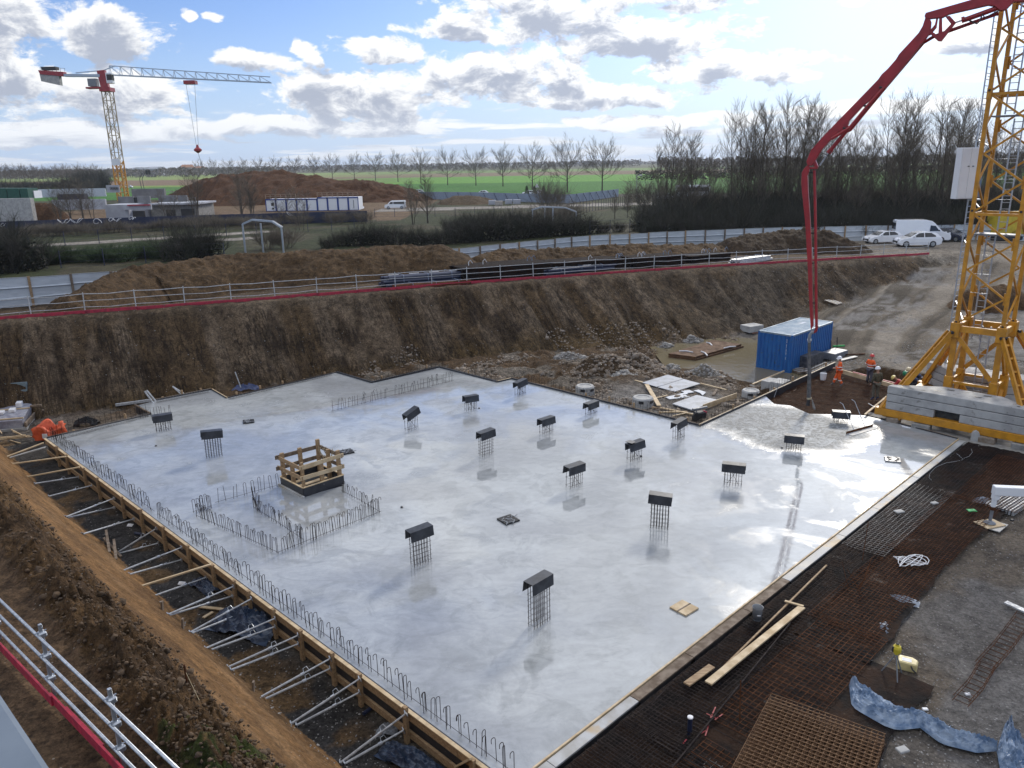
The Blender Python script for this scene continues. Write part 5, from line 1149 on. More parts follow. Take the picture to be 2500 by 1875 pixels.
# ================================================================ HOARDING FENCE
FT = [(-400, 705, 5.7), (0, 680, 5.66), (320, 660, 5.4), (500, 632, 5.1), (760, 618, 5.0), (1115, 607, 5.15), (1415, 577, 5.0), (1668, 563.6, 4.85), (1900, 555, 4.75), (2120, 551, 4.7), (2360, 548, 4.7), (2560, 549, 4.7)]
FP = [at(x, y, z) for x, y, z in FT]
HOARD = mat('hoarding_sheet', (.52, .56, .60), (.44, .48, .52), .45, .1, 1.2, stretch=(1, 1, 5))
root = empty('hoarding_fence', FP[1], 0, 'pale ribbed sheet metal hoarding with timber posts behind the spoil heaps', 'hoarding fence'); rl = FP[1].copy(); s = 0; tot = sum((b-a).length for a, b in zip(FP[:-1], FP[1:])); prev = None
tz = lambda p: gz(p.x, p.y)
while s < tot:
    p = along([tuple(q) for q in FP], s); p = Vector(p)
    if prev is not None:
        a, b = prev-rl, p-rl; za, zb = tz(prev)-rl.z-.1, tz(p)-rl.z-.1; d = (b-a); d.z = 0; d.normalize(); n = Vector((d.y, -d.x, 0)); v = []; f = []
        K = [0, .04, .30, .335, .37, .63, .665, .70, .96, 1.0]; O = [.03, 0, 0, .11, 0, 0, .11, 0, 0, .03]
        dz = rnd.uniform(-.03, .03)
        for t_, o_ in zip(K, O): v += [a+n*o_+Vector((0, 0, (za-a.z)*(1-t_)+dz)), b+n*o_+Vector((0, 0, (zb-b.z)*(1-t_)+dz))]
        m_ = len(K); v += [q+n*-.04 for q in v]
        f = [(2*i, 2*i+1, 2*i+3, 2*i+2) for i in range(m_-1)]+[(2*m_+2*i, 2*m_+2*i+2, 2*m_+2*i+3, 2*m_+2*i+1) for i in range(m_-1)]+[(2*m_-2, 2*m_-1, 4*m_-1, 4*m_-2)]
        MB().add(v, f).build('panel', HOARD, root)
        MB().bar(Vector((a.x, a.y, za))+n*.09, Vector((a.x, a.y, a.z+.04))+n*.09, .07, .16, up=d).build('post', WOODO if rnd.random() < .5 else WOOD, root)
    prev = p; s += 2.6

# ================================================================ MATERIAL STACKS ON THE BENCH
def stack_pipes(label, a, b, rows, r, m_, name='pipe_bundle', cat='pipe bundle', straps=True, z=None, white=0):
    a = drop(*a, 4.0); b = drop(*b, 4.0); d = b-a; L = d.length; u = d.normalized(); sd_ = Vector((-u.y, u.x, 0)); root = empty(name, a, 0, label, cat, 'bundles of pipes and bars on the far bench')
    for j, n in enumerate(rows):
        for i in range(n):
            o = sd_*((i-n/2)*2.05*r)+Vector((0, 0, r+j*1.8*r)); c = rnd.uniform(-.3, .3)
            MB().tube([o+u*c, o+u*(L+c)], r, 8).build('pipe', m_, root)
    if straps:
        for t_ in (.2, .5, .8): w = rows[0]*r+.05; h = len(rows)*1.8*r+.1; MB().tube([u*L*t_+sd_*-w, u*L*t_+sd_*-w*.9+Vector((0, 0, h)), u*L*t_+sd_*w*.9+Vector((0, 0, h)), u*L*t_+sd_*w], .02, 5).build('strap', BLUEFILM, root)
    for i in range(white): o = sd_*(-rows[-1]*r*.4)+Vector((0, 0, r*2*len(rows)+.02)); t_ = i/white+.05; MB().bar(o+u*L*t_, o+u*L*(t_+.12), .1, .03).build('label_wrap', PAPER, root)
    return root
stack_pipes('long bundle of dark blue pipes with white wraps behind the far rail', (938, 700), (1132, 684), [5, 4, 3], .14, PVC, white=4)
stack_pipes('bundle of rusty bars beside the blue pipe bundle', (965, 704), (1150, 690), [7, 6], .07, RUST, 'bar_bundle', 'bar bundle')
stack_pipes('second bundle of dark blue pipes behind the middle of the far rail', (1326, 672), (1492, 656), [4, 3], .13, PVC, white=2)
stack_pipes('pale scaffold tubes stacked near the right part of the far rail', (1790, 645), (1870, 634), [9, 8, 7, 6], .06, GALVM, 'tube_stack', 'tube stack', white=1)
def bar_stack(label, a, b, w, h, m_):
    a = drop(*a, 4.0); b = drop(*b, 4.0); d = (b-a); L = d.length; u = d.normalized(); sd_ = Vector((-u.y, u.x, 0)); root = empty('rebar_stack', a, 0, label, 'rebar stack', 'stacks of reinforcement on the far bench')
    mb = MB(); n = int(w/.16)
    for k in range(int(h/.22)):
        for i in range(n): o = sd_*(i*.16)+Vector((0, 0, .08+k*.22)); c = rnd.uniform(-.15, .15); mb.bar(o+u*c, o+u*(L+c), .13, .19)
    mb.build('bars', m_, root)
    for i in range(5): p = u*L*rnd.random()+sd_*w*.1+Vector((0, 0, h)); MB().tube([p, p+Vector((0, 0, .25)), p+Vector((.15, .05, .4)), p+Vector((.3, .1, .15))], .025, 5).build('tie_strap', PAPER if i % 2 else BLUEFILM, root)
    return root
bar_stack('big black stack of mesh with rusty top right of the blue pipes', (1135, 690), (1345, 671), 3.2, 1.25, mat('black_steel_stack', (.008, .007, .007), (.022, .011, .007), .95, 0, 3, spec=.1))
bar_stack('rusty dark stack behind the second pipe bundle', (1350, 668), (1525, 655), 3.0, .9, mat('black_steel_stack', (.03,)*3))
bar_stack('dark reinforcement stack with pale straps right of the pipes', (1552, 655), (1670, 645), 2.6, .95, mat('black_steel_stack', (.03, .03, .03)))
bar_stack('farthest dark reinforcement stack before the scaffold tubes', (1684, 643), (1780, 634), 2.4, .8, mat('black_steel_stack', (.03,)*3))

# ================================================================ PIT FLOOR THINGS
def ring(x, y, label, w=.55, h=.55):
    p = drop(x, y, -.5); o = empty('manhole_ring', p, 0, label, 'concrete ring', 'concrete manhole rings'); MB().lathe([(w*1.03, -.1), (w, 0), (w, h*.86), (w*.9, h), (w*.62, h), (w*.60, h-.03), (.01, h-.03)], 28).build('ring', CONC, o, smooth=False)
    for a in (-1.9, -.8, 2): MB().bar((w*.99*math.cos(a), w*.99*math.sin(a), h*.55), (w*1.01*math.cos(a), w*1.01*math.sin(a), h*.82), .26, .05).build('lifting_recess', BLACK, o)
ring(1428, 963, 'concrete ring nearest the long black formwork, left one'); ring(1569, 992, 'concrete ring behind the crossing plank, middle one', .58); ring(1832, 972, 'pale lidded concrete ring at the gravel by the container', .5, .5)
def sheet(pts, m_, label, z=-.3, th=.03, name='plywood_sheet', cat='plywood sheet', group='plywood sheets and offcuts', lift=0):
    P = [at(x, y, z) for x, y in pts]; c = sum(P, Vector())/len(P); zz0 = max(gz(p.x, p.y) for p in P)+.03+lift; P = [at(x, y, zz0) for x, y in pts]; c = sum(P, Vector())/len(P)
    o = MB().prism([(p.x-c.x, p.y-c.y) for p in P], 0, th).build(name, m_); o.location = c; return tag(o, label, cat, group)
C6 = lambda x, y: (1500+x/4.916, 880+y/4.916)
sheet([C6(335, 270), C6(640, 175), C6(825, 225), C6(570, 305), C6(505, 320)], PLYG, 'grey plywood sheet, left half of the far pair'); sheet([C6(575, 308), C6(830, 228), C6(1030, 282), C6(725, 378), C6(520, 325)], PLYG, 'grey plywood sheet, right half of the far pair')
sheet([C6(695, 530), C6(985, 425), C6(1240, 485), C6(935, 605)], PLYG, 'large grey plywood sheet nearest the inner formwork corner', th=.06)
for pts, lb in [([(615, 445), (800, 400), (910, 440), (660, 470)], 'pale offcut left of the nearest large sheet'), ([(800, 370), (900, 360), (960, 385), (850, 400)], 'small pale offcut between the large sheets'), ([(950, 365), (1010, 355), (1100, 385), (1060, 425), (1030, 395)], 'angular pale offcut right of the small offcuts'), ([(775, 405), (860, 390), (885, 405), (800, 425)], 'narrow pale offcut behind the left offcut')]: sheet([C6(*p) for p in pts], mat('pale_offcut', (.5, .53, .58), (.4, .42, .46), .5), lb)
def plank(a, b, w, h, m_, label, z0=None, lift=.06, name='plank', group='loose planks round the slab', zb=None):
    if z0 is None: p, q = drop(*a, -.4, lift), drop(*b, -.4, lift)
    else: p, q = at(*a, z0), at(*b, z0 if zb is None else zb)
    o = MB().bar((0, 0, 0), q-p, w, h).build(name, m_, None, .004); o.location = p; return tag(o, label, 'plank', group)
plank(C6(245, 250), C6(345, 275), .12, .05, WOODP, 'short plank end left of the far sheet pair'); plank(C6(1030, 285), C6(1350, 365), .10, .05, WOODP, 'plank running right from the far sheet pair to the mud'); plank(C6(515, 155), C6(620, 180), .1, .05, WOODP, 'short plank just behind the far sheet pair')
plank(C6(385, 322), C6(535, 582), .24, .05, WOODP, 'wide plank leaning across beside the middle concrete ring', lift=.18); plank(C6(190, 525), C6(540, 590), .09, .07, WOOD, 'plank along the formwork before the middle ring'); plank(C6(545, 580), C6(970, 665), .10, .07, WOODP, 'long plank ending at the small machine'); plank(C6(540, 635), C6(875, 628), .08, .06, WOODP, 'thin plank parallel to the formwork near the machine')
plank(C6(1060, 600), C6(1465, 455), .05, .30, WOODP, 'pale board standing on edge near the inner corner', lift=.18); plank(C6(1655, 352), C6(2030, 188), .09, .07, WOODP, 'long pale batten resting on the blocks by the pool', lift=.35); plank(C6(1185, 430), C6(1230, 365), .14, .1, WOODO, 'short stub plank right of the offcuts'); plank(C6(500, 462), C6(640, 430), .08, .05, WOODP, 'short pale plank beside the middle ring')
plank(C6(270, 570), C6(600, 600), .06, .05, WOODO, 'thin dark batten outside the long formwork'); plank(C6(880, 640), C6(700, 680), .06, .05, WOODP, 'thin batten at the machine'); plank(C6(1380, 495), C6(1560, 485), .08, .05, WOODO, 'dull batten across the reinforcement outside the corner')
def block(x, y, a, sx, sy, sz, m_, label, name='concrete_block', cat='concrete block', group='blocks near the container'):
    p = drop(x, y, -.5); o = MB().box((-sx/2, -sy/2, 0), (sx/2, sy/2, sz), Matrix.Rotation(a, 4, 'Z')).build(name, m_, None, .015); o.location = p-Vector((0, 0, .03)); return tag(o, label, cat, group)
block(1880, 950, .8, 1.0, .7, .62, CONC, 'pale concrete block under the long batten, farther one'); block(1903, 957, .8, 1.1, .75, .72, CONC, 'pale concrete block nearest the hose formwork'); block(1835, 806, .5, 1.5, 1.1, .5, CONC, 'pale grey block standing behind the left corner of the container'); block(1843, 812, .5, .8, .3, .4, mat('salmon_block', (.45, .22, .15), (.4, .2, .14)), 'salmon block beside the container')
# small machine at the inner corner
p = drop(1708, 1024, -.5); root = empty('compactor', p, .3, 'small black machine with a grey handle tube at the inner formwork corner', 'machine')
MB().box((-.28, -.22, .10), (.28, .22, .42)).build('engine', BLACK, root, .03); MB().tube([(-.5, -.1, .62), (.45, .1, .60)], .07, 8).build('handle_tube', GREYPL, root); MB().lathe([(.22, -.05), (.25, 0), (.22, .05)], 16, Matrix.Translation((-.3, -.15, .22)) @ Matrix.Rotation(1.57, 4, 'X')).build('wheel', BLACK, root); MB().box((.2, -.15, .3), (.34, .1, .45)).build('red_cover', RED, root, .02); MB().tube([(-.2, 0, .4), (-.25, 0, .6)], .03, 6).build('stem', GALVM, root)
# rusty mat stack in the pool
Q = [(1632, 864), (1745, 829.5), (1816, 840), (1700, 872)]; P = [at(x, y, -.72) for x, y in Q]; c = sum(P, Vector())/4; root = empty('rusty_mat_stack', c, 0, 'flat stack of rusty reinforcement mats lying in the muddy pool', 'mat stack')
M3 = mat('rust_mat', (.115, .052, .018), (.06, .028, .012), .9, 0, 2, .02, 40)
MB().prism([(p.x-c.x, p.y-c.y) for p in P], -.30, -.14).build('lower_mats', M3, root); MB().prism([((p.x-c.x)*.97-.08, (p.y-c.y)*.97+.05) for p in P], -.13, .0).build('upper_mats', M3, root)
for a, b in (((1658, 857), (1692, 860)), ((1725, 836), (1738, 843)), ((1767, 850), (1796, 846)), ((1712, 858), (1727, 868))): p, q = at(*a, -.70)-c, at(*b, -.70)-c; MB().tube([p, (p+q)/2+Vector((.05, .1, .03)), q], .05, 6).build('strap', PAPER, root)
# things between container and worker
plank((1985, 855), (2010, 843), .5, .04, WOODG, 'grey boards stacked along the container side', lift=.2); 
def pallet(x, y, rz, label, z=None, tilt=0, L=1.2):
    p = drop(x, y, -.3, .02) if z is None else at(x, y, z); root = empty('pallet', p, rz, label, 'pallet', 'timber pallets'); root.rotation_euler = (0, tilt, rz)
    for k in range(6): MB().box((-L/2, -.5+k*.18, .11), (L/2, -.39+k*.18, .135)).build('slat', WOODG if k % 2 else WOODO, root)
    for xx in (-L/2, -.05, L/2-.1): MB().box((xx, -.5, 0), (xx+.1, .5, .105)).build('bearer', WOODO, root)
    return root
pallet(2000, 905, .2, 'weathered pallet with wide gaps leaning beside the formwork', tilt=-.35, L=1.6); pallet(1958, 908, .35, 'grey pallet nearest the hose beside the pool'); pallet(2033, 742, -.9, 'single pallet lying at the foot of the far bank beside the road', tilt=.2)
block(1975, 893, .7, 2.2, .8, .9, mat('dark_bin_load', (.03, .035, .045), (.1, .1, .11), .7, 0, 5), 'dark open bin full of scrap at the near container side', 'scrap_bin', 'bin')
for k, (x, y) in enumerate(((1998, 872), (2016, 862), (2029, 868), (2044, 860))):
    o = MB().tube([(0, 0, -.3), (-.10, .02, 1.1)], .03, 6).build('steel_rod', BLACK); o.location = drop(x, y, -.3); tag(o, ['black rod nearest the hose by the container', 'second black rod by the container side', 'black rod just left of the green pipe', 'black rod right of the green pipe'][k], 'rod', 'black rods standing by the container')
o = MB().tube([(0, 0, .5), (.85, .1, .5)], .07, 10).build('green_pipe', mat('green_pipe', (.02, .35, .08))); o.location = drop(2032, 862, -.3); tag(o, 'bright green pipe behind the worker in full orange', 'pipe')
o = MB().box((-.9, -.5, 0), (.9, .5, .48)).build('tool_crate', GREYPL, None, .03); o.location = drop(2037, 873, -.3); o.rotation_euler = (0, 0, .7); tag(o, 'grey crate under the green pipe', 'crate')
plank((2056, 868), (2112, 866), .12, .06, RUST, 'rusty bars lying on the ground behind the two orange workers', name='bar_bundle'); plank((2048, 882), (2090, 872), .3, .04, WOODG, 'flat grey board beside the worker in full orange')
bk = empty('bucket', at(2009, 928, -.28), 0, 'white bucket on the unpoured corner beside the formwork', 'bucket', 'buckets'); MB().lathe([(.15, 0), (.19, .42), (.205, .43), (.19, .40), (.16, .05), (.01, .04)], 18, cap=False).build('pail', WHITE, bk); MB().tube([(-.2, 0, .4), (-.14, 0, .5), (.1, 0, .55), (.2, 0, .4)], .008, 5).build('handle', GALV, bk)
# tools near crane shoe
plank((2112, 1012), (2165, 968), .10, .06, WOODP, 'pale plank leaning on the left corner of the crane base', z0=.12); plank((2120, 985), (2145, 1000), .04, .04, GALVM, 'thin metal pole beside the leaning plank', z0=.15, name='metal_pole')
plank((1903, 934), (1890, 970), .03, .03, GREYPL, 'shovel standing against the hose formwork', z0=.7, zb=.03, name='shovel')
# back left corner
root = empty('orange_bag', drop(125, 1066, -.7), 0, 'crumpled open orange big bag by the left slab corner', 'bag'); n = 40; v = []; OB = mat('orange_bag_fabric', (.62, .10, .03), (.45, .065, .02), .6, 0, 4, .01, 12)
for j, (r, z) in enumerate([(.62, 0), (.66, .18), (.60, .42), (.64, .62), (.50, .60), (.40, .30), (.30, .12)]):
    for i in range(n): a = 6.283*i/n; w = 1+.14*math.sin(5*a+j)+.07*math.sin(11*a+2*j); v.append((r*w*math.cos(a)*1.15, r*w*math.sin(a), z*(1+.25*math.sin(3*a+1)+.1*math.sin(7*a))))
MB().add(v, [(j*n+i, j*n+(i+1) % n, (j+1)*n+(i+1) % n, (j+1)*n+i) for j in range(6) for i in range(n)]).build('fabric', OB, root, smooth=True); MB().box((.0, -.72, .15), (.25, -.70, .4)).build('label_patch', PAPER, root)
root = empty('wrapped_pallet', drop(62, 1050, -.7), 0, 'pallet of material wrapped in clear plastic at the left picture edge', 'wrapped pallet'); u = Vector((-.97, -.24, 0)); w = Vector((-.30, .95, 0)); WR = mat('clear_wrap', (.36, .37, .42), (.20, .20, .25), .18, 0, 2.2, .02, 8, spots=((.62, .64, .68), .62, 2.5))
cc = lambda a, b, z: u*a+w*b+Vector((0, 0, z))
def quadbox(a0, a1, b0, b1, z0, z1, nm, m_, sl=0): return MB().add([cc(a, b, z+(sl*b if z == z1 else 0)) for z in (z0, z1) for a, b in ((a0, b0), (a1, b0), (a1, b1), (a0, b1))], [(0, 1, 2, 3), (4, 5, 6, 7), (0, 1, 5, 4), (1, 2, 6, 5), (2, 3, 7, 6), (3, 0, 4, 7)]).build(nm, m_, root, .01)
quadbox(-.1, 3, -.05, 3.3, .0, .14, 'pallet_base', WOODG); quadbox(.1, 3, .1, 3.0, .14, .55, 'wrapped_load', WR, .12); quadbox(-.1, .0, .0, 3.3, .14, .42, 'side_board', WOODO)
for b in (.25, 1.6, 2.7): quadbox(.05, 3, b, b+.07, .56+.12*b, .63+.12*b, 'batten', WOODP)
for b, z in ((2.9, 1.25), (3.1, 1.65)): quadbox(.35, 3, b, b+.08, z, z+.28, 'steel_rail', mat('grey_painted_steel', (.16, .22, .25), None, .5))
for a in (.35, 2.4): quadbox(a, a+.08, 2.95, 3.05, .5, 1.85, 'steel_post', mat('grey_painted_steel', (.16, .22, .25)))
for a, b in ((.7, 1.2), (1.2, 1.0), (.5, 1.9)): quadbox(a, a+.3, b, b+.35, .57+.12*b, .58+.12*b, 'paper_label', PAPER, .12)
for k in range(13):
    x, y = rnd.uniform(0, 62), rnd.uniform(1062, 1086); a = rnd.uniform(-.9, .5); p = drop(x, y, -.7, .05+.02*k); o = MB().bar((-.5, 0, 0), (.5, 0, rnd.uniform(-.03, .06)), .045, .04).build('lath', WOODP); o.location = p; o.rotation_euler = (0, 0, a); tag(o, 'pale lath in the loose pile of offcuts before the wrapped pallet', 'lath', 'loose laths at the left edge')
for (a, b, r, lb) in [((353, 955), (375, 985), .05, 'left tube of the pair leaning over the back formwork'), ((358, 953), (381, 981), .05, 'right tube of the pair leaning over the back formwork'), ((421, 943), (445, 966), .04, 'left tube of the second pair leaning over the back formwork'), ((424, 945), (452, 963), .04, 'right tube of the second pair leaning over the back formwork'), ((574, 908), (588, 946), .035, 'single grey pole standing by the blue wrapped bundle')]:
    p, q = at(*a, .55), at(*b, -.05); p2 = onplane(*a, q[:2], (1, .2)); o = MB().tube([p2-q, (0, 0, 0)], r, 8).build('steel_tube', GALVM); o.location = q; tag(o, lb, 'tube', 'tubes leaning at the back formwork')
plank((282, 990), (372, 978), .14, .14, GALVM, 'grey steel beam with a red mark behind the corner box', lift=.1, name='steel_beam'); plank((75, 998), (103, 998), .1, .1, WOODO, 'timber rail beside the wrapped pallet', lift=.6); plank((104, 997), (107, 1022), .1, .1, WOODO, 'timber post of the rail beside the wrapped pallet', lift=.3)

def crumple(name, c, rx, ry, h, m_, label, cat, rz=0, seed=1, n=34, group=None, fold=3.2):
    xs = np.linspace(-1, 1, n); Xg, Yg = np.meshgrid(xs, xs); r = np.hypot(Xg, Yg)
    edge = 1-.25*fbm(Xg*1.0+seed, Yg, 1.7, 3, seed); Xs = Xg*edge; Ys = Yg*edge
    f1 = 1-np.abs(fbm(Xs*fold+seed, Ys*fold*.8, 1.0, 3, seed)*2-1)**.6; Z = h*np.clip(1.15-r, 0, 1)**.5*(.25+.95*f1)+.03
    c_, s_ = math.cos(rz), math.sin(rz); o = grid_mesh(name, Xs*rx*c_-Ys*ry*s_, Xs*rx*s_+Ys*ry*c_, Z, None, m_, smooth=False); o.location = c; return tag(o, label, cat, group)
FILMB = mat('dark_blue_film', (.018, .032, .065), (.04, .06, .10), .3, 0, 3, .01, 10)
crumple('plastic_film', drop(608, 1530, -.85), 1.35, .75, .55, FILMB, 'big heap of crumpled dark film between the props', 'plastic film', -.4, 3, group='crumpled dark film in the service strip'); crumple('plastic_film', drop(500, 1435, -.85), .7, .3, .3, FILMB, 'small dark film rag at the foot of the formwork posts', 'plastic film', -.7, 5, group='crumpled dark film in the service strip')
crumple('plastic_film', drop(1000, 1862, -.85), .9, .35, .35, FILMB, 'dark film rag at the bottom of the picture in the service strip', 'plastic film', -.6, 7, group='crumpled dark film in the service strip'); crumple('plastic_film', drop(945, 1790, -.6), .3, .2, .25, GREYPL, 'grey rag tied round a prop near the bottom', 'rag', 0, 8)
crumple('plastic_film', drop(600, 955, -.3), .9, .28, .5, mat('blue_wrap', (.04, .06, .15), (.1, .12, .22), .35, 0, 3), 'blue wrapped bundle lying in the notch of the back formwork', 'wrapped bundle', .5, 9); crumple('plastic_film', drop(212, 1038, -.5), .7, .3, .45, BLKFILM, 'black film bundle behind the pale stirrup ladder', 'plastic film', .2, 10)
o = MB().tube([(0, 0, 0), (-.28, -.42, .02)], .05, 10).build('pipe_offcut', PVC); o.location = drop(921, 1722, -.9, .06); tag(o, 'short dark pipe offcut in the strip near the bottom', 'pipe'); o = MB().tube([(0, 0, 0), (.3, -.12, .0)], .06, 10).build('pipe_offcut', PVC); o.location = drop(330, 1305, -.9, .06); tag(o, 'short dark pipe offcut beside the white paper in the strip', 'pipe')
for (a, b, lb) in [((262, 1312), (268, 1352), 'leaning brown stake in the broken trestle'), ((256, 1330), (296, 1362), 'crosspiece of the broken trestle in the strip'), ((281, 1335), (284, 1370), 'second brown stake in the broken trestle')]:
    p, q = drop(*a, -.6, .3), drop(*b, -.8, .05); o = MB().bar((0, 0, 0), q-p, .09, .05).build('timber_stake', WOODO, None, .004); o.location = p; tag(o, lb, 'stake', 'broken trestle pieces in the strip')
plank((487, 1485), (548, 1492), .12, .04, WOODP, 'pale board under the dark film in the strip'); plank((497, 1512), (520, 1498), .1, .04, WOODP, 'short pale board left of the dark film')

# ================================================================ RIGHT HAND YARD
SP = lambda s, k, z=-.1: SB+VX*s-UX*k+Vector((0, 0, z))
def film_strip(s0, s1, k0, k1, seed, label, m_=BLKFILM, z=-.09, amp=.07):
    n, m2 = int((s1-s0)*7), int((k1-k0)*9); s_, k_ = np.meshgrid(np.linspace(s0, s1, n), np.linspace(k0, k1, m2), indexing='ij'); e = k_+.5*(fbm(s_, k_*0, .6, 3, seed)-.5)*(k_-k0)/(k1-k0)
    Xs = SB.x+VX.x*s_-UX.x*e; Ys = SB.y+VX.y*s_-UX.y*e; r = np.abs(fbm(Xs*1.3+2*fbm(Xs, Ys, .7, 2, seed), Ys*3.2, 1.5, 4, seed, .6)*2-1)
    G = height(Xs, Ys, False)[0]; Z = np.maximum(G+.035, z)+amp*(1-r)**2; o = grid_mesh('ground_film', Xs, Ys, Z, None, m_, smooth=True); return tag(o, label, 'plastic sheet', 'black sheets under the reinforcement')
MUDF = mat('muddy_sheet', (.030, .016, .010), (.009, .008, .008), .8, 0, 1.1, .05, 7, spec=.15, spots=((.075, .055, .04), .66, 3)); N5 = NT(MUDF.node_tree); b5 = MUDF.node_tree.nodes['Principled BSDF']; tc5 = N5.n('ShaderNodeTexCoord').outputs['Object']; wet = N5.smooth(N5.noise(tc5, .9, 7, .7), .56, .74); MUDF.node_tree.links.new(N5.smooth(wet, 0, 1, .85, .42), b5.inputs['Roughness']); MUDF.node_tree.links.new(N5.smooth(wet, 0, 1, .12, .45), b5.inputs['Specular IOR Level']); film_strip(-3, 9.5, .45, 5.2, 5, 'wrinkled muddy black sheet under the mats at the bottom right', MUDF, -.09, .05); film_strip(9.3, 29, .45, 3.6, 9, 'muddy sheet under the mats along the upper right slab edge', MUDF); film_strip(-3, 3.2, 5.0, 9.4, 12, 'wrinkled black sheet stretching right of the stacked rusty mats', BLKFILM, -.09, .13)
def mesh_mat(o_, ax, ay, Lx, Ly, px, py, r, m_, label, z=.0, sag=.03, seed=0):
    mb = MB(); R_ = random.Random(seed); ax = Vector(ax); ay = Vector(ay)
    for i in range(int(Ly/py)+1): y = i*py; mb.tube([ax*(Lx*t)+ay*y+Vector((0, 0, sag*math.sin(5*t+i*.4+seed))) for t in (0, .25, .5, .75, 1)], r, 4, False)
    for i in range(int(Lx/px)+1): x = i*px; mb.tube([ay*(Ly*t)+ax*x+Vector((0, 0, 2*r+sag*math.sin(4*t+i*.3+seed))) for t in (0, .33, .66, 1)], r, 4, False)
    o = mb.build('rebar_mesh', m_); o.location = o_; return tag(o, label, 'rebar mesh', 'reinforcement mats right of the slab')
H_ = -.0
for i, (s, k, Lx, Ly, px, py, r, m_, lb) in enumerate([(-2.6, .5, 6, 2.4, .10, .10, .010, REBAR, 'dark close mesh mat at the very bottom beside the edge boards'), (3.0, .5, 6, 1.5, .12, .10, .010, REBAR, 'dark mesh mat beside the bucket and the edge boards'), (8.6, .5, 7, 1.3, .14, .12, .010, REBAR, 'mesh mat along the edge boards beyond the bucket'), (15.2, .5, 7, 1.4, .15, .15, .009, REBARG, 'paler mesh mat beside the middle of the upper edge'), (21.6, .5, 7, 1.6, .15, .13, .009, REBAR, 'mesh mat in the far corner under the crane'),
      (-1.0, 2.2, 5, 2.4, .15, .15, .009, RUST, 'rusty mesh mat below the long pale plank'), (4.6, 1.9, 6, 1.8, .15, .15, .009, RUST, 'rusty mesh mat around the leaning bars'), (10.3, 1.6, 6, 1.9, .15, .12, .009, RUST, 'rusty mesh mat under the white straps'), (16, 1.7, 6, 1.9, .15, .12, .009, RUST, 'rusty mesh mat above the white straps'), (21.8, 1.9, 6, 2.2, .15, .10, .009, RUST, 'rusty mesh mat with a loose wire near the outrigger'),
      (2.6, 2.6, .9, 5.8, .12, .15, .007, REBARG, 'pale narrow mesh strip running to the blue tarpaulin')]):
    mesh_mat(SP(s, k, -.0+.012*(i % 5)), VX, -UX, Lx, Ly, px, py, r, m_, lb, sag=.025, seed=i)
mb = MB()
for k in range(26): s = -2+k*.42; mb.tube([SP(s, .5, .07)-SB, SP(s+.03, 3.6+rnd.uniform(-.5, .4), .05)-SB], .009, 5, False)
o = mb.build('cross_bars', REBAR); o.location = SB; tag(o, 'row of single dark bars laid square across the mats at the slab edge', 'rebar row')
for (a, b, m_, w, lb) in [((1640, 1875), (1930, 1520), REBAR, .035, 'long dark bar parallel to the edge boards'), ((1755, 1640), (2018, 1380), WOOD, .05, 'thin brown lath beside the bucket'), ((1590, 1720), (1650, 1655), REBAR, .02, 'thin dark bar crossing towards the edge boards')]:
    plank(a, b, w, w*.8, m_, lb, z0=.10, group='long bars and laths right of the slab')
plank((1729, 1668), (1958, 1482), .20, .045, WOODP, 'long pale plank lying on the mats', z0=.13); plank((1916, 1467), (1962, 1480), .09, .03, WOODP, 'short batten at the far end of the long pale plank', z0=.155); plank((1676, 1671), (1738, 1626), .19, .04, WOOD, 'short brown plank near the long pale plank', z0=.12)
bk = empty('bucket', at(1848, 1512, .05), 0, 'grey bucket standing on the mats by the edge boards', 'bucket', 'buckets'); MB().lathe([(.115, 0), (.145, .40), (.155, .405), (.145, .38), (.12, .03), (.01, .02)], 22, cap=False).build('pail', GREYPL, bk, smooth=True); MB().bar((-.05, -.136, .2), (.05, -.136, .2), .004, .03).build('sticker', PAPER, bk)
# stack of rusty mats, bottom right
o0 = at(1882, 1712, .02); ax = (at(2160, 1812, .02)-o0).normalized(); ay = Vector((ax.y, -ax.x, 0)); LX = (at(2160, 1812, .02)-o0).length
root = empty('rebar_mesh_stack', o0, 0, 'stack of rusty close mesh mats at the bottom right', 'mesh stack')
M4 = mat('rust_brown_bar', (.16, .082, .032), (.09, .045, .02), .85, 0, 9)
for j in range(4):
    mb = MB(); z = -.05+j*.08; dx = rnd.uniform(-.012, .012)
    for i in range(int(LX/.125)+1): mb.tube([ax*(i*.125+dx)+Vector((0, 0, z)), ax*(i*.125+dx)+ay*3.3+Vector((0, 0, z))], .011, 4, False)
    for i in range(27): mb.tube([ay*(i*.125+dx)+Vector((0, 0, z+.02)), ay*(i*.125+dx)+ax*LX+Vector((0, 0, z+.02))], .011, 4, False)
    mb.build('mesh_mat', M4, root)
# reinforcement of the corner that is still to be poured, bars cut to its outline
mb = MB(); bx_ = [p[0] for p in BAY]; by0 = [p[1] for p in BAY]; cb = Vector((sum(bx_)/len(BAY), sum(by0)/len(BAY), -.24))
for ax_, ay_, zo in ((VX, UX, 0), (UX, VX, .02)):
    for i in range(-60, 61):
        ts = np.linspace(-9, 9, 120); X1 = cb.x+ay_.x*i*.15+ax_.x*ts; Y1 = cb.y+ay_.y*i*.15+ax_.y*ts; ins_ = inpoly(X1, Y1, BAY); k0 = None
        for j in range(120):
            if ins_[j] and k0 is None: k0 = j
            if k0 is not None and (not ins_[j] or j == 119):
                if j-k0 > 2: mb.tube([Vector((X1[k]-cb.x, Y1[k]-cb.y, zo+.015*math.sin(k*.9+i))) for k in np.linspace(k0, j-1, 5).astype(int)], .009, 4, False)
                k0 = None
o = mb.build('rebar_mesh', RUST); o.location = cb; tag(o, 'rusty mesh covering the unpoured corner where the workers stand', 'rebar mesh')
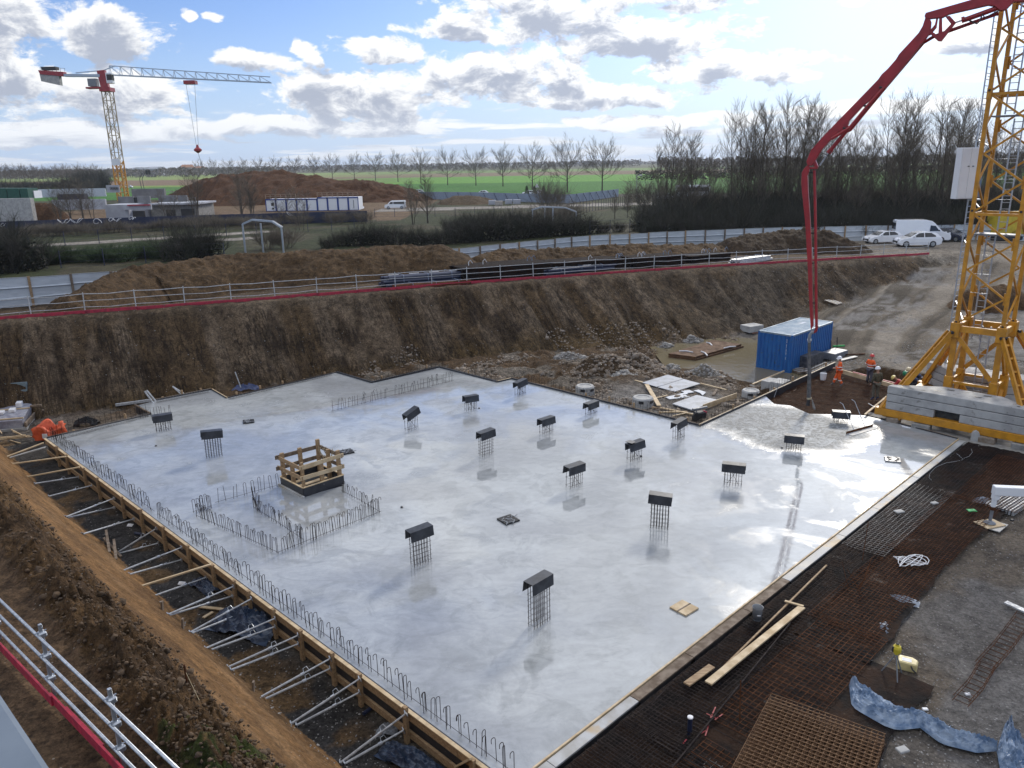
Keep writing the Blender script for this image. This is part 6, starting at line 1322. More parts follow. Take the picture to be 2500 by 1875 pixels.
# leaning bars bunch
root = empty('loose_bars', at(2080, 1440, 0), 0, 'small fan of rusty bars sticking up from the mats', 'bar bunch')
for k in range(9):
    a = rnd.uniform(0, 6.28); h = rnd.uniform(.3, 1.0); MB().tube([(rnd.uniform(-.3, .3), rnd.uniform(-.2, .2), 0), (rnd.uniform(-.3, .9), rnd.uniform(-.2, .6), h)], .009, 5).build('bar', RUST, root)
o = MB().tube([(0, 0, 0), (.05, .02, 1.4)], .013, 5).build('tall_bar', RUST); o.location = at(2105, 1370, 0); tag(o, 'tall single rusty bar above the fan of bars', 'bar')
o = MB().tube([(0, 0, 0), (-.05, .0, 1.1)], .015, 5).build('tall_bar', RUST); o.location = at(1806, 1760, 0); tag(o, 'single rusty bar standing left of the stacked rusty mats', 'bar')
# vertical pipe with cap and red marks
o = empty('standpipe', at(1683, 1792, -.05), 0, 'short dark blue pipe with a white cap standing in the mats', 'pipe'); MB().tube([(0, 0, -.05), (0, 0, .45)], .055, 12).build('pipe', PVC, o); MB().lathe([(.065, .44), (.066, .47), (.03, .475)], 14).build('cap', PAPER, o)
mb = MB()
for x, y, dx, dy in ((1725, 1742, 26, 12), (1735, 1752, 12, -26), (1745, 1757, 20, -14), (1712, 1790, 14, -8), (1668, 1815, 8, -10), (1730, 1770, -8, 26)): p, q = at(x, y, .045), at(x+dx, y+dy, .045); o = MB().bar((0, 0, 0), q-p, .028, .006).build('spray_mark', mat('red_spray', (.30, .03, .035), None, .6)); o.location = p; tag(o, 'red sprayed stroke on the black sheet near the standpipe', 'paint mark', 'red sprayed strokes near the standpipe')
# white straps
mb = MB(); c = at(2225, 1372, .05)
for k in range(5):
    a0 = rnd.random()*6; L = [c+Vector((.85*math.sin(a0+t*1.7+k)*(.4+.2*k/3), .38*math.cos(a0*1.3+t*2.3)*(.6+.1*k), .03+.02*math.sin(t*5)+.01*k)) for t in [j*.28 for j in range(14)]]; mb.tube([p-c for p in L], .014, 5)
o = mb.build('lifting_straps', PAPER); o.location = c; tag(o, 'tangle of white straps lying on the rusty mats', 'straps')
# laser level and yellow case
root = empty('laser_level', drop(2180, 1655, -.1), 0, 'yellow and black levelling instrument on a small tripod', 'levelling instrument')
for a in (.4, 2.5, 4.6): MB().tube([(0, 0, .72), (.32*math.cos(a), .32*math.sin(a), 0)], .016, 6).build('leg', GREYPL, root)
MB().lathe([(.05, .70), (.05, .76), (.10, .77), (.11, .88), (.09, .93), (.05, .95), (.05, .99), (.01, .99)], 10).build('head', mat('instrument_yellow', (.62, .50, .03), (.5, .4, .03), .4), root); MB().box((-.12, -.03, .78), (.12, .03, .92)).build('grip', BLACK, root, .01); MB().lathe([(.04, .93), (.045, .99), (.02, 1.02)], 10).build('rotor', BLACK, root)
root = empty('instrument_case', drop(2212, 1632, -.1), -.5, 'pale yellow case with a handle behind the tripod', 'case'); MB().prism([(-.24, -.15), (.24, -.15), (.26, .1), (.12, .2), (-.2, .18)], 0, .26).build('shell', mat('case_yellow', (.60, .50, .24), (.5, .42, .2), .5), root, .03); MB().tube([(.1, -.16, .2), (.14, -.22, .15), (.2, -.22, .1), (.22, -.16, .05)], .02, 6).build('handle', BLACK, root); MB().box((-.12, -.08, .262), (.1, .06, .268)).build('lid_patch', PAPER, root)
# tarpaulins
def tarp(pts, widths, m_, label, seed, h=.16):
    P = [np.array(at(x, y, .0)[:2]) for x, y in pts]; n = 90; t_ = np.linspace(0, len(P)-1, n); px = np.interp(t_, range(len(P)), [p[0] for p in P]); py = np.interp(t_, range(len(P)), [p[1] for p in P]); w = np.interp(t_, range(len(P)), widths)
    tx, ty = np.gradient(px), np.gradient(py); q = np.hypot(tx, ty); nx, ny = -ty/q, tx/q; c = np.linspace(-1, 1, 30)[None]; Xs = px[:, None]+nx[:, None]*w[:, None]*c; Ys = py[:, None]+ny[:, None]*w[:, None]*c
    f = fbm(t_[:, None]*2.2+c*1.1, c*2.6+t_[:, None]*.4, 1.0, 3, seed); rid = 1-np.abs(f*2-1)**.45; f2 = fbm(t_[:, None]*5+3*c, c*4-t_[:, None]*2, 1.0, 2, seed+4); Z = -.06+h*(1-np.abs(c)**3)*(.25+1.5*rid+.5*np.abs(f2*2-1))+.02
    o = grid_mesh('tarpaulin', Xs, Ys, Z, None, m_, smooth=False); return tag(o, label, 'tarpaulin', 'blue grey tarpaulins in the yard')
tarp([(2082, 1668), (2120, 1715), (2180, 1750), (2250, 1755), (2310, 1795), (2380, 1815), (2432, 1826)], [.10, .42, .40, .24, .30, .26, .06], BLUEFILM, 'long twisted blue grey tarpaulin lying beside the pale mesh strip', 4); tarp([(2462, 1772), (2478, 1840), (2510, 1900), (2560, 1950)], [.08, .35, .5, .5], BLUEFILM, 'blue grey tarpaulin cut off by the right picture edge', 9, .22)
crumple('film_scrap', drop(2205, 1470, -.1), .5, .22, .16, mat('silver_film', (.14, .17, .22), (.35, .38, .42), .25, 0, 4), 'silvery film scrap at the edge of the gravel', 'film scrap', -.5, 21, group='silvery film scraps'); crumple('film_scrap', drop(2160, 1540, -.1), .45, .2, .12, mat('silver_film', (.1, .1, .1)), 'silvery film scrap nearer the tripod', 'film scrap', 1.1, 22, group='silvery film scraps'); crumple('film_scrap', drop(2395, 1228, -.05), .5, .25, .2, mat('silver_film', (.1, .1, .1)), 'pale crumpled film left of the outrigger foot', 'film scrap', .4, 23, group='silvery film scraps')
# striped corrugated stack under the outrigger beam
p = drop(2462, 1235, -.1); root = empty('sheet_stack', p, .65, 'stack of pale ribbed sheets under the outrigger beam', 'sheet stack')
for k in range(9): MB().box((-.9, -.5+k*.115, .02), (1.1, -.43+k*.115, .20)).build('ribbed_sheet', GALVM if k % 2 else WOODG, root, .01)
# rusty ladder cage, gravel side
def cage(pts, w, label):
    P = [drop(x, y, -.1, .03) for x, y in pts]; root = empty('bar_cage', P[0], 0, label, 'rebar cage'); o = P[0].copy(); d = (P[-1]-P[0]).normalized(); s_ = Vector((-d.y, d.x, 0))*w
    for z in (.02, .16):
        for q in (0, 1): MB().tube([p-o+s_*q+Vector((0, 0, z)) for p in P], .009, 5).build('rail', RUST, root)
    for a, b in zip(P[:-1], P[1:]):
        n = max(2, int((b-a).length/.22))
        for i in range(n): c = a.lerp(b, (i+.5)/n)-o; MB().tube([c, c+s_, c+s_+Vector((0, 0, .16)), c+Vector((0, 0, .16)), c], .007, 4).build('stirrup', RUST, root)
cage([(2362, 1730), (2398, 1690), (2430, 1635)], .34, 'rusty ladder cage lying on the gravel, lower part'); cage([(2420, 1648), (2470, 1590), (2520, 1520)], .4, 'rusty ladder cage lying on the gravel, upper part')
plank((2455, 1470), (2520, 1500), .18, .05, GALVM, 'pale steel plank at the right picture edge', z0=-.04); block(2470, 1272, .4, .12, .1, .1, BLACK, 'small black cube on the gravel right of the outrigger', 'black_cube', 'block', None)
for x, y, s, lb in [(2193, 1265, .34, 'pale flat slab piece lying on the mats, nearer one'), (2279, 1243, .26, 'pale flat slab piece lying on the mats, farther one'), (2200, 1852, .26, 'grey spacer block on the black sheet by the stacked mats')]: block(x, y, .3, s, s*.7, .05 if s > .3 else .06, CONC, lb, 'spacer_slab', 'slab piece', 'small slab pieces on the mats').location.z = .06
for x, y, lb in [(2362, 1697, 'small white litter on the gravel near the ladder cage'), (2258, 1734, 'white litter on the gravel above the tarpaulin')]: o = MB().box((-.06, -.04, 0), (.07, .05, .05)).build('litter', PAPER, None, .012); o.location = drop(x, y, -.1); tag(o, lb, 'litter', 'white litter on the gravel')
o = MB().tube([at(x, y, .08)-at(2300, 1150, .08) for x, y in ((2371, 1096), (2374, 1104), (2366, 1114), (2350, 1120), (2342, 1112), (2334, 1106), (2352, 1122), (2335, 1126), (2310, 1130), (2285, 1140), (2270, 1156), (2268, 1166), (2274, 1172))], .006, 4).build('loose_wire', GALVM); o.location = at(2300, 1150, .08); tag(o, 'thin pale wire lying in loops over the far mats', 'wire')
o = MB().box((-.15, -.1, 0), (.15, .1, .03)).build('green_grid', mat('green_plastic', (.05, .4, .12))); o.location = at(2372, 1247, .05); tag(o, 'small bright green grid on the mats left of the outrigger foot', 'grid')
# ================================================================ BARE TREES AND SCRUB
BARK = mat('winter_bark', (.085, .072, .055), (.05, .042, .034), .9, 0, 2); TWIG = mat('winter_twigs', (.15, .125, .095), (.095, .08, .06), .95, 0, .6)
TWIGD = mat('dark_thicket', (.040, .034, .027), (.024, .029, .016), .95, 0, .5); IVY = mat('ivy_green', (.05, .085, .025), (.03, .05, .018), .8, 0, .8)
def tree_mesh(H, seed, kind):
    R_ = random.Random(seed); tr = MB(); cr = MB(); rmin = .022 if kind == 'avenue' else .012
    def twig(mb, p, d, L, r, lev, maxl, spread, upb, nk):
        n = 3 if lev < maxl else 2; pts = [p.copy()]; q = p.copy(); dd = d.copy()
        for i in range(n):
            dd = (dd+Vector((R_.gauss(0, .10), R_.gauss(0, .10), R_.gauss(0, .06)+upb*.12))).normalized(); q = q+dd*(L/n); pts.append(q.copy())
        rs = [r*(1-.75*i/n) for i in range(n+1)]; mb.tube(pts, rs, 4 if lev < 2 else 3, False)
        if lev >= maxl: return
        k = nk[lev]
        for i in range(k):
            t = .25+.75*(i+R_.random())/k; j = min(int(t*n), n-1); b = pts[j].lerp(pts[j+1], t*n-j)
            ax = dd.cross(Vector((R_.gauss(0, 1), R_.gauss(0, 1), R_.gauss(0, 1)))).normalized(); a = R_.uniform(.55, 1)*spread[min(lev, len(spread)-1)]
            nd = (dd*math.cos(a)+ax*math.sin(a)+Vector((0, 0, upb*.3))).normalized(); twig(cr, b, nd, L*R_.uniform(.5, .68), max(r*.45, rmin), lev+1, maxl, spread, upb, nk)
    if kind == 'avenue':
        th = H*.24; tr.tube([(0, 0, -.3), (R_.uniform(-.1, .1), 0, th*.5), (0, 0, th), (0, 0, H*.5)], [.24, .2, .18, .09], 7)
        for i in range(13):
            z = th*.75+(H*.42)*(i/13); a = i*2.4+R_.uniform(-.3, .3); e = .28+.7*i/13; d = Vector((math.cos(a)*math.cos(e), math.sin(a)*math.cos(e), math.sin(e))); twig(cr, Vector((0, 0, z)), d, H*(.34-.05*i/13), .085, 1, 4, [.6, .6, .55, .5], .55, [0, 5, 5, 5])
    elif kind == 'wood':
        for s in range(R_.choice([2, 3, 4])):
            b = Vector((R_.uniform(-.7, .7), R_.uniform(-.7, .7), -.2)); d = Vector((b.x*.16+R_.gauss(0, .05), b.y*.16+R_.gauss(0, .05), 1)).normalized(); h = H*R_.uniform(.72, 1)
            pts = [b+d*h*t+Vector((R_.gauss(0, .12)*t, R_.gauss(0, .12)*t, 0)) for t in (0, .3, .6, .85, 1)]; tr.tube(pts, [.13, .10, .065, .03, .012], 5, False)
            for i in range(30): t = .2+.78*i/30; j = min(int(t*4), 3); p = pts[0].lerp(pts[-1], t); a = R_.random()*6.28; e = R_.uniform(.5, 1.15); twig(cr, p, Vector((math.cos(a)*math.cos(e), math.sin(a)*math.cos(e), math.sin(e))), h*(.24-.14*t), .035, 1, 3, [.5, .5, .5], .5, [0, 6, 4])
    elif kind == 'scrub':
        for s in range(26):
            a = R_.random()*6.28; r0 = R_.random()*H*.35; e = R_.uniform(.6, 1.4); twig(cr, Vector((r0*math.cos(a), r0*math.sin(a), -.1)), Vector((math.cos(a)*math.cos(e), math.sin(a)*math.cos(e), math.sin(e))), H*R_.uniform(.6, .9), .03, 1, 3, [.6, .7, .7], .25, [0, 9, 6])
    elif kind == 'thicket':
        for s in range(34):
            a = R_.random()*6.28; r0 = R_.random()*H*.55; e = R_.uniform(.8, 1.5); twig(cr, Vector((r0*math.cos(a), r0*math.sin(a), -.2)), Vector((math.cos(a)*math.cos(e), math.sin(a)*math.cos(e), math.sin(e))), H*R_.uniform(.5, .85), .06, 1, 3, [.6, .7, .7], .3, [0, 9, 5])
        for s in range(520):
            a = R_.random()*6.28; r0 = H*.6*R_.random()**.5; z = H*.62*R_.random(); c = Vector((r0*math.cos(a), r0*math.sin(a), z)); u_ = Vector((R_.gauss(0, 1), R_.gauss(0, 1), R_.gauss(0, 1))).normalized()*H*.045; w_ = u_.orthogonal().normalized()*H*.035; cr.add([c-u_, c+w_, c+u_, c-w_], [(0, 1, 2, 3)])
    return tr, cr
def make_tree(name, H, seed, kind, bark=BARK, tw=TWIG):
    tr, cr = tree_mesh(H, seed, kind); root = empty(name, (0, 0, 0), 0)
    def raw(mb, nm, m_):
        me = bpy.data.meshes.new(nm); me.from_pydata(mb.v, [], mb.f); me.materials.append(m_); o = bpy.data.objects.new(nm, me); col.objects.link(o); o.parent = root; return o
    if tr.v: raw(tr, 'trunk', bark)
    raw(cr, 'crown' if tr.v else 'branches', tw); return root
PROTO = {'avenue': [make_tree('avenue_tree', 16.5, s, 'avenue') for s in (1, 2, 3, 4)], 'wood': [make_tree('bare_tree', 17, s, 'wood') for s in (11, 12, 13, 14, 15)],
         'scrub': [make_tree('bare_shrub', 3.0, s, 'scrub') for s in (21, 22, 23)], 'thicket': [make_tree('thicket_shrub', 4.2, s, 'thicket', tw=TWIGD) for s in (31, 32, 33)], 'green': [make_tree('green_shrub', 2.2, s, 'thicket', tw=IVY) for s in (41, 42)]}
BASEH = {'avenue': 16.5, 'wood': 17, 'scrub': 3.0, 'thicket': 4.2, 'green': 2.2}
USED = {}
def put_tree(kind, p, H, label, group, cat='tree', sxy=None, rz=None):
    k = USED.get(kind, 0); USED[kind] = k+1; pr = PROTO[kind][k % len(PROTO[kind])]; s = H/BASEH[kind]; rz = rnd.random()*6.28 if rz is None else rz; sc = (s*(sxy or 1), s*(sxy or 1), s)
    if k < len(PROTO[kind]): o = pr; o.location = p; o.rotation_euler = (0, 0, rz); o.scale = sc
    else: o = dup(pr, p, rz, sc)
    o['label'] = label; o['category'] = cat; o['group'] = group; return o
for pl in PROTO.values():
    for o in pl: dup.__globals__['KID'][o.name] = [c for c in col.objects if c.parent == o]
GZ = 2.9
AV = [(1470, 467, 343), (1385, 470, 345), (1300, 463, 358), (1228, 455, 362), (1162, 453, 366), (1093, 452, 368), (1028, 447, 370), (972, 444, 374), (917, 441, 376), (866, 440, 378), (812, 438, 380), (768, 437, 382), (722, 436, 384), (676, 435, 386), (636, 435, 387), (598, 434, 389), (560, 434, 390), (524, 433, 391), (488, 433, 392)]
NTH = ['nearest', 'second', 'third', 'fourth', 'fifth', 'sixth', 'seventh', 'eighth', 'ninth', 'tenth', 'eleventh', 'twelfth', 'thirteenth', 'fourteenth', 'fifteenth', 'sixteenth', 'seventeenth', 'eighteenth', 'farthest']
for i, (x, yb, yt) in enumerate(AV):
    p = at(x, yb, GZ); d = p.y; put_tree('avenue', p, (yb-yt)*d/F*1.0, '%s bare round crowned tree of the avenue counted from the right' % NTH[i], 'bare avenue trees along the field road', sxy=1.05)
GW = 'bare trees of the wood on the right'
WOODP_ = [(1625, 575, 325), (1665, 560, 345), (1690, 580, 330), (1730, 572, 360), (1755, 560, 350), (1790, 575, 300), (1815, 566, 275), (1840, 577, 262), (1868, 570, 268), (1890, 560, 262), (1915, 575, 260), (1938, 568, 262), (1965, 577, 258), (1990, 570, 268), (2012, 562, 290), (2035, 575, 310), (2060, 566, 335), (2085, 577, 345), (2110, 570, 315), (2135, 560, 305), (2160, 577, 262), (2185, 566, 255), (2205, 577, 300), (2230, 560, 245), (2255, 573, 240), (2280, 566, 262), (2300, 577, 275), (2325, 560, 250), (2350, 570, 262), (2375, 577, 300), (2400, 566, 320), (2430, 573, 330), (2460, 560, 345), (2490, 573, 320), (2515, 560, 330)]
for i, (x, yb, yt) in enumerate(WOODP_):
    p = at(x, yb-8, GZ); d = p.y; put_tree('wood', p, (yb-8-yt)*d/F*.98, 'tall bare many stemmed tree of the wood behind the white hoarding', GW, sxy=1.0)
k = 0
for row, (Y0, hh) in enumerate([(97, 3.2), (102, 4.2), (110, 5.0), (122, 5.4)]):
    x = 1600+row*9
    while x < 2530:
        p = onplane(x, 500, (0, Y0+.5*rnd.uniform(-3, 3)), (1, 0)); p.z = GZ; put_tree('thicket', p, hh*rnd.uniform(.75, 1.15), 'dark thicket shrub at the foot of the wood on the right', 'thicket under the wood', 'shrub', sxy=.9); x += 34+row*3; k += 1
# hedge and scrub in the middle
GS = 'dark scrub behind the hoarding'
for x, yb, h in [(800, 612, 2.4), (835, 606, 3.0), (870, 606, 3.6), (905, 604, 4.2), (940, 604, 4.2), (978, 606, 3.6), (1015, 605, 3.4), (1050, 604, 3.2), (1085, 602, 3.4), (1120, 598, 4.6), (1150, 596, 5.2), (1185, 592, 5.4), (1220, 592, 5.4), (1255, 588, 5.4), (1290, 586, 5.0), (1325, 584, 4.8), (1360, 582, 4.4), (1400, 580, 4.6), (1435, 576, 4.2), (1470, 574, 2.6), (1510, 572, 2.4), (1555, 570, 2.4),
                 (1110, 575, 4.0), (1160, 570, 4.6), (1215, 566, 4.6), (1270, 562, 4.4), (1330, 560, 3.8)]:
    put_tree('thicket', at(x, yb-6, GZ), h*.62, 'dark rounded scrub bush between the spoil heap and the far yard', GS, 'shrub', sxy=1.05)
for x, yb, h, kd, lb in [(20, 668, 4.6, 'thicket', 'big dark bush behind the hoarding at the left picture edge'), (-20, 660, 5, 'thicket', 'dark bush cut off by the left picture edge'), (62, 662, 3.6, 'thicket', 'dark bush right of the big bush at the left edge'), (440, 640, 3.2, 'thicket', 'dark bush left of the metal portal frame'), (480, 634, 3.8, 'thicket', 'rounded bare bush standing right before the metal portal frame'), (512, 628, 2.6, 'thicket', 'small bush touching the portal frame'), (655, 612, 2.4, 'scrub', 'thin bush inside the metal portal frame'), (700, 610, 2.4, 'scrub', 'thin bush right of the metal portal frame')]:
    put_tree(kd, at(x, yb-4, GZ), h, lb, GS, 'shrub')
for i in range(34):
    x = 95+i*10.5; put_tree('green', at(x, 652-.055*(x-95)-rnd.uniform(0, 22), GZ), rnd.uniform(1.0, 1.7), 'low green shrub of the hedge bank behind the hoarding', 'green hedge bank', 'shrub', sxy=1.2)
for i in range(46):
    x = -10+i*20; put_tree('scrub', at(x, 584-.044*x-rnd.uniform(-2, 8), GZ), rnd.uniform(1.1, 2.0), 'grey scrub bush before the dark hoarding of the far building site', 'scrub before the dark hoarding', 'shrub', sxy=1.2)
for x, yb, yt, lb in [(150, 548, 455, 'thin bare tree left of the pair before the far building site'), (172, 545, 440, 'forked bare tree before the white retaining wall'), (208, 545, 435, 'slender bare tree behind the dark hoarding left of the new building'), (228, 540, 442, 'bare tree at the left corner of the new building'), (415, 545, 440, 'bare tree in front of the right part of the new building'), (478, 540, 420, 'bare tree right of the new building'), (590, 540, 425, 'bare tree before the big far mound'), (620, 542, 430, 'bare tree at the left end of the site cabins'), (735, 562, 455, 'bare bush tree before the site cabins'), (690, 540, 440, 'slender bare tree before the middle cabins'),
                      (1008, 548, 448, 'bare tree left of the pair behind the white minibus'), (1042, 545, 436, 'taller bare tree right of the white minibus'), (1342, 522, 448, 'dense dark tree before the far blue grey hoarding'), (1585, 505, 448, 'small bare tree on the grass beside the yard gate'), (1355, 560, 500, 'low wide bush by the second metal frame'), (1530, 532, 462, 'bushy bare shrub beside the far path'), (1500, 535, 470, 'dark bush at the bend of the far path')]:
    p = at(x, yb, GZ); put_tree('wood' if yb-yt > 60 and x != 1342 else 'scrub', p, (yb-yt)*p.y/F, lb, 'single trees of the middle distance', sxy=1.3 if x != 1342 else .7)
for i in range(22):
    x = -8+i*11.5; p = at(x, 446+rnd.uniform(-2, 3), GZ); put_tree('avenue', p, rnd.uniform(34, 46)*p.y/F, 'bare tree of the far row left of the far crane', 'far trees at the left picture edge', sxy=1.15)
for i in range(20):
    x = 180+i*7+rnd.uniform(-3, 3) if i < 11 else -5+(i-11)*20; p = at(x, 464+rnd.uniform(-3, 3), GZ); put_tree('thicket', p, rnd.uniform(24, 44 if i < 11 else 20)*p.y/F, 'dark bush of the clump left of the far crane', 'dark clump left of the far crane', 'shrub')
for x, lb in ((1286, 'left one of three small dark conifers by the far hoarding'), (1305, 'middle one of three small dark conifers by the far hoarding'), (1327, 'right one of three small dark conifers by the far hoarding')):
    p = at(x, 484, GZ); o = empty('conifer', p, 0, lb, 'conifer', 'small dark conifers'); R_ = random.Random(x); mb = MB()
    for j in range(420): z = 3.4*R_.random(); r = (1-z/3.6)*1.0*R_.random()**.5; a = R_.random()*6.28; c = Vector((r*math.cos(a), r*math.sin(a), z)); mb.add([c, c+Vector((math.cos(a)*.3, math.sin(a)*.3, -.1)), c+Vector((.05, .1, .2))], [(0, 1, 2)])
    mb.build('crown', IVY, o); MB().tube([(0, 0, -.1), (0, 0, 3)], .08, 5).build('trunk', BARK, o)

# far tree belts: too many to count
def belt(name, x0, x1, d0, d1, hmin, hmax, n, m_, seed, size=3.2):
    rs = np.random.RandomState(seed); x = rs.uniform(x0, x1, n); d = rs.uniform(d0, d1, n); u = (x-1250)/F; X_ = u*d; env = .45+.55*fbm(x*.06, d*0, 1.0, 4, seed); H_ = hmin+(hmax-hmin)*env; z = GZ+H_*rs.rand(n)**.75
    V = np.stack([X_, d, z], -1); s = size*rs.uniform(.5, 1.2, n)[:, None]; tri = np.stack([V+s*np.stack([rs.uniform(-.8, .8, n), rs.uniform(-.8, .8, n), rs.uniform(-.5, .9, n)], -1) for _ in range(3)], 1)
    me = bpy.data.meshes.new(name); me.from_pydata(tri.reshape(-1, 3).tolist(), [], np.arange(3*n).reshape(-1, 3).tolist()); me.materials.append(m_); o = bpy.data.objects.new(name, me); col.objects.link(o); o['kind'] = 'stuff'; return o
FARW = mat('far_wood', (.17, .15, .13), (.12, .105, .095), .95, 0, .03)
belt('far_wood', -60, 1560, 1500, 1700, 5, 13, 15000, FARW, 3, 3.6); belt('far_wood', 1350, 2560, 2300, 2600, 4, 10, 8000, FARW, 5, 4.5); belt('far_wood', -60, 700, 1000, 1060, 3, 12, 9000, FARW, 8, 2.6); belt('far_hedge', 1550, 2560, 420, 440, 1, 6, 9000, TWIGD, 12, 1.2); belt('far_wood', 1600, 2560, 700, 720, 3, 14, 9000, FARW, 15, 2.4)

# ================================================================ MIDDLE DISTANCE BUILDINGS
def py(x, y, Y): return onplane(x, y, (0, Y), (1, 0))
def fbox(name, x0, x1, ytop, Y, dep, m_, ybot=None, parent=None, org=None, bevel=0):
    a, b = py(x0, ytop, Y), py(x1, ytop, Y); z1 = (a.z+b.z)/2; z0 = GZ-.1 if ybot is None else py((x0+x1)/2, ybot, Y).z; o = org or Vector((0, 0, 0))
    return MB().box((a.x-o.x, Y-o.y, z0-o.z), (b.x-o.x, Y+dep-o.y, z1-o.z)).build(name, m_, parent, bevel)
WALL = mat('pale_render', (.42, .44, .48), (.34, .35, .39), .8, 0, .4); BLOCKW = mat('grey_blockwork', (.20, .20, .205), (.15, .15, .155), .9, 0, .5); DARKO = mat('dark_opening', (.02, .02, .022), (.03, .03, .03)); NAVYH = mat('navy_hoarding', (.012, .017, .045), (.018, .024, .06), .5, 0, .4)
o0 = py(255, 530, 160); o0.z = GZ; b = empty('new_building', o0, 0, 'half built grey block building with pale rendered walls under the far crane', 'building')
fbox('rendered_wall', 255, 312, 500, 158, 10, WALL, None, b, o0); fbox('rendered_wall', 312, 352, 508, 160, 8, WALL, None, b, o0); fbox('garage_opening', 323, 352, 515, 157.6, .3, DARKO, None, b, o0); fbox('lintel', 300, 368, 500, 157.4, .4, WALL, 512, b, o0); fbox('red_parapet', 310, 365, 499.5, 157.0, .3, RED, 502, b, o0)
fbox('block_wall', 366, 481, 498, 162, 9, CONCD, None, b, o0); fbox('opening', 405, 425, 512, 161.6, .3, DARKO, None, b, o0); fbox('opening', 441, 472, 510, 161.6, .3, DARKO, None, b, o0); fbox('floor_slab', 362, 484, 496, 161, 10, WALL, 500, b, o0)
fbox('upper_wall', 287, 325, 480, 165, .5, BLOCKW, 500, b, o0); fbox('upper_wall', 334, 365, 479, 165, .5, BLOCKW, 500, b, o0); fbox('window_grid', 325, 334, 482, 165.1, .3, DARKO, 500, b, o0); fbox('upper_wall', 385, 430, 477, 168, .5, BLOCKW, 497, b, o0); fbox('upper_wall', 433, 455, 477, 168, .5, BLOCKW, 497, b, o0); fbox('red_board', 430, 470, 497, 161.2, .3, RED, 499, b, o0)
for x in range(458, 480, 6): fbox('guard_post', x, x+.8, 481, 162, .1, GALVM, 497, b, o0)
fbox('guard_bar', 457, 478, 483, 162, .08, GALVM, 484, b, o0); fbox('guard_bar', 457, 478, 489, 162, .08, GALVM, 490, b, o0)
o = fbox('block_wall', 320, 400, 461, 215, 1, BLOCKW, 484); tag(o, 'long grey block wall behind the foot of the far crane', 'wall', 'walls of the far building site')
o = fbox('retaining_wall', -60, 73, 485, 150, 1.2, CONC); tag(o, 'high concrete retaining wall at the left edge of the far site', 'wall', 'walls of the far building site')
o = fbox('retaining_wall', 125, 256, 487, 185, .6, WALL, 512); tag(o, 'white retaining wall behind the bare trees of the far site', 'wall', 'walls of the far building site')
o = fbox('site_hoarding', 66, 256, 461, 235, .4, HOARD, 481); tag(o, 'long white hoarding behind the far building site', 'hoarding', 'hoardings far away'); o = fbox('navy_skip', 138, 204, 474, 205, 2, NAVYH, 488); tag(o, 'long navy skip in front of the white hoarding', 'skip'); o = fbox('white_tank', 66, 82, 466, 180, 3, WHITE, 484); tag(o, 'white tank at the end of the green containers', 'tank')
GRN = mat('dark_green_container', (.012, .085, .055), (.01, .06, .04), .5)
for a, c, lb in ((-40, 14, 'green container cut off by the left picture edge'), (16, 45, 'green container with dark open door at the left'), (47, 66, 'small green container beside the white tank')): o = fbox('green_container', a, c, 460, 178, 4, GRN, 485); tag(o, lb, 'container', 'dark green containers')
lh('earth_heap', 'brown earth heap beside the high retaining wall of the far site', Vector((py(97, 515, 158).x, 158, GZ)), 3.6, 6.5, 4, (.085, .045, .022), 131, 0, rough_=.6)
sg = fbox('sign_panel', 258, 290, 452, 232, .3, WALL, 470); tag(sg, 'white banner with black lettering left of the foot of the far crane', 'banner')
mb = MB()
for k in range(5): p = py(268+k*4, 457, 231.7); q = py(270+k*4, 464, 231.7); mb.tube([p, q, p+Vector((.45, 0, -.2)), q+Vector((.35, 0, .3)), p+Vector((.2, 0, .1))], .07, 4)
o = mb.build('lettering', BLACK); o.parent = sg
# navy hoarding with white tags
NH = [at(-60, 573, GZ), at(0, 570, GZ), at(380, 556, GZ), at(640, 548, GZ), at(898, 541, GZ)]; root = empty('dark_hoarding', NH[1], 0, 'long dark navy hoarding with white sprayed tags along the far building site', 'hoarding'); rl = NH[1].copy()
for a, b_ in zip(NH[:-1], NH[1:]):
    n = max(1, round((b_-a).length/4))
    for i in range(n): p, q = a.lerp(b_, i/n)-rl, a.lerp(b_, (i+1)/n)-rl; MB().bar(p+Vector((0, 0, .95)), q+Vector((-.03, 0, .95+rnd.uniform(-.04, .04))), .08, 1.9).build('panel', NAVYH, root)
mb = MB()
for (x, y, s) in ((8, 549, 6), (148, 540, 7), (165, 540, 7), (180, 539, 8), (196, 538, 7), (238, 540, 9), (272, 536, 6), (280, 536, 5), (290, 537, 6), (320, 532, 5), (327, 533, 4), (708, 522, 7)):
    c = face = onplane(x, y, (NH[1].x, NH[1].y-.15), (NH[-1].x-NH[1].x, NH[-1].y-NH[1].y)); r = s*c.y/F; dirx = (NH[-1]-NH[1]).normalized(); mb.tube([c-rl+dirx*(r*math.cos(t))+Vector((0, 0, .7*r*math.sin(t*1.3+x))) for t in [j*.7 for j in range(8)]], .045, 4)
mb.build('sprayed_tag', PAPER, root)
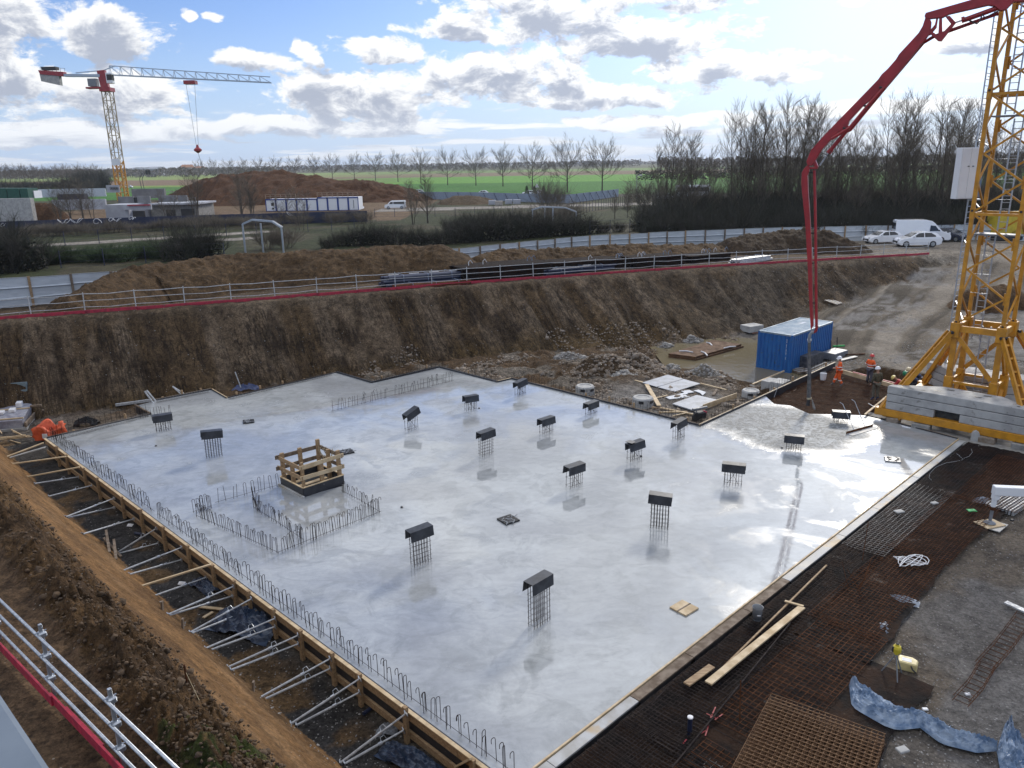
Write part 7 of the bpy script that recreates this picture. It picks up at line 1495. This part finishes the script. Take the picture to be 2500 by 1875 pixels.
# site cabins
CF = mat('cabin_blue_frame', (.02, .06, .28), None, .5)
for i in range(9):
    x0 = 650+i*25.2; yb = 514-.28*i; hi = 0 if i < 5 else 1; p = at(x0, yb+2, GZ); w = 24.4*p.y/F
    c = empty('site_cabin', p, 0, '%s white site cabin with blue frame counted from the left' % NTH[i].replace('nearest', 'first'), 'site cabin', 'row of site cabins'); H_ = 2.75+.25*hi
    MB().box((.06, .04, .05), (w-.06, 5.5, H_-.12)).build('body', WHITE, c)
    for a, q, z0, z1 in ((0, .18, 0, H_), (w-.18, w, 0, H_), (0, w, H_-.28, H_), (0, w, 0, .12)): MB().box((a, -.03, z0), (q, .05, z1)).build('frame', CF, c)
    if i == 0: MB().box((w*.55, -.02, 1.2), (w*.82, .03, 1.9)).build('window', DARKO, c); MB().box((w*.6, -.02, .4), (w*.8, .03, .8)).build('vent', DARKO, c)
    if i == 8: MB().box((w*.48, -.02, .5), (w*.54, .03, 2.3)).build('lettering', GREYPL, c)
    if i not in (3, 4):
        for xx in (.1, w/2, w-.1): MB().tube([(xx, .2, H_), (xx, .2, H_+1.0)], .05, 4).build('guard_post', mat('tan_guard', (.35, .27, .2)), c)
        for z in (.5, 1.0): MB().tube([(0, .2, H_+z), (w, .2, H_+z)], .05, 4).build('guard_bar', mat('tan_guard', (.35, .27, .2)), c)
o = fbox('white_box', 878, 886, 505, 188, 1.5, WHITE, 515); tag(o, 'small white box at the right end of the cabins', 'box')
# far mounds
RSOIL = (.080, .036, .015)
def fsp(lst, Y): return [(py(x, y, Y).x, Y+dy, GZ, py(x, y, Y).z-GZ, w) for x, y, dy, w in lst]
heap('earth_mound', 'huge rust brown earth mound behind the site cabins', fsp([(388, 505, -5, 6), (430, 472, 0, 16), (480, 443, 4, 22), (525, 428, 6, 26), (600, 421, 6, 28), (680, 421, 5, 28), (745, 427, 3, 24), (800, 436, 0, 20), (860, 438, 0, 18), (925, 442, 0, 17), (965, 452, -2, 15), (1010, 474, -6, 12), (1075, 497, -10, 7)], 232), RSOIL, 211, 1.6, 260, 60, 'earth mounds far away', 'earth mound', scale=.22)
heap('earth_mound', 'low grassy brown mound right of the huge mound', fsp([(1060, 492, 0, 5), (1110, 478, 0, 10), (1170, 480, 0, 10), (1225, 494, 0, 5)], 205), (.08, .055, .03), 217, .5, 120, 40, 'earth mounds far away', 'earth mound', scale=.3)
# far hoarding, fences, frames
root = empty('far_hoarding', at(1000, 482, GZ), 0, 'blue grey far hoarding with struts across the middle of the picture', 'hoarding'); rl = root.location.copy(); FH = [at(1000, 486, GZ), at(1180, 489, GZ), at(1290, 494, GZ), at(1390, 497, GZ), at(1510, 480, GZ)]
for a, b_ in zip(FH[:-1], FH[1:]):
    n = max(1, round((b_-a).length/5))
    for i in range(n): p, q = a.lerp(b_, i/n)-rl, a.lerp(b_, (i+1)/n)-rl; MB().bar(p+Vector((0, 0, 1.1)), q+Vector((-.05, 0, 1.1)), .08, 2.1).build('panel', mat('blue_grey_panel', (.25, .30, .38), (.2, .24, .3)), root); MB().tube([p+Vector((0, -.1, 2.1)), p+Vector((.9, -1.6, .1))], .08, 4).build('strut', NAVYH, root)
def post_fence(pts, h, sp_, label, m_=NAVYH, mesh=True):
    P = [at(x, y, GZ) for x, y in pts]; root = empty('wire_fence', P[0], 0, label, 'fence', 'thin wire fences'); r0 = P[0].copy(); t = 0; tot = sum((b-a).length for a, b in zip(P[:-1], P[1:])); L = [tuple(p) for p in P]; k = 0
    while t < tot and k < 95: p = along(L, t)-r0; MB().tube([p, p+Vector((0, 0, h))], .05, 4).build('post', m_, root); t += sp_; k += 1
    for z in (.1, h*.35, h*.65, h-.05): MB().tube([p-r0+Vector((0, 0, z)) for p in P], .012, 3).build('wire', m_, root)
post_fence([(-20, 612), (300, 590), (640, 575), (880, 556)], 1.9, 4.2, 'thin dark wire fence running in front of the scrub at the left'); post_fence([(915, 530), (1100, 528), (1300, 520), (1400, 516)], 1.6, 4.0, 'thin wire fence along the pale far road'); post_fence([(1400, 522), (1470, 512), (1545, 498)], 2.2, 1.5, 'dense dark green fence beside the far path'); post_fence([(150, 655), (400, 640), (560, 632)], 1.8, 4.0, 'dark fence posts in the green hedge bank'); post_fence([(1440, 575), (1640, 566), (1700, 562)], 2.0, 3.0, 'dark fence posts on the grass behind the hoarding')
root = empty('yard_gate', at(1560, 492, GZ), 0, 'dark thin frame gate at the entrance of the far path', 'gate'); r0 = root.location.copy()
for x in (1560, 1594, 1618): p = at(x, 492, GZ)-r0; MB().tube([p, p+Vector((0, 0, 2.3))], .06, 4).build('post', NAVYH, root)
for z in (.3, 2.3): MB().tube([(0, 0, z), at(1618, 492, GZ)-r0+Vector((0, 0, z))], .05, 4).build('bar', NAVYH, root)
def portal(pix, posts, Y, label, r=.13):
    P = [py(x, y, Y) for x, y in pix]; root = empty('metal_portal', Vector((P[0].x, P[0].y, GZ)), 0, label, 'portal frame', 'galvanised portal frames'); r0 = root.location.copy()
    for dy in (0, .45): 
        for a, b_ in zip(P[:-1], P[1:]): MB().bar(a-r0+Vector((0, dy, 0)), b_-r0+Vector((0, dy, 0)), r*1.2, r*1.4).build('roof_beam', GALV, root)
    for x, y, dy in posts: p = py(x, y, Y+dy); MB().bar(Vector((p.x, p.y, GZ-.3))-r0, p-r0, r*1.3, r*1.3).build('post', GALV, root)
portal([(592, 547), (614, 537), (664, 541), (687, 556)], [(592, 547, 0), (687, 556, 0), (636, 545, 3)], 90, 'galvanised portal frame with sloping ends behind the spoil heap'); portal([(1298, 513), (1323, 505), (1380, 507), (1407, 517)], [(1350, 508, 0), (1407, 516, 0), (1300, 513, 0), (1330, 508, 3)], 112, 'second galvanised portal frame sunk among the bushes', .12)
o = empty('street_lamp', at(1553, 492, GZ), 0, 'single thin street lamp before the green field', 'street lamp', 'street lamps'); MB().tube([(0, 0, 0), (0, 0, 6.0), (.7, 0, 6.4)], .08, 5).build('pole', GALVM, o); MB().box((.6, -.15, 6.3), (1.3, .15, 6.5)).build('lamp_head', PAPER, o)
for x, yb, yt, lb in ((243, 465, 422, 'street lamp left of the far crane'), (305, 465, 436, 'street lamp right of the far crane'), (267, 465, 434, 'low street lamp just left of the far crane')):
    p = at(x, yb, GZ); h = (yb-yt)*p.y/F; o = empty('street_lamp', p, 0, lb, 'street lamp', 'street lamps'); MB().tube([(0, 0, 0), (0, 0, h)], .13, 5).build('pole', BLACK, o); MB().box((-1, -.2, h-.2), (1, .2, h)).build('lamp_head', BLACK, o)
for x, lb in ((347, 'left curved traffic signal mast'), (353, 'right curved traffic signal mast')):
    p = at(x, 466, GZ); o = empty('traffic_signal', p, 0, lb, 'traffic light', 'traffic signals'); MB().tube([(0, 0, 0), (-.4, 0, 5.5), (1.2, 0, 8), (3.4, 0, 9)], .14, 5).build('mast', BLACK, o); MB().box((3.0, -.3, 7.4), (4.0, .3, 9.4)).build('signal_head', BLACK, o)
o = empty('road_sign', at(1311, 474, GZ), 0, 'small white triangular road sign by the conifers', 'road sign'); MB().tube([(0, 0, 0), (0, 0, 2.6)], .05, 4).build('pole', GALVM, o); MB().prism([(-.7, 0), (.7, 0), (0, 1.2)], -.03, .03, Matrix.Translation((0, 0, 2.1)) @ Matrix.Rotation(R(90), 4, 'X')).build('plate', PAPER, o)
# farm on the horizon
def house(x0, x1, ye, yr, yb, Y, wm, rm, label, name='farm_building'):
    a, b_ = py(x0, ye, Y), py(x1, ye, Y); zr = py(x0, yr, Y).z; zb = min(GZ, py(x0, yb, Y).z); d = 14; root = empty(name, Vector((a.x, Y, zb)), 0, label, 'farm building', 'farm on the horizon'); ze = a.z-zb; W_ = b_.x-a.x
    MB().box((0, 0, -3), (W_, d, ze)).build('wall', wm, root); zr -= zb; MB().add([(-1, -1, ze), (W_+1, -1, ze), (W_+1, d+1, ze), (-1, d+1, ze), (0, d/2, zr), (W_, d/2, zr)], [(0, 1, 5, 4), (2, 3, 4, 5), (0, 4, 3), (1, 2, 5), (0, 1, 2, 3)]).build('roof', rm, root)
GRF = mat('grey_shed_roof', (.26, .28, .31), (.22, .24, .26)); ORF = mat('orange_tile_roof', (.42, .20, .10), (.36, .17, .09)); PWL = mat('pale_farm_wall', (.42, .38, .34), None)
house(322, 362, 414, 409, 418, 1350, BLOCKW, GRF, 'long grey farm shed on the horizon'); house(362, 382, 412, 407, 418, 1350, WALL, WALL, 'pale gabled farm shed beside the long grey one'); house(382, 397, 413, 407, 418, 1350, WALL, GRF, 'small grey farm shed right of the gabled one'); house(441, 466, 409, 402, 417, 1350, PWL, ORF, 'farmhouse with orange roof on the horizon'); house(475, 494, 410, 406, 417, 1350, PWL, ORF, 'lower farmhouse with orange roof right of the first'); 
for x, w_ in ((333, 8), (344, 6), (362, 8)):
    p = py(x, 405, 1380); p.z = GZ; o = empty('conifer', p, 0, {333: 'left dark conifer above the farm shed', 344: 'middle dark conifer above the farm shed', 362: 'right dark conifer above the farm shed'}[x], 'conifer', 'conifers at the farm'); R_ = random.Random(x); mb = MB()
    for j in range(260): z = 13*R_.random(); r = (1-z/15)*w_*.5*R_.random()**.5; a = R_.random()*6.28; c = Vector((r*math.cos(a), r*math.sin(a), z)); mb.add([c, c+Vector((1.4*math.cos(a), 1.4*math.sin(a), -.6)), c+Vector((.3, .4, 1.3))], [(0, 1, 2)])
    mb.build('crown', mat('dark_conifer', (.03, .04, .03), None), o)

# ================================================================ FAR TOWER CRANE
Yc = 262; mb0 = py(300, 477, Yc); base_c = Vector((mb0.x, Yc, GZ)); fc = empty('far_tower_crane', base_c, 0, 'distant tower crane with white jib, red slewing cab and yellow lower mast', 'tower crane'); zt = py(263, 224, Yc).z-GZ
h = 1.25; L4 = [(-h, -h), (h, -h), (h, h), (-h, h)]; BG = mat('beige_mast', (.36, .30, .20), (.3, .25, .17)); JIB = mat('white_jib_paint', (.42, .50, .60), (.36, .43, .52), .5)
def lattice(z0, z1, m_, nm, w_=.16):
    n = int((z1-z0)/2.5); mb = MB()
    for x, y in L4: mb.bar((x, y, z0), (x, y, z1), w_*1.25, w_*1.25)
    mb.build(nm, m_, fc); mb = MB()
    for k in range(n):
        za, zc = z0+(z1-z0)*k/n, z0+(z1-z0)*(k+1)/n
        for j in range(4): a, b_ = L4[j], L4[(j+1) % 4]; mb.bar((*a, za), (*b_, za), w_*.6, w_*.6); (mb.bar((*a, za), (*b_, zc), w_*.7, w_*.7) if (k+j) % 2 else mb.bar((*b_, za), (*a, zc), w_*.7, w_*.7))
    mb.build(nm.replace('mast', 'bracing'), m_, fc)
lattice(0, 12.5, YEL, 'lower_mast', .28); lattice(12.5, zt, BG, 'upper_mast', .2)
MB().box((-1.4, -1.5, 11.2), (1.4, -1.4, 13.2)).build('sign_board', WHITE, fc)
ja = py(270, 183, Yc); je = py(661, 202, Yc); jb = py(100, 170, Yc); J = lambda p: p-base_c
jl = lambda t, o=0: J(ja.lerp(je, t))+Vector((0, 0, o)); topc = J(py(252, 172, Yc))
MB().box((-1.7, -1.7, zt), (1.7, 1.7, zt+1.2)).build('slewing_ring', REDP, fc); MB().bar((-.4, 0, zt+1), (-.9, 0, topc.z), 2.4, 1.5, up=(0, 1, 0)).build('red_tower_head', REDP, fc, .1)
MB().box((1.2, -2.2, zt+2.3), (3.0, -.4, zt+5.4)).build('operator_cab', WHITE, fc, .1); MB().box((1.5, -2.25, zt+3.2), (3.05, -.6, zt+4.9)).build('cab_window', DARKO, fc); MB().box((-5.2, -1.2, zt+1.6), (-2.6, .8, zt+3.9)).build('machine_box', GREYPL, fc); MB().box((-6.0, -1.4, zt+.9), (-1.5, 1, zt+1.4)).build('red_platform', REDP, fc)
hj = J(py(270, 173, Yc)).z-jl(0).z; n = 15; mb = MB(); br = MB()
for s in (-.9, .9): mb.bar(jl(0)+Vector((0, s, 0)), jl(1)+Vector((0, s, 0)), .22, .28)
mb.build('jib_chord', JIB, fc); MB().bar(jl(0)+Vector((0, 0, 2.7)), jl(1)+Vector((0, 0, 1.7)), .24, .26).build('jib_top_chord', JIB, fc)
for k in range(n):
    a, c = k/n, (k+1)/n; t0 = jl(a)+Vector((0, 0, 2.7-a)); t1 = jl(c)+Vector((0, 0, 2.7-c))
    for s in (-.9, .9): br.bar(jl(a)+Vector((0, s, 0)), t0, .14, .14); br.bar(t0, jl(c)+Vector((0, s, 0)), .13, .13)
    br.bar(jl(a)+Vector((0, -.9, 0)), jl(a)+Vector((0, .9, 0)), .1, .1)
br.build('jib_bracing', JIB, fc)
cj = J(py(246, 185, Yc)); ce = J(py(158, 184, Yc)); MB().bar(cj, ce, 1.6, .8).build('counter_jib', JIB, fc); MB().bar(topc, J(py(185, 178, Yc)), .3, .3).build('stay', JIB, fc); MB().bar(topc, jl(.04, 2.8), .25, .25).build('stay', JIB, fc)
rd = [J(py(97, 172, Yc)), J(py(158, 176, Yc)), J(py(159, 187, Yc)), J(py(102, 182, Yc))]; MB().add([p+Vector((0, s, 0)) for s in (-1, 1) for p in rd], [(0, 1, 2, 3), (4, 7, 6, 5), (0, 1, 5, 4), (1, 2, 6, 5), (2, 3, 7, 6), (3, 0, 4, 7)]).build('red_tail', REDP, fc)
cw = [J(py(100, 181, Yc)), J(py(147, 186, Yc)), J(py(150, 209, Yc)), J(py(104, 199, Yc))]; MB().add([p+Vector((0, s, 0)) for s in (-.8, .8) for p in cw], [(0, 1, 2, 3), (4, 7, 6, 5), (0, 1, 5, 4), (1, 2, 6, 5), (2, 3, 7, 6), (3, 0, 4, 7)]).build('counterweight', CONC, fc)
mb = MB(); mb.tube([J(py(98, 163, Yc)), J(py(158, 167, Yc))], .07, 4)
for k in range(7): a, c = J(py(98+k*10, 163+.6*k, Yc)), J(py(98+k*10, 172+.6*k, Yc)); mb.tube([a, c], .06, 4)
mb.build('tail_railing', GREYPL, fc); MB().box(tuple(J(py(105, 170, Yc))-Vector((0, 1, .2))), tuple(J(py(140, 165, Yc))+Vector((0, 1, .2)))).build('winch', BLACK, fc)
tr = J(py(465, 201, Yc)); MB().box((tr.x-1.8, -1.2, tr.z-.6), (tr.x+1.8, 1.2, tr.z+.5)).build('trolley', REDP, fc); hk = J(py(483, 366, Yc)); hk.y = 0
for a, b_ in ((-1.5, -.3), (1.3, .3)): MB().tube([(tr.x+a, 0, tr.z), (hk.x+b_, 0, hk.z+1)], .055, 4).build('hoist_rope', GREYPL, fc)
MB().lathe([(.2, -1.0), (1.2, -.3), (1.25, .2), (.5, .8), (.3, 1.6)], 12, Matrix.Translation(hk)).build('hook_block', REDP, fc); MB().tube([hk-Vector((0, 0, .9)), (hk.x+.9, 0, J(py(489, 420, Yc)).z)], .06, 4).build('hanging_chain', BLACK, fc)

# ================================================================ VEHICLES
GLASS = mat('dark_glass', (.02, .024, .03), (.03, .034, .04), .08); TYRE = mat('tyre', (.018, .018, .02), (.03, .03, .03), .8); RIM = mat('alloy_rim', (.4, .42, .44), None, .35, .6); DARKC = mat('dark_car_paint', (.018, .022, .04), (.02, .025, .045), .25, coat=.6); LAMP = mat('lamp_glass', (.55, .57, .6), None, .15); TAIL = mat('tail_lamp', (.35, .02, .02), None, .25)
def vehicle(name, p, rz, L, H, W_, body, label, cat, kind, group, sc=1):
    root = empty(name, p, rz, label, cat, group); root.scale = (sc,)*3
    if kind == 'hatch':
        prof = [(.02, .32), (0, .52), (.10, .70), (.5, .84), (1.02, .95), (1.75, 1.36), (2.2, 1.45), (2.9, 1.43), (3.5, 1.32), (3.92, .98), (4.04, .80), (4.02, .35), (3.8, .22), (.2, .22)]; belt, top = .92, 1.45; win = [[(1.28, .97), (1.86, 1.34), (2.30, 1.38), (2.32, .97)], [(2.40, .97), (2.38, 1.38), (3.0, 1.36), (3.42, 1.1), (3.4, 1.0)]]; ws = ((1.08, .97), (1.72, 1.33)); rw = ((3.86, 1.03), (3.52, 1.28)); wh = (.72, 3.2); wr = .31
    elif kind == 'van':
        prof = [(.02, .4), (0, .75), (.15, 1.05), (.95, 1.30), (1.75, 2.15), (2.1, 2.42), (2.7, 2.55), (5.6, 2.55), (5.85, 2.45), (5.9, .4), (5.7, .3), (.2, .3)]; belt, top = 1.3, 2.55; win = [[(1.3, 1.35), (1.72, 1.9), (2.25, 1.95), (2.3, 1.32)]]; ws = ((1.0, 1.33), (1.80, 2.12)); rw = ((5.88, 1.5), (5.86, 2.2)); wh = (1.0, 4.6); wr = .34
    else:
        prof = [(.02, .35), (0, .7), (.15, .95), (.75, 1.15), (1.3, 1.7), (1.7, 1.92), (4.7, 1.92), (4.88, 1.6), (4.9, .4), (4.7, .28), (.2, .28)]; belt, top = 1.12, 1.92; win = [[(1.05, 1.15), (1.4, 1.62), (1.95, 1.65), (1.95, 1.12)], [(2.05, 1.12), (2.05, 1.65), (4.55, 1.65), (4.6, 1.12)]]; ws = ((.82, 1.18), (1.32, 1.66)); rw = ((4.89, 1.15), (4.86, 1.6)); wh = (.85, 3.9); wr = .33
    LX_ = prof and max(q[0] for q in prof); hw = lambda z: W_/2*(1-.20*max(0, (z-belt)/(top-belt)) if z > belt else 1)
    P = [(x-LX_/2, z) for x, z in prof]; n = len(P); v = [(x, -hw(z), z) for x, z in P]+[(x, hw(z), z) for x, z in P]; tri = tessellate_polygon([[Vector((x, z, 0)) for x, z in P]])
    MB().add(v, [(i, (i+1) % n, (i+1) % n+n, i+n) for i in range(n)]+[tuple(t) for t in tri]+[tuple(i+n for i in reversed(t)) for t in tri]).build('body', body, root, .035)
    for s in (-1, 1):
        for w in win: MB().add([(x-LX_/2, s*(hw(z)+.012), z) for x, z in w], [tuple(range(len(w)))]).build('side_window', GLASS, root)
        for x in wh: M = Matrix.Translation((x-LX_/2, s*(W_/2-.10), wr)) @ Matrix.Rotation(R(90), 4, 'X'); w = MB().lathe([(wr*.6, -.11), (wr, -.10), (wr, .10), (wr*.6, .11)], 20, M).build('wheel', TYRE, root); MB().lathe([(.03, -.12), (wr*.62, -.115), (wr*.62, .115), (.03, .12)], 12, M).build('rim', RIM, w)
        MB().box((-LX_/2+.02, s*(W_/2-.32)-.13, belt-.28), (-LX_/2+.2, s*(W_/2-.32)+.13, belt-.14)).build('headlight', LAMP, root, .02); MB().box((LX_/2-.16, s*(W_/2-.16)-.10, belt-.25), (LX_/2+.01, s*(W_/2-.16)+.10, belt-.02)).build('tail_light', TAIL, root, .02)
        MB().box((ws[0][0]-LX_/2+.28, s*(W_/2+.10)-.07, belt+.02), (ws[0][0]-LX_/2+.40, s*(W_/2+.10)+.07, belt+.17)).build('mirror', body if kind == 'hatch' else BLACK, root, .02)
    for q, nm in ((ws, 'windscreen'), (rw, 'rear_window')):
        (x0, z0), (x1, z1) = q; o_ = -.02 if nm == 'windscreen' else .02; MB().add([(x0-LX_/2+o_, -hw(z0)+.1, z0+.015), (x0-LX_/2+o_, hw(z0)-.1, z0+.015), (x1-LX_/2+o_, hw(z1)-.1, z1+.015), (x1-LX_/2+o_, -hw(z1)+.1, z1+.015)], [(0, 1, 2, 3)]).build(nm, GLASS, root)
    MB().box((-LX_/2-.02, -W_*.3, .38), (-LX_/2+.05, W_*.3, .60)).build('grille', BLACK, root); MB().box((-LX_/2-.03, -.26, .34), (-LX_/2-.01, .26, .45)).build('number_plate', PAPER, root); MB().box((LX_/2+.01, -.26, .5), (LX_/2+.03, .26, .62)).build('number_plate', PAPER, root)
    return root
gp = lambda x, y: drop(x, y, 3, .0)
GV_ = 'cars parked at the end of the far bank'
vehicle('parked_van', gp(2245, 591), R(168), 5.9, 2.55, 1.95, WHITEC, 'white high roofed van parked behind the two white cars', 'van', 'van', GV_, 1.03)
vehicle('parked_car', gp(2236, 602), R(-4), 4.05, 1.45, 1.75, WHITEC, 'white hatchback parked in front of the white van', 'car', 'hatch', GV_, 1.12)
vehicle('parked_car', gp(2152, 594), R(8), 4.05, 1.45, 1.75, WHITEC, 'white hatchback farther left, beside the dark spoil heap', 'car', 'hatch', GV_, 1.0)
vehicle('parked_car', gp(2316, 588), R(120), 4.05, 1.45, 1.75, DARKC, 'dark blue car parked right of the white van', 'car', 'hatch', GV_, 1.05)
vehicle('minibus', at(966, 510, GZ), R(3), 4.9, 1.92, 1.9, WHITEC, 'white minibus on the pale far road', 'minibus', 'bus', 'vehicles far away'); vehicle('delivery_van', at(1623, 487, GZ), R(185), 5, 1.92, 1.9, WHITEC, 'white delivery van driving behind the far gate', 'van', 'bus', 'vehicles far away', .9)
for x, y, c, lb in ((1020, 473, WHITEC, 'white car on the far road above the yard, left one'), (1177, 476, WHITEC, 'white car on the far road above the hoarding, right one'), (1290, 476, WHITEC, 'white car half hidden by the far hoarding'), (1312, 475, WHITEC, 'white car next to the road sign'), (315, 459, WHITEC, 'silver car right of the foot of the far crane'), (273, 459, DARKC, 'dark car left of the foot of the far crane')): vehicle('driving_car', at(x, y, GZ), R(rnd.uniform(-6, 6)), 4.05, 1.45, 1.75, c, lb, 'car', 'hatch', 'vehicles far away')
p = at(1690, 482, GZ); o = empty('coach', p, 0, 'long white coach behind the trees', 'coach', 'vehicles far away'); MB().box((-4.5, -1.2, .4), (4.5, 1.2, 3.3)).build('body', WHITEC, o, .15); MB().box((-4.2, -1.23, 1.6), (4.2, 1.23, 2.7)).build('window', GLASS, o)
for x in (-3, 3): MB().lathe([(.3, -.1), (.5, -.1), (.5, .1), (.3, .1)], 14, Matrix.Translation((x, -1.15, .5)) @ Matrix.Rotation(R(90), 4, 'X')).build('wheel', TYRE, o)
# yellow machine seen through the mast
p = gp(2455, 586); YM = mat('machine_yellow', (.55, .42, .03), (.42, .32, .03), .5, 0, 1.5); o = empty('yellow_machine', p, 0, 'big yellow machine body seen through the mast behind the parked cars', 'construction machine'); MB().box((-1.9, -1, .75), (3.2, 1.2, 3.3)).build('body', YM, o, .08); MB().box((-.6, -1.03, 2.85), (.5, -1.0, 3.1)).build('red_plate', RED, o); MB().box((-1.8, -.9, 0), (3, 1.1, .55)).build('undercarriage', BLACK, o, .1); MB().bar((0, -1.1, 1.0), (3.2, -1.1, 2.5), .12, .15).build('boom_arm', mat('machine_dark_yellow', (.35, .24, .02)), o); MB().box((-1.5, -1.02, 1.2), (-1.1, -1.0, 2.3)).build('rib', YM, o)  # boom arm in a darker yellow than the body
# material piles of the far yard
for x, y, lb in ((1202, 500, 'pallet of pale blocks in the far yard, left one'), (1218, 502, 'small crate in the far yard beside the pale blocks'), (1242, 498, 'white wrapped pallet in the far yard'), (1262, 498, 'wide white wrapped pallet at the end of the far yard')):
    p = at(x, y, GZ); o = MB().box((-.9, -.6, 0), (.9, .6, 1.1)).build('block_pallet', WALL if x != 1218 else PWL, None, .06); o.location = p; tag(o, lb, 'pallet', 'pallets in the far yard')

# ================================================================ HAZE (air between here and the horizon)
m = bpy.data.materials.new('haze_air'); m.use_nodes = True; t = m.node_tree; t.nodes.clear(); o_ = t.nodes.new('ShaderNodeOutputMaterial'); v_ = t.nodes.new('ShaderNodeVolumePrincipled')
v_.inputs['Color'].default_value = (.80, .88, 1.0, 1); v_.inputs['Density'].default_value = .0001; v_.inputs['Anisotropy'].default_value = .3; t.links.new(v_.outputs[0], o_.inputs['Volume'])
HB = MB().box((-9500, -60, -4), (9500, 9400, 70)).build('haze', m); HB['kind'] = 'stuff'
S.cycles.volume_bounces = 0
